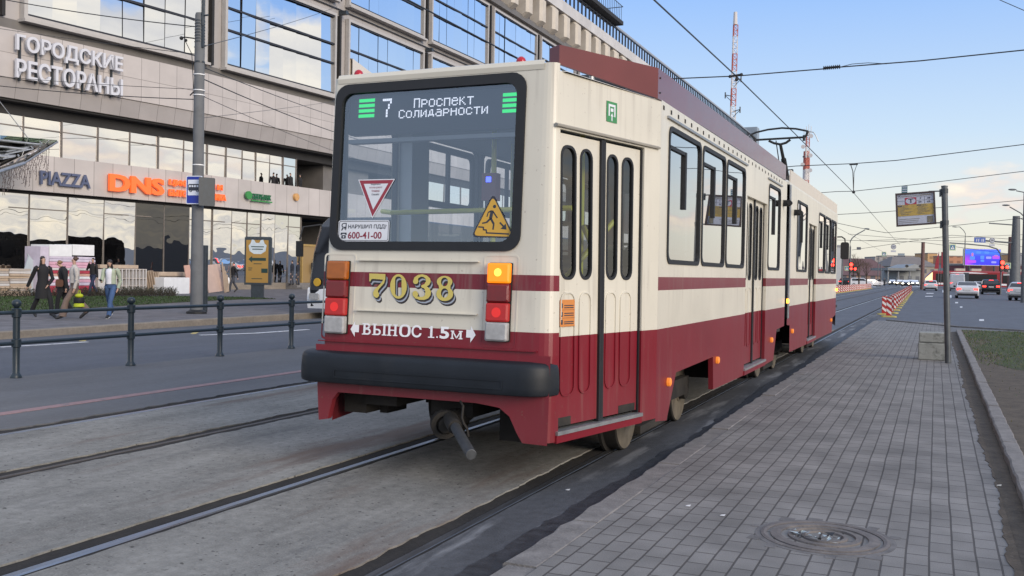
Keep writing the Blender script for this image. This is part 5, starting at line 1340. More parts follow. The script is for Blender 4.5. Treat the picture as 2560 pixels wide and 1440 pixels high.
b = MB(); b.plate(fS, rrect(-w_, -h_, w_, h_, .05), -.015, .008, 1); b.sheet(fS, rrect(-w_ + .025, -h_ + .025, w_ - .025, h_ - .025, .035), (), .0095, 0); b.sheet(fS, [(-w_ + .06, -h_ * .38), (w_ - .06, -h_ * .38), (w_ - .06, h_ * .72), (-w_ + .06, h_ * .72)], (), .0115, 1)
b.sheet(fS, rrect(-w_ * .72, -h_ * .05, w_ * .72, h_ * .42, .04), [rrect(-w_ * .62 + i * w_ * .31, h_ * .2, -w_ * .39 + i * w_ * .31, h_ * .34, .01) for i in range(4)], .0135, 2)
for u in (-w_ * .4, w_ * .42): b.ring(fS, circ(u, -h_ * .06, .042, None, 14), circ(u, -h_ * .06, .02, None, 14), .0135, .0155, 2)
b.build('face', [M['sign_blue'], M['sign_face'], M['stick_ink']], BS)
fS2 = lambda u, v, d: (w_ + .12 + u * .5, .12 + u * .9 + d * .1, v - .04)
b = MB(); b.plate(fS2, rrect(-w_ * .9, -h_ * 1.02, w_ * .9, h_ * .98, .04), -.1, .1); b.build('back_board', M['dark_steel'], BS)
b = MB(); b.tube((0, .02, h_ * .6), (.05, .22, h_ * .6), .015); b.tube((0, .02, -h_ * .6), (.05, .22, -h_ * .6), .015); b.build('bracket', M['steel'], BS)

# street advertising light box
A0 = G(645, 745, PV)
AD = thing('advertising_lightbox', 'ochre poster light box with a dark arrow on a single wide leg', 'light box', (A0.x, A0.y, PV))
AD.rotation_euler = (0, 0, R(24))
pxm = FPX / ((A0 - CAM).dot(_f))
hw, zb_, zt2 = 66 / pxm / 2, (745 - 712) / pxm, (745 - 592) / pxm
fA = lambda u, v, d: (u, -.14 - d, v)
b = MB(); b.loops([[(-hw, -.14, z), (hw, -.14, z), (hw - .02, .14, z), (-hw + .02, .14, z)] for z in (zb_, zt2 - .05)] + [[(-hw + .05, -.12, zt2), (hw - .05, -.12, zt2), (hw - .07, .12, zt2), (-hw + .07, .12, zt2)]], True, True, True); b.bx((-hw * .5, -.10, 0), (hw * .42, .10, zb_ - .002)); b.build('casing', M['dark_steel'], AD)
M['ad_ochre'] = emit('ochre poster', (0.8, 0.42, 0.08), 0.02, (0.32, 0.19, 0.045))
M['ad_green'] = paint('dark green print', (0.012, 0.04, 0.035), 0.4, 0, .05, 4)
M['ad_pale'] = paint('pale blue print', (0.50, 0.58, 0.64), 0.4, 0, .08, 9)
b = MB(); ah = zt2 - zb_
b.sheet(fA, [(-hw * .88, zb_ + .1), (hw * .80, zb_ + .1), (hw * .80, zt2 - .16), (-hw * .88, zt2 - .16)], (), .004, 0)
zz = lambda k: zb_ + ah * k
b.sheet(fA, [(-hw * .62, zz(.70)), (-hw * .3, zz(.64)), (hw * .25, zz(.64)), (hw * .58, zz(.70)), (hw * .66, zz(.82)), (hw * .50, zz(.86)), (hw * .40, zz(.94)), (hw * .22, zz(.93)), (hw * .1, zz(.87)), (-hw * .15, zz(.87)), (-hw * .28, zz(.93)), (-hw * .46, zz(.94)), (-hw * .55, zz(.86)), (-hw * .70, zz(.81))], (), .008, 2)
b.sheet(fA, [(-hw * .5, zz(.78)), (hw * .46, zz(.78)), (hw * .46, zz(.80)), (-hw * .5, zz(.80))], (), .011, 1); b.sheet(fA, [(-hw * .42, zz(.73)), (hw * .38, zz(.73)), (hw * .38, zz(.75)), (-hw * .42, zz(.75))], (), .011, 1)
b.sheet(fA, [(-hw * .7, zz(.53)), (-hw * .42, zz(.60)), (-hw * .42, zz(.56)), (hw * .62, zz(.56)), (hw * .62, zz(.50)), (-hw * .42, zz(.50)), (-hw * .42, zz(.46))], (), .008, 1)
b.sheet(fA, [(hw * .28, zz(.25)), (hw * .76, zz(.25)), (hw * .76, zz(.34)), (hw * .28, zz(.34))], (), .008, 1)
for k, (a_, c_) in enumerate(((-.3, .3), (-.7, -.4), (-.7, -.45), (-.45, .35))): b.sheet(fA, [(hw * a_, zz((.43, .34, .30, .12)[k])), (hw * c_, zz((.43, .34, .30, .12)[k])), (hw * c_, zz((.445, .355, .315, .135)[k])), (hw * a_, zz((.445, .355, .315, .135)[k]))], (), .008, 1)
b.build('poster', [M['ad_ochre'], M['ad_green'], M['ad_pale']], AD)

# strip of lawn with a low bare hedge
def lz(px, py): p = G(px, py, .125); return (p.x, p.y)
LAWN = [lz(-160, 790), lz(0, 783), lz(160, 774), lz(330, 763), lz(500, 753), lz(600, 748.5), lz(690, 747.5), lz(620, 743.5), lz(450, 741), lz(250, 740.5), lz(0, 741), lz(-160, 742)]
mb = MB(); mb.plate(lambda u, v, d: (u, v, d), LAWN, .05, .135); tag(mb.build('lawn', M['turf']), kind='structure')
def inside(p, poly):
    c = False
    for i in range(len(poly)):
        (x0, y0), (x1, y1) = poly[i - 1], poly[i]
        if (y0 > p[1]) != (y1 > p[1]) and p[0] < (x1 - x0) * (p[1] - y0) / (y1 - y0) + x0: c = not c
    return c
rn = random.Random(11); mb = MB(); xs = [p[0] for p in LAWN]; ys = [p[1] for p in LAWN]
for k in range(26000):
    x, y = rn.uniform(min(xs), max(xs)), rn.uniform(min(ys), max(ys))
    if not inside((x, y), LAWN): continue
    a = rn.uniform(0, 6.28); hh = rn.uniform(.02, .06); c, s_ = math.cos(a) * .02, math.sin(a) * .02
    mb.face([(x - c, y - s_, .134), (x + c, y + s_, .134), (x + s_ * 3 * rn.uniform(-1, 1), y - c * 2, .134 + hh)], 0 if rn.random() < .85 else 1)
M['grass_lawn'] = paint('lawn grass blade', (0.030, 0.060, 0.014), 0.8, 0, 0.3, 3)
tag(mb.build('lawn_grass', [M['grass_lawn'], M['grass']]), kind='stuff', label='green grass of the lawn strip along the far pavement', cat='grass')
mb = MB()
for k in range(3600):
    t_ = rn.random(); px0 = -150 + t_ * 590; p = G(px0, 742 - rn.uniform(0, 7), .13); h0 = rn.uniform(.05, .38)
    q = p + Vector((rn.uniform(-.16, .16), rn.uniform(-.16, .16), h0)); mb.tube(p + Vector((0, 0, h0 * .3 * rn.random())), q, .010, .004, 3, 0, False)
    for j in range(2):
        e = q + Vector((rn.uniform(-.06, .06), rn.uniform(-.06, .06), rn.uniform(-.08, .06))); mb.face([q, e, e + Vector((0, .03, .03))], 1)
M['twig2'] = paint('dull hedge leaf', (0.03, 0.032, 0.018), 0.9, 0, .3, 5)
M['twig'] = paint('dark hedge twig', (0.035, 0.028, 0.02), 0.9, 0, .3, 5)
tag(mb.build('hedge', [M['twig'], M['twig2']]), 'low bare dark hedge behind the lawn strip in front of the furniture', 'hedge', kind='stuff')

# stacked furniture in front of the shop windows
FXX = -36.6
def fbox(px0, px1, py0, py1, X=FXX, dep=.9):
    """two corner points of a box whose street side covers these photographed limits"""
    p0, p1 = onX(px0, (py0 + py1) / 2, X), onX(px1, (py0 + py1) / 2, X)
    return (p0.y, p1.y, onX((px0 + px1) / 2, py1, X).z, onX((px0 + px1) / 2, py0, X).z)
def crate(name, label, cat, px0, px1, py0, py1, mat_, X=FXX, dep=.9, group=None, jit=0, floor=False, bevel=.012):
    y0, y1, z0, z1 = fbox(px0, px1, py0, py1, X)
    if floor: z0 = .12
    j = random.uniform(-jit, jit)
    o = MB().bx((-dep + j, 0, 0), (j, y1 - y0, max(.02, z1 - z0))).build(name, mat_, None, False, bevel)
    o.location = (X, y0, z0); return tag(o, label, cat, group)
M['wood'] = paint('pale chipboard', (0.46, 0.36, 0.27), 0.7, 0, .1, 4)
M['wood2'] = paint('greyish board edge', (0.42, 0.37, 0.33), 0.7, 0, .1, 4)
M['wrap'] = paint('plastic wrapped board', (0.58, 0.56, 0.55), 0.35, 0, .1, 4)
M['pinkf'] = paint('pink wrapped panel', (0.66, 0.38, 0.48), 0.35, 0, .12, 3)
M['redf'] = paint('red wrapped panel', (0.42, 0.05, 0.08), 0.4, 0, .12, 3)
M['lilac'] = paint('lilac plastic film', (0.58, 0.52, 0.62), 0.3, 0, .12, 3)
M['peach'] = paint('peach board', (0.55, 0.33, 0.26), 0.6, 0, .1, 3)
zf = .14
for col, (pa, pb2) in enumerate(((-34, 22), (24, 77))):
    n = 9 - 0
    for k in range(n):
        t0, t1 = 727 - (727 - 671) * k / n, 727 - (727 - 671) * (k + .88) / n
        crate('packed_panel', 'flat pack panel of pale board in the two-column pile at the left edge', 'panel', pa, pb2, t1, t0, M[('wood', 'wood2', 'wrap', 'wood')[(k * 3 + col) % 4]], jit=.06, group='board panels piled at the left edge', bevel=0)
crate('pallet', 'wooden pallet under the pile of panels at the left edge', 'pallet', -34, 77, 728, 735, M['wood'], floor=True)
o = MB(); y0, y1, z0, z1 = fbox(72, 106, 634, 735); o.loops([[(0, 0, 0), (0, y1 - y0 - .1, 0), (0, y1 - y0, 1.5), (0, (y1 - y0) * .4, z1 - .12), (0, .35, z1 - .25), (0, .1, 1.0)], [(.05, 0, 0), (.05, y1 - y0 - .1, 0), (.05, y1 - y0, 1.5), (.05, (y1 - y0) * .4, z1 - .12), (.05, .35, z1 - .25), (.05, .1, 1.0)]], True, True, True)
o = o.build('leaning_sheet', paint('pale grey sheet', (0.42, 0.48, 0.52), .4, 0, .05, 3)); o.location = (FXX - .5, y0, .12); tag(o, 'pale grey sheet standing upright left of the pink stack', 'sheet')
crate('foam_box', 'white carton on the pink stack, the left one of two', 'carton', 124, 180, 612, 641, M['white_paint'], dep=1.2)
crate('foam_box', 'white carton on the pink stack, the right one of two', 'carton', 182, 236, 612, 639, M['white_paint'], dep=1.2)
crate('wrapped_box', 'tall lilac film wrapped box at the left end of the pink stack', 'box', 101, 122, 616, 735, M['lilac'], dep=1.0, floor=True)
lay = [(641, 648, 'lilac'), (648, 655, 'lilac'), (655, 663, 'pinkf'), (663, 670, 'pinkf'), (670, 676, 'wrap'), (676, 684, 'redf'), (684, 691, 'peach'), (691, 698, 'white_paint'), (698, 706, 'pinkf'), (706, 714, 'lilac'), (714, 727, 'redf')]
nmz = ('top lilac', 'second lilac', 'upper pink', 'lower pink', 'thin grey white', 'red', 'peach', 'white', 'bottom pink', 'bottom lilac', 'red bottom')
for (t0, t1, mt), nn in zip(lay, nmz):
    crate('furniture_box', '%s layer in the striped furniture stack under the white cartons' % nn, 'furniture box', 123.5, 238, t0 + .4, t1, M[mt], dep=1.1, jit=.03, floor=(t1 == 727), bevel=.02)
y0, y1, z0, z1 = fbox(285, 360, 672, 735)
SH = thing('shelf_unit', 'white pigeonhole shelf unit with open cells standing by the windows', 'shelf unit', (FXX + .15, y0, .12))
b = MB(); W_ = y1 - y0; HH = z1 - .12
cols = [0, .2, .33, .42, .55, .66, .78, .9, 1]
for c in cols: b.bx((-.4, W_ * c - .025, 0), (0, W_ * c + .025, HH))
b.build('upright', M['wrap'], SH)
b = MB(); rows = [0.02, .33, .62, .97]
for c0, c1 in zip(cols, cols[1:]):
    for r_ in rows: b.bx((-.38, W_ * c0 + .026, HH * r_ - .02), (-.003, W_ * c1 - .026, HH * r_ + .02))
b.bx((-.41, .03, .0), (-.385, W_ - .03, HH)); b.build('shelf', M['wood2'], SH)
crate('board', 'long pale board lying on top of the white pigeonhole shelf', 'board', 250, 346, 662, 671, M['wood'], dep=.5)
crate('wrapped_box', 'pale wrapped box left of the white pigeonhole shelf', 'box', 246, 283, 673, 735, M['wrap'], dep=.6, floor=True)
for k, (pa, pt) in enumerate(((364, 678), (376, 677), (388, 680))):
    y0, y1, z0, z1 = fbox(pa, pa + 11, pt, 735); b = MB()
    for s_ in (0, 1): b.bx((-.3, s_ * .17, 0), (0, s_ * .17 + .03, z1 - .12))
    b.bx((-.3, .031, 0), (-.27, .169, z1 - .12)); o = b.build('leaning_rail', M['wood']); o.location = (FXX, y0 + .25, .12); o.rotation_euler = (R(13), 0, 0)
    tag(o, '%s slanted beige wooden channel between the white shelf and the flat boards' % ('left', 'middle', 'right')[k], 'wooden channel')
crate('board_stack', 'stack of long beige boards behind the low white box', 'boards', 398, 466, 680, 690, M['wood'], X=FXX - .6, dep=.6)
crate('board_stack', 'brown boards lying under the long beige boards', 'boards', 396, 470, 691, 735, M['wood2'], X=FXX - .7, dep=.6, floor=True)
crate('low_box', 'low white box on the paving left of the concrete pole', 'box', 410, 474, 694, 733, M['white_paint'], X=FXX + .6, dep=.8, floor=True)
for (pa, pb2, pt, lb) in ((512, 552, 664, 'pale pink wooden panel leaning right of the concrete pole'), (462, 476, 664, 'narrow pink panel leaning just left of the concrete pole')):
    y0, y1, z0, z1 = fbox(pa, pb2, pt, 730); o = MB().bx((-.05, 0, 0), (0, y1 - y0, z1 - .1)).build('chipboard_sheet', M['peach'] if pa < 500 else paint('pale pink board', (.50, .37, .31), .6, 0, .06, 3)); o.location = (FXX + .3, y0, .13); o.rotation_euler = (R(5), R(-9), 0); tag(o, lb, 'panel')
b = MB(); y0, y1, z0, z1 = fbox(545, 563, 668, 730)
for k in range(4): b.bx((-.06, .10 * k + .0, 0.0), (0, .10 * k + .06, 1.7 - .25 * k))
o = b.build('slat_frame', M['wood']); o.location = (FXX + .5, y0, .14); o.rotation_euler = (R(9), 0, 0); tag(o, 'beige slatted frame beside the pale pink panel', 'frame')

# ---- dark coaches waiting at the far kerb
M['coach'] = paint('black coach paint', (0.012, 0.013, 0.016), 0.2, 0, .2, 2)
M['coach_glass'] = paint('black coach window', (0.010, 0.011, 0.014), 0.12, 0, .2, 2)
CO = thing('coach', 'black coach with white front bumper at the kerb behind the tram', 'bus', (-19.9 + .35, 25.6, -.03))
CO.location = (-17.0 + .0, 26.6, -.03)
Wc = 1.25
prof = [(0.02, .35), (0.0, .9), (.05, 1.3), (.22, 2.1), (.55, 2.95), (1.0, 3.25), (11.0, 3.25), (11.4, 3.0), (11.5, .9), (11.45, .35)]
b = MB()
b.loops([[(x, y + (.12 if abs(x) > 1.2 else 0), z) for y, z in prof] for x in (-Wc, -Wc + .12, Wc - .12, Wc)], True, True, True); b.build('body', M['coach'], CO, False, .05)
fF = lambda x, z, d: (x, (.05 + (.22 - .05) * (z - 1.3) / .8 if z < 2.1 else .22 + .33 * (z - 2.1) / .85) - d, z)
b = MB(); b.sheet(fF, [(-1.1, 1.3), (1.1, 1.3), (1.05, 2.1), (-1.05, 2.1)], (), .01); b.sheet(fF, [(-1.05, 2.1), (1.05, 2.1), (.95, 2.85), (-.95, 2.85)], (), .012); b.build('windscreen', M['coach_glass'], CO)
b = MB(); b.loops([[(x, y - .06 + .1 * (abs(x) > 1), z) for x in (-1.24, -1.1, 0, 1.1, 1.24)] for y, z in ((.0, .32), (-.04, .6), (-.01, .92), (.04, .98))], False, False, False); b.build('front_bumper', M['white_paint'], CO)
b = MB(); b.plate(lambda u, v, d: (u, -.07 - d, v), rrect(-1.1, .6, -.75, .8, .04), 0, .02); b.plate(lambda u, v, d: (u, -.07 - d, v), rrect(.75, .6, 1.1, .8, .04), 0, .02); b.build('headlight', M['white_lens'], CO)
b = MB(); b.plate(lambda u, v, d: (u, -.0 - d, v), circ(.85, 1.15, .13), 0, .03); b.plate(lambda u, v, d: (u, -.0 - d, v), circ(-.85, 1.15, .13), 0, .03); b.build('yellow_badge', paint('yellow permit sticker', (.6, .36, .03), .5, 0, .1, 5), CO)
b = MB(); b.path([(Wc - .1, .6, 3.0), (Wc + .25, .1, 2.9), (Wc + .3, .0, 2.5)], .03, 6); b.box((Wc + .3, 0, 2.2), (.22, .1, .5)); b.build('mirror', M['black'], CO); b = MB(); b.path([(-Wc + .1, .6, 3.0), (-Wc - .25, .1, 2.9), (-Wc - .3, 0, 2.5)], .03, 6); b.box((-Wc - .3, 0, 2.2), (.22, .1, .5)); b.build('mirror', M['black'], CO)
for y in (2.4, 8.6):
    for sx_ in (-1, 1): MB().lathe([(.02, -.14), (.48, -.14), (.5, -.1), (.5, .1), (.48, .14), (.3, .14), (.28, .08), (.02, .08)], (sx_ * (Wc - .12), y, .5), Matrix.Rotation(R(90 * sx_), 3, 'Y'), 24).build('wheel', M['black'], CO)
b = MB()
for sx_ in (-1, 1):
    for k in range(5): b.sheet(lambda u, v, d: (sx_ * (Wc + .004), u, v), rrect(1.3 + 1.9 * k, 1.55, 3.1 + 1.9 * k, 2.8, .1), (), 0)
b.build('side_glass', M['coach_glass'], CO)
CO.location = (-17.05, 25.3, -.03)
CO2 = copy_tree(CO); CO2.location = (-17.3, 40.6, -.03); CO2['label'] = 'second dark coach farther along the far kerb, seen as a reflection in the shop glass'

# ---- overhead wires on the left
WIRES = []
def wire(label, pts, r=.012, sag=.0, parts=(), group='overhead wires'):
    pts = [Vector(p) for p in pts]
    if len(pts) == 2:
        a, c = pts; n = 14; pts = [a.lerp(c, i / n) + Vector((0, 0, -sag * 4 * (i / n) * (1 - i / n))) for i in range(n + 1)]
    o = MB().path(pts, r, 5).build('overhead_wire', M['wire']); return tag(o, label, 'wire', group)
tp = Vector((P0.x, P0.y, 0))
def at_pole(py): return Vector((P0.x + .1, P0.y, onY(492, py, P0.y).z))
wire('thin wire from the pole top rising right across the blue mirror panes', [at_pole(118), onX(842, 17, -38)], .012, .1)
wire('wire from the pole running left across the upper windows', [at_pole(70), onX(-60, -15, -30)], .016, .1)
wire('wire from the pole running right and down across the stone fascia', [at_pole(197), onX(900, 350, -28)], .018, .12)
wire('second wire from the pole slanting down to the right behind the tram', [at_pole(168), onX(900, 310, -33)], .015, .1)
wire('lower wire from the pole to the right behind the tram', [at_pole(240), onX(900, 400, -30)], .010, .1)
wire('thin wire across the stone fascia left of the pole', [at_pole(250), onX(-60, 208, -30)], .014, .08)
wire('faint wire left of the pole over the grey ledge', [at_pole(225), onX(-60, 186, -32)], .009, .05)
wire('wire from the pole rising left beside the white letters', [at_pole(138), onX(-60, 62, -34)], .01, .05)
wire('thin rising wire right of the pole above the overhang', [at_pole(296), onX(860, 250, -36)], .008, .03)

# ================================================================== RIGHT SIDE
# tram stop sign on its leaning pole
SB = thing('stop_sign_pole', 'leaning grey pole carrying the framed tram timetable board', 'sign pole', (.23, 18.8, .05))
top = onY(2361, 468, 18.85); lean = Vector((top.x - .23, .0, top.z - .05))
b = MB(); b.tube((0, 0, 0), lean, .052, .052, 16); b.lathe([(.056, -.0), (.056, .02), (.0, .03)], lean, None, 16); b.build('pole', paint('dull grey pole paint', (0.085, 0.095, 0.105), .45, .3, .2, 5), SB, True)
c0, c1, c2, c3 = [onY(px, py, 18.72) - Vector((.23, 18.8, .05)) for px, py in ((2238, 484), (2337, 477), (2341, 560), (2241, 567))]
def fT(u, v, d):
    p = (c3.lerp(c2, u)).lerp(c0.lerp(c1, u), v); return (p.x, p.y - d, p.z)
b = MB(); b.ring(fT, [(0, 0), (1, 0), (1, 1), (0, 1)], [(.045, .05), (.955, .05), (.955, .95), (.045, .95)], -.035, .02); fr = b.build('board_frame', paint('brown black frame', (.05, .035, .035), .5, 0, .2, 5), SB)
M['tt_white'] = paint('timetable white', (0.40, 0.43, 0.52), .4, 0, .04, 9); M['tt_red'] = paint('timetable red', (.30, .03, .06), .4, 0, .05, 9); M['tt_yel'] = paint('timetable yellow', (.38, .27, .07), .4, 0, .12, 14); M['tt_ink'] = paint('timetable ink', (.06, .06, .09), .5, 0, .1, 9); M['tt_grey'] = paint('timetable grey', (.16, .15, .12), .5, 0, .2, 20)
b = MB(); b.plate(fT, [(.04, .04), (.96, .04), (.96, .96), (.04, .96)], -.03, 0, 0)
def q4(u0, v0, u1, v1, mi, d=.003): b.sheet(fT, [(u0, v0), (u1, v0), (u1, v1), (u0, v1)], (), d, mi)
q4(.05, .30, .95, .64, 2); q4(.24, .64, .53, .85, 1); b.sheet(fT, circ(.385, .745, .125, .09, 20), (), .005, 0); q4(.325, .79, .455, .815, 3, .007); q4(.375, .685, .405, .80, 3, .007)
for v in (.75, .855): q4(.05, v, .23, v + .006, 3, .004); q4(.54, v, .95, v + .006, 3, .004)
q4(.735, .65, .742, .85, 3, .004)
for tx, u, v in (('7', .62, .78), ('38', .80, .78), ('39', .58, .67), ('65', .80, .67)): add_text(b, fT, tx, u, v, 1, 3, .005, (u + (.04 if len(tx) == 1 else .08), v + .055), bold=.02)
rn = random.Random(3)
q4(.08, .89, .12, .92, 3, .005); q4(.14, .885, .60, .90, 4, .005); q4(.62, .89, .92, .915, 4, .005)
for k in range(22):
    u = .07 + .44 * (k % 2) + rn.uniform(0, .06); v = .61 - .027 * (k // 2); q4(u, v, u + rn.uniform(.1, .34), v + .011, 4, .005)
for u in (.07, .12, .55, .6): q4(u, .585, u + .035, .625, 3, .006)
q4(.78, .07, .93, .26, 4, .004)
for v in (.2, .15, .1): q4(.07, v, .07 + rn.uniform(.4, .65), v + .012, 4, .004)
b.build('timetable', [M['tt_white'], M['tt_red'], M['tt_yel'], M['tt_ink'], M['tt_grey']], SB)
b = MB()
for v in (.985, .03):
    p = Vector(fT(1.0, v, 0)); q = lean * ((p.z) / lean.z); b.tube(p - Vector((.1, 0, 0)), (q.x + .02, q.y, p.z + .01), .012); b.lathe([(.06, -.04), (.06, .04)], (q.x, q.y, p.z + .01), None, 14)
    b.bx((q.x - .085, q.y - .03, p.z - .09), (q.x - .05, q.y + .03, p.z + .04))
b.build('bracket', M['dark_steel'], SB)
b = MB(); b.plate(lambda u, v, d: (fT(.16 + u * .15, 1.0, -.02)[0], fT(.2, 1, -.02)[1] - d, fT(.2, 1.0, 0)[2] + v), [(0, 0), (1, 0), (1, .13), (0, .13)], 0, .01, 1)
for k in range(3): b.sheet(lambda u, v, d: (fT(.16 + u * .15, 1.0, -.02)[0], fT(.2, 1, -.02)[1] - .012, fT(.2, 1.0, 0)[2] + v), [(.08, .02 + k * .04), (.92, .02 + k * .04), (.92, .04 + k * .04), (.08, .04 + k * .04)], (), 0, 0)
b.build('striped_plate', [M['tt_white'], paint('teal print', (.03, .13, .14), .5, 0, .1, 9)], SB)
# concrete blocks by the pole
M['block'] = paint('weathered concrete block', (.27, .285, .275), .9, 0, .15, 4, .6, 50, dirt=((.07, .075, .07), .7), dirt_scale=6)
X0, X1, Yb = G(2293, 905, .05).x, G(2366, 905, .05).x, 19.3
pz = onY(2330, 858, Yb).z; pt = onY(2330, 832, Yb).z
o = MB().box((0, 0, (pz - .05) / 2), (X1 - X0, .42, pz - .05)).build('concrete_block', M['block'], None, False, .02); o.location = ((X0 + X1) / 2, Yb + .21, .05); tag(o, 'taller grey concrete block on the paving, underneath the other block', 'concrete block', 'concrete blocks by the stop pole')
o = MB().box((0, 0, (pt - pz) / 2), (X1 - X0 - .01, .40, pt - pz - .006)).build('concrete_block', M['block'], None, False, .02); o.location = ((X0 + X1) / 2 + .005, Yb + .22, pz + .004); tag(o, 'flatter grey concrete block lying on top of the other block', 'concrete block', 'concrete blocks by the stop pole')
# manhole cover
MH = thing('manhole_cover', 'round cast iron manhole cover with rings set in the paving', 'manhole cover', (-.55, 5.72, .05))
M['iron'] = paint('dusty cast iron', (.14, .126, .12), .7, .15, .25, 12, .4, 80, dirt=((.20, .18, .165), .6), dirt_scale=6)
b = MB(); b.lathe([(.352, -.02), (.352, .006), (.335, .010), (.318, .006), (.316, -.012), (.30, -.012), (.298, .007), (.262, .010), (.24, .008), (.236, -.009), (.205, -.009), (.20, .010), (.172, .012), (.165, -.008), (.13, -.008), (.125, .010), (.105, .010), (.10, -.004), (.001, -.002)], (0, 0, 0), None, 56); b.build('cover', M['iron'], MH)
b = MB(); b.lathe([(.385, -.03), (.385, .0015), (.353, .003), (.353, -.03)], (0, 0, 0), None, 40)
for k in range(9):
    a = R(k * 37 + 20 + random.uniform(-9, 9)); b.box((.41 * math.cos(a), .40 * math.sin(a), -.004), (random.uniform(.03, .10), random.uniform(.03, .10), .013), Matrix.Rotation(R(random.uniform(-12, 12)), 3, 'Z'))
b.build('collar', paint('broken paver edge', (.13, .125, .125), .85, 0, .3, 9, .5, 60), MH)
rn = random.Random(8); b = MB()
for k in range(26):
    x, y = rn.uniform(-.14, .13), rn.uniform(-.07, .05); c = Vector((x - .02, y, .012)); r_ = rn.uniform(.012, .038)
    b.face([c + Vector((rn.uniform(-r_, r_), rn.uniform(-r_, r_), rn.uniform(0, .02))) for _ in range(4)], rn.choice((0, 0, 1)))
o = b.build('crumpled_litter', [paint('pale blue plastic scrap', (.34, .42, .46), .35, 0, .2, 30), M['black']]); o.location = (-.57, 5.66, .052); tag(o, 'crumpled pale plastic scraps lying on the manhole cover', 'litter')
for k, (px, py, cl, lb) in enumerate(((1720, 1266, (.7, .7, .7), 'tiny white scrap on the paving near the kerb'), (2497, 1215, (.5, .48, .42), 'tiny pale scrap by the right kerb'), (1419, 1226, (.6, .6, .6), 'tiny white scrap on the dark asphalt strip'), (1806, 1290, (.6, .6, .6), 'tiny pale scrap on the paving right of the other scrap'))):
    p = G(px, py, .052 if k != 2 else .004); o = MB(); o.face([(-.015, -.01, .003), (.015, -.012, .004), (.018, .01, .012), (-.01, .012, .006)]); o = o.build('scrap', paint('scrap %d' % k, cl, .6)); o.location = p; tag(o, lb, 'litter')

# red and white delineator boards between the tracks and the road
M['del_red'] = paint('red reflective board', (.36, .025, .02), .4, 0, .1, 6); M['del_white'] = paint('white reflective stripe', (.66, .64, .62), .4, 0, .06, 6); M['del_yel'] = paint('faded yellow rubber foot', (.38, .32, .10), .8, 0, .2, 8)
def delineator(loc, label, group, h=.80, w=.22, rz=0):
    o = thing('delineator', label, 'delineator', loc, rz, group); b = MB(); fn = lambda u, v, d: (u, -d, v)
    b.plate(fn, rrect(-w / 2, .06, w / 2, h, .03), -.04, 0, 0)
    for k in range(3):
        v = .09 + .25 * k; b.sheet(fn, [(-w / 2 + .015, v + .16), (w / 2 - .015, v), (w / 2 - .015, v + .12), (-w / 2 + .015, v + .27 if v + .27 < h - .02 else h - .02)], (), .003, 1); b.sheet(lambda u, v_, d: (-u, .04 + d, v_), [(-w / 2 + .015, v + .16), (w / 2 - .015, v), (w / 2 - .015, v + .12), (-w / 2 + .015, v + .26)], (), .003, 1)
    b.build('board', [M['del_red'], M['del_white']], o); b = MB(); b.loops([[(x, y, z) for x, y in rrect(-.3 * k_, -.2 * k_, .3 * k_, .2 * k_, .1 * k_)] for z, k_ in ((0, 1), (.05, .95), (.065, .6))], True, True, True); b.build('foot', M['del_yel'], o); return o
dl_ = G(2222, 793, -.01); d0 = delineator((dl_.x, dl_.y, -.01), 'red and white striped board nearest the platform end, the right of the front pair', 'delineator boards right of the tracks')
d1 = copy_tree(d0); dl_ = G(2211, 787, -.01); d1.location = (dl_.x, dl_.y, -.01); d1.rotation_euler = (0, 0, R(8)); d1['label'] = 'red and white striped board, the left of the front pair at the platform end'
for k in range(20):
    c = copy_tree(d0); y = 46.4 + k * 4.4; c.location = (-1.76 - .0125 * (y - 42), y, -.01); c.rotation_euler = (0, 0, R(random.uniform(-16, 10)))
    c['label'] = 'red and white striped board in the receding row behind the front pair'
for k in range(22):
    c = copy_tree(d0); y = 100 + k * 2.9; c.location = (-9.25 - .006 * k, y, -.01); c.rotation_euler = (0, 0, R(35 + random.uniform(-10, 10)))
    c['label'] = 'red and white striped board in the row left of the tracks beyond the tram'; c['group'] = 'delineator boards left of the tracks'

# ---- cars
M['tyre'] = M['black']; M['car_glass'] = glass('car glass', (.06, .07, .08), 1.7, 0, 0, 1.4)
M['tail_on'] = emit('lit tail lamp', (1, .03, .02), 4.0, (.4, .02, .02)); M['head_on'] = emit('lit headlamp', (1, .93, .75), 6.0, (.8, .8, .8)); M['plate_w'] = paint('number plate', (.6, .6, .6), .5)
SHAPES = {'hatch': ((0, .55), (.02, .95), (.12, 1.05), (.5, 1.42), (.9, 1.50), (2.2, 1.50), (3.0, 1.02), (4.0, .82), (4.15, .55)),
          'sedan': ((0, .55), (.03, .95), (.10, 1.04), (.65, 1.08), (1.35, 1.44), (2.6, 1.45), (3.3, 1.02), (4.3, .85), (4.45, .55)),
          'suv': ((0, .6), (.03, 1.05), (.12, 1.15), (.35, 1.62), (.8, 1.70), (2.7, 1.68), (3.4, 1.12), (4.4, 1.0), (4.55, .6)),
          'van': ((0, .55), (.02, 1.4), (.08, 2.3), (.25, 2.48), (3.6, 2.48), (4.6, 1.35), (5.2, 1.05), (5.3, .55))}
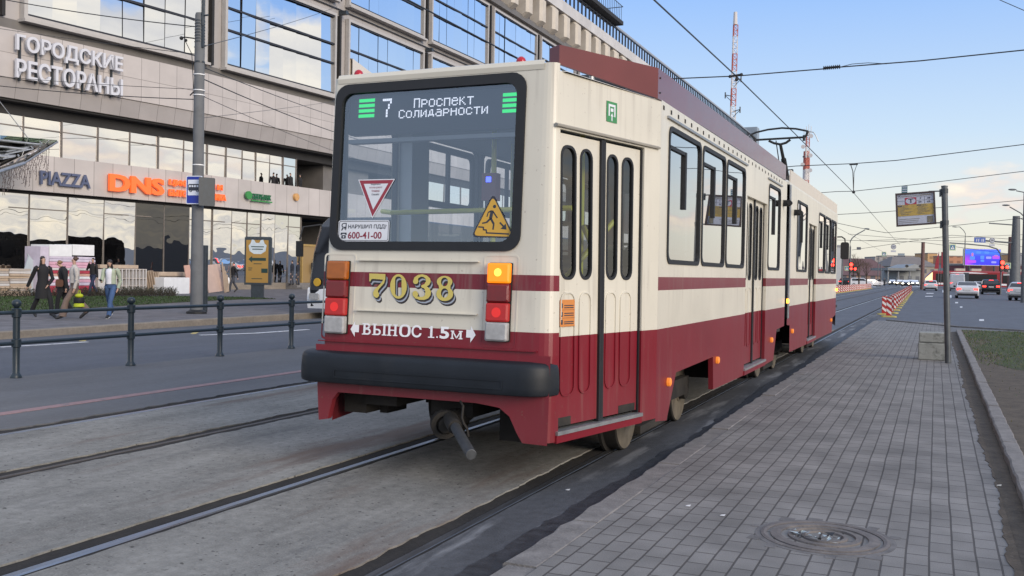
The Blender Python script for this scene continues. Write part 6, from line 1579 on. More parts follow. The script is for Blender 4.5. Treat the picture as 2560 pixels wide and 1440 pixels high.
def car(kind, col, loc, label, rz=0.0, w=1.8, front=False, group=None, rough=.25):
    o = thing(kind if kind == 'van' else 'car', label, 'van' if kind == 'van' else 'car', loc, rz, group)
    mt = paint('car paint %.3f %.3f %.3f' % col, col, rough, .1, .05, 2)
    S = SHAPES[kind]; hw = w / 2; ln = S[-1][0]; top = max(p[1] for p in S); belt = top * (.64 if kind != 'van' else .56)
    b = MB(); rings = []
    for x, kz in ((-hw, .0), (-hw + .06, .5), (-hw + .20, 1), (hw - .20, 1), (hw - .06, .5), (hw, 0)):
        rg = []
        for y, z in S:
            t_ = max(0, (z - belt) / (top - belt)); zz = z
            if abs(x) > hw - .19: xx = x * (1 - .16 * t_ * (1 if kind != 'van' else .4)); zz = z - (.06 * t_ if kz == 0 else .02 * t_)
            else: xx = x * (1 - .10 * t_)
            rg.append((xx, y + (.10 if kz == 0 and y < .3 else (.03 if kz == .5 and y < .3 else 0)) - (.14 if kz == 0 and y > ln - .6 else 0), zz))
        rg += [(x, ln - .2, .24), (x, .15, .24)]
        rings.append(rg)
    b.loops(rings, True, True, True); b.build('body', mt, o, False, .025)
    # windows
    g = MB(); up = [p for p in S if p[1] > belt + .02]
    if kind == 'van':
        g.sheet(lambda u, v, d: (u, 3.66 + (2.42 - v) * .86 + .02, v), [(-.75, 1.6), (.75, 1.6), (.7, 2.3), (-.7, 2.3)], ()); 
    else:
        i = [k for k, p in enumerate(S) if p[1] >= top - .09]; rp, fp = S[i[0]], S[i[-1]]; rq, fq = S[i[0] - 1], S[i[-1] + 1]
        def slant(a, c, sg):
            dv = Vector((0, c[0] - a[0], c[1] - a[1])); nn = Vector((0, -dv.z, dv.y)).normalized() * .012 * sg
            return lambda u, v, d: (u * (hw - .14 - .10 * v), a[0] + dv.y * v + nn.y, a[1] + dv.z * v + nn.z)
        g.sheet(slant(rq, rp, 1), [(-1, .12), (1, .12), (1, .9), (-1, .9)], ()); g.sheet(slant(fq, fp, -1), [(-1, .05), (1, .05), (1, .92), (-1, .92)], ())
        for sg in (-1, 1):
            y0, y1 = rp[0] + .05, fp[0] - .05
            g.sheet(lambda u, v, d: (sg * (hw * (1 - .16 * max(0, (v - belt) / (top - belt))) + .006), u, v), [(rq[0] + .35, belt + .06), (fq[0] - .3, belt + .05), (y1, top - .14), (y0 + .1, top - .14)], ())
    g.build('window', M['car_glass'], o)
    zl = belt * .86 if kind != 'van' else 1.15
    for sg in (-1, 1):
        l = MB(); l.plate(lambda u, v, d: (sg * u, .075 - d, v), rrect(hw - .42, zl - .09, hw - .08, zl + .08, .04), -.05, .06)
        l.build('tail_light', M['tail_on'] if not front else M['red_off'], o)
        l = MB(); l.plate(lambda u, v, d: (sg * u, ln - .06 + d, v), rrect(hw - .50, .62, hw - .14, .80, .05), -.08, .10); l.build('headlight', M['head_on'] if front else M['white_lens'], o)
    l = MB(); l.plate(lambda u, v, d: (u, -.01 - d, v), rrect(-.26, zl - .12, .26, zl - .01, .01), -.03, .02); l.build('number_plate', M['plate_w'], o)
    if not front:
        l = MB(); l.plate(lambda u, v, d: (u, S[[k for k, p in enumerate(S) if p[1] >= top - .09][0]][0] - .05 - d, v), rrect(-.22, top - .10, .22, top - .06, .01), -.03, .02); l.build('brake_light', M['tail_on'], o)
    l = MB(); l.bx((-hw + .12, -.03, .27), (hw - .12, .2, .42)); l.bx((-hw + .12, ln - .25, .27), (hw - .12, ln + .01, .42)); l.build('bumper', M['black'], o, False, .02)
    for y in (.82, ln - .85):
        for sg in (-1, 1):
            t_ = MB(); t_.lathe([(.02, -.1), (.30, -.1), (.325, -.07), (.325, .08), (.30, .1), (.2, .1), (.19, .07), (.02, .07)], (sg * (hw - .10), y, .325), Matrix.Rotation(R(90 * sg), 3, 'Y'), 18); t_.build('wheel', M['tyre'], o)
    if kind != 'van':
        l = MB()
        for sg in (-1, 1): l.ball((sg * (hw + .08), fq[0] - .45, belt + .1), .10, 8, 6, 0, (1, .6, .8))
        l.build('mirror', M['black'], o)
    return o
def at(px, w): p = depth(px, 715, w); return (p.x, p.y, -.012)
WHT, BLK, SLV = (.62, .63, .66), (.012, .013, .016), (.36, .37, .39)
QUE = 'cars queuing on the right of the road'
car('hatch', WHT, at(2327, 136), 'white hatchback with brake lights on, leftmost of the queue', R(2), 1.75, group=QUE)
car('van', (.50, .52, .56), at(2393, 137), 'pale grey delivery van behind the stop pole', R(0), 2.0, group=QUE)
car('sedan', WHT, at(2419, 82), 'white saloon with brake lights on, right of the stop pole', R(0), 1.80, group=QUE)
car('sedan', WHT, at(2452, 126), 'white saloon half hidden between the nearer white saloon and the black car', R(0), 1.75, group=QUE)
car('suv', BLK, at(2478, 108), 'black off-road car with brake lights on', R(0), 1.86, group=QUE)
car('hatch', (.52, .53, .54), at(2549, 76), 'pale silver hatchback cut off by the right edge', R(-14), 1.80, group=QUE)
ONC = 'oncoming cars far ahead'
car('sedan', (.05, .06, .08), at(2232, 260), 'dark car with headlights on, leftmost of the oncoming cars', R(180), 1.8, True, ONC)
car('sedan', BLK, at(2266, 205), 'black car with bright headlights facing the viewer', R(180), 1.8, True, ONC)
car('van', (.55, .56, .57), at(2262, 300), 'pale van behind the oncoming cars', R(180), 2.2, True, ONC)
car('sedan', (.30, .24, .16), at(2251, 240), 'tan car just left of the black oncoming car', R(180), 1.8, True, ONC)
car('hatch', (.10, .11, .13), at(2276, 262), 'dark hatchback with headlights on behind the black oncoming car', R(180), 1.8, True, ONC)
car('sedan', SLV, at(2288, 250), 'silver car with headlights on, rightmost of the oncoming cars', R(180), 1.8, True, ONC)
PRK = 'cars parked left of the tracks'
car('suv', WHT, at(2122, 190), 'white off-road car parked broadside beyond the tram', R(-78), 1.85, False, PRK)
car('suv', BLK, at(2099, 195), 'black car parked right beside the tram front', R(-70), 1.8, False, PRK)
car('hatch', (.06, .03, .05), at(2146, 205), 'dark maroon car parked behind the white off-road car', R(-60), 1.8, False, PRK)
car('hatch', WHT, at(2158, 205), 'white hatchback parked right of the maroon car', R(-60), 1.75, False, PRK)
car('sedan', SLV, at(2172, 255), 'silver saloon parked farthest right of the parked cars', R(-70), 1.75, False, PRK)

# ---- red low floor tram crossing ahead
pa, pb_ = depth(2310, 715, 196), depth(2650, 715, 190)
RT = thing('red_tram', 'long red and black low-floor tram crossing the street ahead', 'tram', (pa.x, pa.y, 0))
dv = (pb_ - pa); dv.z = 0; L_ = dv.length; RT.rotation_euler = (0, 0, math.atan2(dv.y, dv.x))
M['tram_red'] = paint('bright red tram paint', (.28, .02, .025), .3, 0, .06, 1)
b = MB(); b.loops([[(x + o_, y, z) for y, z in ((0, .3), (0, 3.2), (.35, 3.45), (2.15, 3.45), (2.5, 3.2), (2.5, .3))] for x, o_ in ((1.6, 0), (3.2, 0), (L_, 0))], True, True, True); b.loops([[(x, y, z) for y, z in ((.12, .3), (.12, zt__), (.5, zt__ + .2), (2.0, zt__ + .2), (2.4, zt__), (2.4, .3))] for x, zt__ in ((0.0, .9), (.35, 1.9), (1.59, 3.2))], True, True, True); b.build('body', M['tram_red'], RT)
b = MB(); f0 = lambda u, v, d: (u, -.01 - d, v)
x = 2.2
while x < L_ - 1:
    b.sheet(f0, [(x, 1.05), (x + 5.2, 1.05), (x + 5.2, 2.85), (x, 2.85)], (), 0); x += 6.2
b.build('side_glass', M['coach_glass'], RT)
b = MB(); b.sheet(f0, [(1.0, .62), (L_, .62), (L_, .98), (2.6, .98)], (), .004); b.sheet(f0, [(4.5, 3.0), (10.5, 2.95), (12, 3.05), (9, 3.22), (5.5, 3.2)], (), .004); b.sheet(f0, [(22, 3.0), (28, 2.95), (29, 3.1), (23, 3.22)], (), .004); b.build('white_stripe', M['white_paint'], RT)
b = MB(); x = 7.4
while x < L_: b.bx((x, -.02, .4), (x + 1.0, .02, 3.1)); x += 6.2 * 2
b.build('bellows', M['dark_steel'], RT)
M['lit_cab'] = emit('lit cab interior', (1.0, .72, .35), .9, (.4, .3, .2))
b = MB(); b.loops([[(.02, y, .95), (.33, y, 1.92), (1.5, y, 3.1), (1.75, y, 3.05), (1.75, y, 1.0)] for y in (.05, 2.45)], True, True, True); b.build('cab', M['lit_cab'], RT)
b = MB(); b.plate(lambda u, v, d: (.0 - d, u, v), rrect(.2, .45, .6, .75, .05), 0, .03); b.plate(lambda u, v, d: (u, .09 - d, v), rrect(.05, .45, .7, .8, .05), 0, .03); b.build('headlight', emit('warm headlamp', (1, .45, .25), 2.5, (.5, .3, .2)), RT)
b = MB()
for x in (6, 9, 15, 18, 22, 26): b.bx((x, .5, 3.46), (x + 1.8, 2.0, 3.95))
b.build('roof_box', paint('pale roof box', (.55, .50, .42), .6, 0, .1, 2), RT)
b = MB()
for x in (3.6, 10.4, 16.5, 22.5, 29): b.tube((x, .8, 1.2), (x, .8, 2.7), .12)
b.build('cabin_lamp', emit('warm cabin lamp', (1, .55, .2), 1.6), RT)

# ---- big video screen
BB = depth(2456, 643, 225); k = 225 / FPX
SCN = thing('video_billboard', 'large bright blue video billboard on posts above the red tram', 'billboard', (BB.x, BB.y, 0)); SCN.rotation_euler = (0, 0, YAW * .9)
W2, H2, Z0 = 44 * k, 19.5 * k, BB.z
fV = lambda u, v, d: (u * W2, -d, Z0 + v * H2)
MB().bx((-W2 - .15, 0.03, Z0 - H2 - .15), (W2 + .15, .6, Z0 + H2 + .15)).build('cabinet', M['steel'], SCN)
mt, t, bs = new_mat('video picture')
co = t.n('ShaderNodeTexCoord').outputs['Object']; sx = t.n('ShaderNodeSeparateXYZ'); t.l(co, sx.inputs[0])
vv = t.math('DIVIDE', t.math('SUBTRACT', sx.outputs[2], Z0 - H2), 2 * H2); uu = t.math('DIVIDE', t.math('ADD', sx.outputs[0], W2), 2 * W2)
cc = t.ramp(vv, [(0, (.01, .005, .75)), (.55, (.01, .03, .9)), (.8, (.01, .13, .95)), (1, (.03, .08, .8))])
cc = t.mix(t.math('MULTIPLY', t.math('SUBTRACT', 1.0, t.step(uu, .05, .32)), t.math('SUBTRACT', 1.0, t.step(vv, .3, .8))), cc, (.30, .02, .75))
t.l(cc, bs.inputs['Emission Color']); bs.inputs['Emission Strength'].default_value = 1.0; bs.inputs['Base Color'].default_value = (.01, .01, .02, 1)
b = MB(); b.sheet(fV, [(-1, -1), (1, -1), (1, 1), (-1, 1)], (), 0); b.build('screen', mt, SCN)
E_ = [emit('screen sky blue', (.03, .16, .8), 1.0), emit('screen magenta', (.32, .03, .6), 1.0), emit('screen pale', (.2, .22, .8), 1.0), emit('screen skin tone', (.35, .12, .3), 1.0)]
b = MB()
for (u0, v0, u1, v1, mi) in ((-.70, -.35, -.42, .10, 0), (-.62, .1, -.50, .55, 3), (-.85, -.75, -.35, -.4, 1), (-.36, .45, -.08, .75, 0), (.10, .45, .36, .75, 0), (-.12, -.25, .10, .2, 0), (-.1, -.6, .1, -.32, 0), (.2, -.2, .5, .1, 2), (.55, -.2, .95, .2, 1), (.65, .1, .85, .3, 3), (.5, -.75, .78, -.5, 2), (.62, .65, .9, .76, 0)):
    b.sheet(fV, rrect(u0, v0, u1, v1, .06), (), .03, mi)
b.build('screen_picture', E_, SCN)
b = MB()
for u in (-.7, .7): b.tube((u * W2, .3, 0), (u * W2, .3, Z0 - H2), .18)
b.build('post', M['dark_steel'], SCN)

# ---- poles, lamps, signals and signs ahead
M['mast'] = paint('grey mast paint', (.13, .14, .15), .6, .2, .15, 4); M['mast_red'] = paint('weathered red brown mast', (.16, .09, .08), .7, 0, .15, 4)
def pole(px, pt, w, r0, r1, label, mat_='mast', name='pole', cat='pole', group=None):
    p = depth(px, pt, w); o = thing(name, label, cat, (p.x, p.y, -.01), 0, group); MB().tube((0, 0, 0), (0, 0, p.z), r0, r1, 12).build('shaft', M[mat_], o, True); return o, p
def arm(o, pts, w, r_, name='arm', mat_='mast'):
    base = Vector(o.location); b = MB(); b.path([depth(x, y, w) - base for x, y in pts], r_, 6); return b.build(name, M[mat_], o)
def head(o, px, py, w, L=1.0, rz=0):
    base = Vector(o.location); c = depth(px, py, w) - base; b = MB(); b.ball(c, L / 2, 10, 6, 0, (1, .35, .22), Matrix.Rotation(rz, 3, 'Z')); return b.build('lamp_head', M['mast'], o)
o, p = pole(2308, 605, 150, .30, .26, 'reddish brown pole beside the nose of the red tram', 'mast_red')
o, p = pole(2528, 592, 140, .42, .36, 'tapering brown pole right of the video billboard', 'mast_red')
o, p = pole(2541, 540, 130, .75, .45, 'massive grey pole with cantilever arms at the right edge')
arm(o, [(2440, 600), (2541, 608)], 130, .12); arm(o, [(2473, 558), (2541, 563)], 130, .09)
o2 = thing('road_sign', 'blue lane arrow sign hanging from the cantilever arm', 'road sign', depth(2450, 600, 129.5))
s_ = 129.5 / FPX
b = MB(); b.bx((-14 * s_, 0, -6.5 * s_), (14 * s_, .08, 6.5 * s_)); b.build('panel', paint('sign blue far', (.03, .09, .36), .4, 0, .1, 4), o2)
b = MB()
for u in (-9, -4, 4, 8): b.bx((u * s_, -.02, -4 * s_), (u * s_ + .07, -.004, 3 * s_)); b.bx((u * s_, -.02, 2.2 * s_), ((u + 2) * s_, -.004, 3 * s_))
b.build('arrow', M['white_paint'], o2); o2.rotation_euler = (0, 0, YAW)
def round_sign(px, py, w, rp, label, plate=True, pn='50'):
    c = depth(px, py, w); s_ = w / FPX; o = thing('speed_sign', label, 'road sign', c, YAW); fn = lambda u, v, d: (u, -d, v)
    b = MB(); b.plate(fn, circ(0, 0, rp * s_, None, 20), -.06, 0, 0); b.sheet(fn, circ(0, 0, rp * s_ * .8, None, 20), (), .01, 1); add_text(b, fn, pn, -rp * s_ * .5, -rp * s_ * .32, 1, 2, .02, (rp * s_ * .5, rp * s_ * .32), bold=.02)
    if plate: b.plate(fn, [(-rp * s_ * .95, -rp * s_ * 2.05), (rp * s_ * .95, -rp * s_ * 2.05), (rp * s_ * .95, -rp * s_ * 1.35), (-rp * s_ * .95, -rp * s_ * 1.35)], -.06, 0, 1)
    b.build('face', [paint('sign grey rim', (.12, .13, .16), .5), paint('sign pale face', (.38, .40, .46), .5), M['stick_ink']], o); return o
round_sign(2480.5, 601, 129.4, 7, 'round speed sign with a plate hanging right of the blue lane sign')
round_sign(2234, 617, 150, 6.5, 'round grey sign with a plate hanging over the tracks')
def ped_sign(px, py, w, s0, label, rot=0):
    c = depth(px, py, w); s_ = w / FPX * s0; o = thing('crossing_sign', label, 'road sign', c, YAW + rot); fn = lambda u, v, d: (u * s_, -d, v * s_); b = MB()
    b.plate(fn, [(-1.2, -1.2), (1.2, -1.2), (1.2, 1.2), (-1.2, 1.2)], -.05, 0, 3); b.sheet(fn, [(-.9, -.9), (.9, -.9), (.9, .9), (-.9, .9)], (), .01, 0); b.sheet(fn, [(-.7, -.65), (.7, -.65), (0, .65)], (), .02, 1)
    b.sheet(fn, [(-.12, -.5), (.0, -.5), (.05, -.2), (.15, -.5), (.28, -.5), (.12, .2), (-.1, .2)], (), .03, 2); b.build('face', [paint('crossing sign blue', (.02, .12, .25), .5), M['white_paint'], M['stick_ink'], paint('crossing sign rim', (.42, .52, .30), .5)], o)
ped_sign(2381.5, 618.5, 118, 6.5, 'pedestrian crossing sign hanging just right of the stop pole')
ped_sign(2520, 664, 112, 6.0, 'pedestrian crossing sign beside the right traffic light')
ped_sign(2210, 635, 150, 4.6, 'pedestrian crossing sign hanging over the tracks left of the round sign')
ped_sign(2117, 671, 120, 4.6, 'pedestrian crossing sign beside the left traffic light')
c = depth(2147, 621, 150); o = MB().box((0, 0, 0), (.62, .06, .42)).build('small_sign', paint('grey sign back', (.16, .17, .2), .6)); o.location = c; tag(o, 'small grey sign hanging over the parked cars', 'road sign')
c = depth(2253, 636, 165); o = MB().box((0, 0, 0), (1.1, .06, .36)).build('small_sign', paint('pale blue sign', (.32, .38, .42), .6)); o.location = c; tag(o, 'long pale sign hanging right of the round sign', 'road sign')
for px, pt, w, lb in ((2126, 590, 122, 'tall curved lamp post left of the bare tree'), (2413, 570, 200, 'tall curved lamp post left of the video billboard')):
    o, p = pole(px, pt + 26, w, .12, .09, lb, 'mast', 'street_lamp', 'street lamp')
    sg = 1 if px < 2300 else -1
    arm(o, [(px, pt + 28), (px + sg * -.5, pt + 14), (px + sg * -(-4), pt + 6), (px + (14 if sg > 0 else -14), pt - 3), (px + (36 if sg > 0 else -26), pt - 15 if sg > 0 else pt - 2)], w, .07); head(o, px + (41 if sg > 0 else -27), pt - 18 if sg > 0 else pt - 3, w, .9, YAW + R(20 * sg))
o, p = pole(2566, 480, 70, .2, .18, 'lamp post just outside the right edge with three lamp heads', 'mast', 'street_lamp', 'street lamp')
arm(o, [(2566, 482), (2541, 477)], 70, .04); head(o, 2531, 474, 70, .65, YAW); arm(o, [(2566, 548), (2552, 533), (2524, 517)], 70, .04); head(o, 2515, 513, 70, .6, YAW); arm(o, [(2566, 552), (2548, 545)], 70, .03); head(o, 2542, 542, 70, .4, YAW)
def signal(px, py, w, base_px, label, sz=1.0, mastarm=None):
    p = depth(base_px, py, w); o = thing('traffic_light', label, 'traffic light', (p.x, p.y, -.01), YAW); top = p.z; s_ = w / FPX
    b = MB(); b.tube((0, 0, 0), (0, 0, top + .5), .09); b.build('post', M['mast'], o)
    if mastarm:
        mi_ = Matrix.Rotation(-YAW, 3, 'Z'); b = MB(); b.path([mi_ @ (depth(x, y, w) - Vector((p.x, p.y, 0))) for x, y in mastarm], .08, 6); b.build('mast_arm', M['mast'], o)
    b = MB(); b.box((0, -.15, top - .4), (.34 * sz, .26, 1.0 * sz)); b.box((.42 * sz, -.15, top - .75), (.30 * sz, .2, .62 * sz)); b.build('housing', M['black'], o)
    b = MB(); b.plate(lambda u, v, d: (u, -.29 - d, v), circ(0, top - .06, .17 * sz), 0, .03); b.plate(lambda u, v, d: (u, -.26 - d, v), circ(.42 * sz, top - .58, .12 * sz), 0, .03); b.plate(lambda u, v, d: (u, -.29 - d, v), circ(0, top - .42 * sz - .06, .12 * sz), 0, .03); b.build('red_lamp', emit('red signal', (1, .02, .01), 7.0), o); return o
signal(2503, 655, 110, 2503, 'traffic light showing red right of the video billboard', 1.3, [(2503, 668), (2502.5, 645), (2500, 632), (2492, 622), (2470, 615), (2420, 610), (2374, 607)])
signal(2126, 660, 118, 2126, 'traffic light showing red on the left beyond the tram', 1.2)
c = depth(2517, 678, 111); o = MB().box((0, 0, 0), (.55, .05, .3)).build('small_sign', M['plate_w']); o.location = c; tag(o, 'upper small white plate under the right crossing sign', 'road sign')
c = depth(2516, 686.5, 111); o = MB().box((0, 0, 0), (.65, .05, .22)).build('small_sign', M['plate_w']); o.location = c; tag(o, 'lower small white plate under the right crossing sign', 'road sign')
for px, py, w, lb in ((2196, 640, 260, 'thin pale mast before the red roof'), (2203, 655, 220, 'thin grey post left of the grey filling station'), (2106, 645, 150, 'thin dark post beside the white building')):
    pole(px, py, w, .12, .10, lb)
# flags
for px, w, lb, hh in ((2345, 185, 'tall red feather flag left of the stop pole', 40), (2361, 185, 'wide red banner just left of the stop pole', 39)):
    p = depth(px, 670, w); s_ = w / FPX; o = thing('red_flag', lb, 'flag', (p.x, p.y, 0), YAW)
    z1 = depth(px, 630, w).z; b = MB()
    if px < 2350: b.plate(lambda u, v, d: (u, d, v), [(-9 * s_, z1 - 42 * s_), (2 * s_, z1 - 42 * s_), (1.5 * s_, z1), (-1 * s_, z1 - 8 * s_), (-5 * s_, z1 - 20 * s_)], 0, .04)
    else: b.plate(lambda u, v, d: (u, d, v), [(-8 * s_, z1 - 40 * s_), (8 * s_, z1 - 40 * s_), (8 * s_, z1), (-8 * s_, z1)], 0, .04)
    b.build('cloth', paint('red flag cloth', (.24, .02, .035), .8, 0, .15, 2), o); MB().tube((1.6 * s_ if px < 2350 else -8 * s_, .05, 0), (1.6 * s_ if px < 2350 else -8 * s_, .05, z1), .05).build('pole', M['mast'], o)
# ---- buildings at the end of the street
def facade_mat(name, wall, win, bw=3.0, rh=3.2, ww=.5):
    mt, t, b = new_mat(name); co = t.n('ShaderNodeTexCoord').outputs['Object']; sx = t.n('ShaderNodeSeparateXYZ'); t.l(co, sx.inputs[0])
    fx = t.math('FRACT', t.math('DIVIDE', sx.outputs[0], bw)); fz = t.math('FRACT', t.math('DIVIDE', sx.outputs[2], rh)); fyy = t.math('FRACT', t.math('DIVIDE', sx.outputs[1], bw))
    def inr(v, a, c): return t.math('MULTIPLY', t.math('GREATER_THAN', v, a), t.math('LESS_THAN', v, c))
    mk = t.math('MULTIPLY', t.math('MULTIPLY', inr(fx, .5 - ww / 2, .5 + ww / 2), inr(fz, .28, .78)), t.math('ADD', inr(fyy, .2, .8), 0.0))
    mk = t.math('MULTIPLY', inr(fx, .5 - ww / 2, .5 + ww / 2), inr(fz, .28, .78))
    nz = t.n('ShaderNodeTexNoise'); nz.inputs['Scale'].default_value = .3; t.l(co, nz.inputs['Vector'])
    c = t.mix(mk, t.mix(nz.outputs[0], tuple(q * .85 for q in wall), tuple(q * 1.1 for q in wall)), win); t.l(c, b.inputs['Base Color']); b.inputs['Roughness'].default_value = .7
    return mt
def block(name, label, px0, px1, pt, w, dep, wall, roofh=0, roofc=(.16, .06, .06), win=(.09, .09, .11), cat='building', parts=True, bw=3.0):
    p0, p1 = depth(px0, 700, w), depth(px1, 700, w); z1 = depth((px0 + px1) / 2, pt, w).z; d = p1 - p0; d.z = 0; L = d.length
    o = thing(name, label, cat, (p0.x, p0.y, 0), math.atan2(d.y, d.x)); ze = z1 - roofh
    MB().bx((0, 0, -.1), (L, dep, ze)).build('wall', facade_mat('facade %s %d' % (name, px0), wall, win, bw), o)
    rc = paint('roof %.2f %.2f %.2f' % roofc, roofc, .7, 0, .1, .5); b = MB()
    if roofh: b.loops([[(-.4, -.4, ze + .003), (L + .4, -.4, ze + .003), (L + .4, dep + .4, ze + .003), (-.4, dep + .4, ze + .003)], [(L * .22, dep * .45, z1), (L * .78, dep * .45, z1), (L * .78, dep * .55, z1), (L * .22, dep * .55, z1)]], True, True, True)
    else: b.bx((-.15, -.15, ze + .003), (L + .15, dep + .15, ze + .4))
    b.build('roof', rc, o); return o, L, ze
block('corner_house', 'red brick house with a low hipped roof at the end of the street', 2098, 2239, 645, 300, 22, (.27, .17, .13), 5.5, (.12, .065, .065))
block('long_house', 'long beige house behind the filling station', 2226, 2345, 641, 380, 20, (.30, .26, .21), 4.0, (.17, .15, .14))
o, L, ze = block('white_building', 'white grey building just right of the tram front', 2058, 2107, 617, 200, 26, (.42, .44, .46), 0, (.25, .26, .28))
FS = thing('filling_station', 'pale grey gabled filling station with a flat canopy', 'filling station', tuple(depth(2219, 700, 270)[:2]) + (0,), YAW * .95)
s_ = 270 / FPX; zc_ = depth(2260, 672, 270).z; zr = depth(2292, 660, 270).z
b = MB(); b.bx((36 * s_, 4, 0), (104 * s_, 16, zc_ - .2)); b.build('wall', facade_mat('station wall', (.34, .36, .36), (.16, .17, .19), 2.2), FS)
b = MB(); b.bx((0, 0, zc_ - .5), (70 * s_, 14, zc_ + .2)); b.build('canopy', paint('canopy grey', (.20, .215, .22), .6, 0, .1, 1), FS)
b = MB(); b.loops([[(42 * s_, y, zc_ + .2), (106 * s_, y, zc_ + .2), (73 * s_, y, zr)] for y in (1.5, 15)], True, True, True); b.build('gable', paint('gable grey', (.27, .285, .29), .6, 0, .1, 1), FS)
b = MB()
for u in (4, 30, 58): b.tube((u * s_, 1, 0), (u * s_, 1, zc_ - .5), .18)
b.build('post', M['steel'], FS)
b = MB()
for u in (52, 86): b.plate(lambda x, z, d: (x, 1.49 - d, z), circ(u * s_, zc_ + .8, .5, .4, 12), 0, .03)
b.build('lamp', M['black'], FS)
far = [('apartment_block', 'pale far apartment block left of the long beige house', 2186, 2222, 643, 620, (.36, .33, .31)), ('apartment_block', 'white far apartment block above the long beige house', 2215, 2262, 640, 640, (.44, .42, .40)), ('apartment_block', 'pale far apartment block behind the reddish pole', 2262, 2306, 641, 600, (.40, .36, .33)),
       ('apartment_block', 'far apartment block with warm sunlight in its wall colour, left of the red flags', 2318, 2342, 634, 560, (.50, .30, .14)), ('apartment_block', 'orange brick far block right of the red banner', 2368, 2412, 641, 520, (.44, .20, .11)), ('apartment_block', 'pale block below the orange one beside the billboard', 2370, 2420, 661, 400, (.34, .32, .30)),  # the block left of the flags has warm sunlight mixed into its wall colour
       ('apartment_tower', 'far tower block with orange sunlight in its wall colour, at the right edge', 2532, 2549, 637, 560, (.55, .30, .13)), ('apartment_block', 'grey far block behind the massive pole', 2498, 2534, 635, 640, (.30, .31, .33)), ('apartment_block', 'grey far block cut by the right edge', 2549, 2590, 634, 640, (.31, .32, .34)), ('shop_hall', 'dark red roofed hall behind the red tram', 2453, 2570, 664, 240, (.16, .04, .045))]  # the tower's orange is low sunlight put into the wall colour
for nm, lb, a_, c_, pt_, w_, col in far: block(nm, lb, a_, c_, pt_, w_, 18, col, 0, (.2, .19, .19), tuple(q * .55 for q in col), bw=4.0)
for (px, pw) in ((2398, 5), (2412, 10), (2443, 10)):
    p = depth(px, 673, 236); 
# bare trees
def bare_tree(px, w, hpx, label, seed, spread=.5):
    p = depth(px, 715, w); rn = random.Random(seed); o = thing('bare_tree', label, 'tree', (p.x, p.y, 0)); H = hpx * w / FPX; tr = MB(); tw = MB()
    def grow(a, d, L, r_, lev):
        q = a + d * L; (tr if lev < 2 else tw).tube(a, q, r_, r_ * .62, 6 if lev < 2 else 3, 0, lev < 2)
        if lev >= 5: return
        for k in range(3 if lev else 4):
            nd = (d + Vector((rn.uniform(-1, 1), rn.uniform(-1, 1), rn.uniform(-.15, .7))) * spread * (1 + .15 * lev)).normalized(); grow(a.lerp(q, rn.uniform(.6, 1.0)), nd, L * rn.uniform(.58, .8), r_ * .55, lev + 1)
    grow(Vector((0, 0, 0)), Vector((0, 0, 1)), H * .34, H * .022, 0)
    tr.build('trunk', paint('bare bark', (.06, .045, .035), .9, 0, .2, 3), o); tw.build('crown', paint('bare twig', (.10, .07, .05), .9, 0, .2, 3), o)
bare_tree(2147, 170, 105, 'bare brown tree behind the parked cars', 4, .55)
bare_tree(2166, 185, 80, 'smaller bare tree right of the bigger bare tree', 9, .6)
bare_tree(2132, 210, 75, 'thin bare tree behind the left traffic light', 12, .6)
# ---- lattice masts and chimney
M['lat_red'] = paint('red mast paint', (.42, .10, .07), .6, 0, .1, 3); M['lat_white'] = paint('white mast paint', (.62, .58, .56), .6, 0, .1, 3)
def mast(px0, p0y, px1, p1y, w, wid, label, n):
    a, c = depth(px0, p0y, w), depth(px1, p1y, w); o = thing('lattice_mast', label, 'mast', (a.x, a.y, 0)); a0 = Vector((0, 0, 0)); c0 = c - Vector((a.x, a.y, 0)); b = MB()
    a0 = Vector((0, 0, 0))
    for k in range(n):
        t0, t1 = k / n, (k + 1) / n; mi = k % 2 if n < 16 else (k // 3) % 2; P = []
        for t_ in (t0, t1):
            w_ = wid * (1 - .3 * t_); q = a0.lerp(c0, t_); P.append([q + Vector((math.cos(R(g)) * w_, math.sin(R(g)) * w_, 0)) for g in (20, 140, 260)])
        for j in range(3):
            b.tube(P[0][j], P[1][j], wid * .13, None, 4, mi, False); b.tube(P[0][j], P[1][(j + 1) % 3], wid * .07, None, 3, mi, False); b.tube(P[1][j], P[1][(j + 1) % 3], wid * .07, None, 3, mi, False)
    o_ = b.build('lattice', [M['lat_red'], M['lat_white']], o); return o, c0
o, c0 = mast(1823, 420, 1838, 62, 380, 1.55, 'tall red and white lattice radio mast rising over the building roof', 44)
b = MB(); b.tube(c0, c0 + Vector((0, 0, 5)), .9, .7, 8); b.build('antenna', M['lat_white'], o)
b = MB()
for t_, sg in ((.78, 1), (.72, -1), (.66, 1), (.52, -1), (.40, 1)):
    q = c0 * t_; b.tube(q, q + Vector((sg * 3.2, 0, .8)), .16); b.tube(q + Vector((sg * 3.0, 0, -.6)), q + Vector((sg * 3.0, 0, 1.8)), .25); b.tube(q + Vector((0, 0, -2.5)), q + Vector((sg * 3.0, 0, .6)), .12)
b.build('antenna_bracket', M['dark_steel'], o)
o, c0 = mast(2010, 640, 2019, 330, 520, 1.6, 'lattice mast with dishes beside the striped chimney', 40)
b = MB(); 
for t_, sg in ((.97, 1), (.9, -1), (.84, 1), (.78, -1), (.74, 1)): b.lathe([(.001, -.3), (1.1, -.1), (1.1, .3), (.001, .3)], c0 * t_ + Vector((sg * 2.0, -1, 0)), Matrix.Rotation(R(90), 3, 'X'), 12)
for k in range(4): b.tube(c0 + Vector((1.2 * (k - 1.5), 0, -2)), c0 + Vector((1.2 * (k - 1.5), 0, 4 - abs(k - 2))), .15)
b.build('dish', M['lat_white'], o)
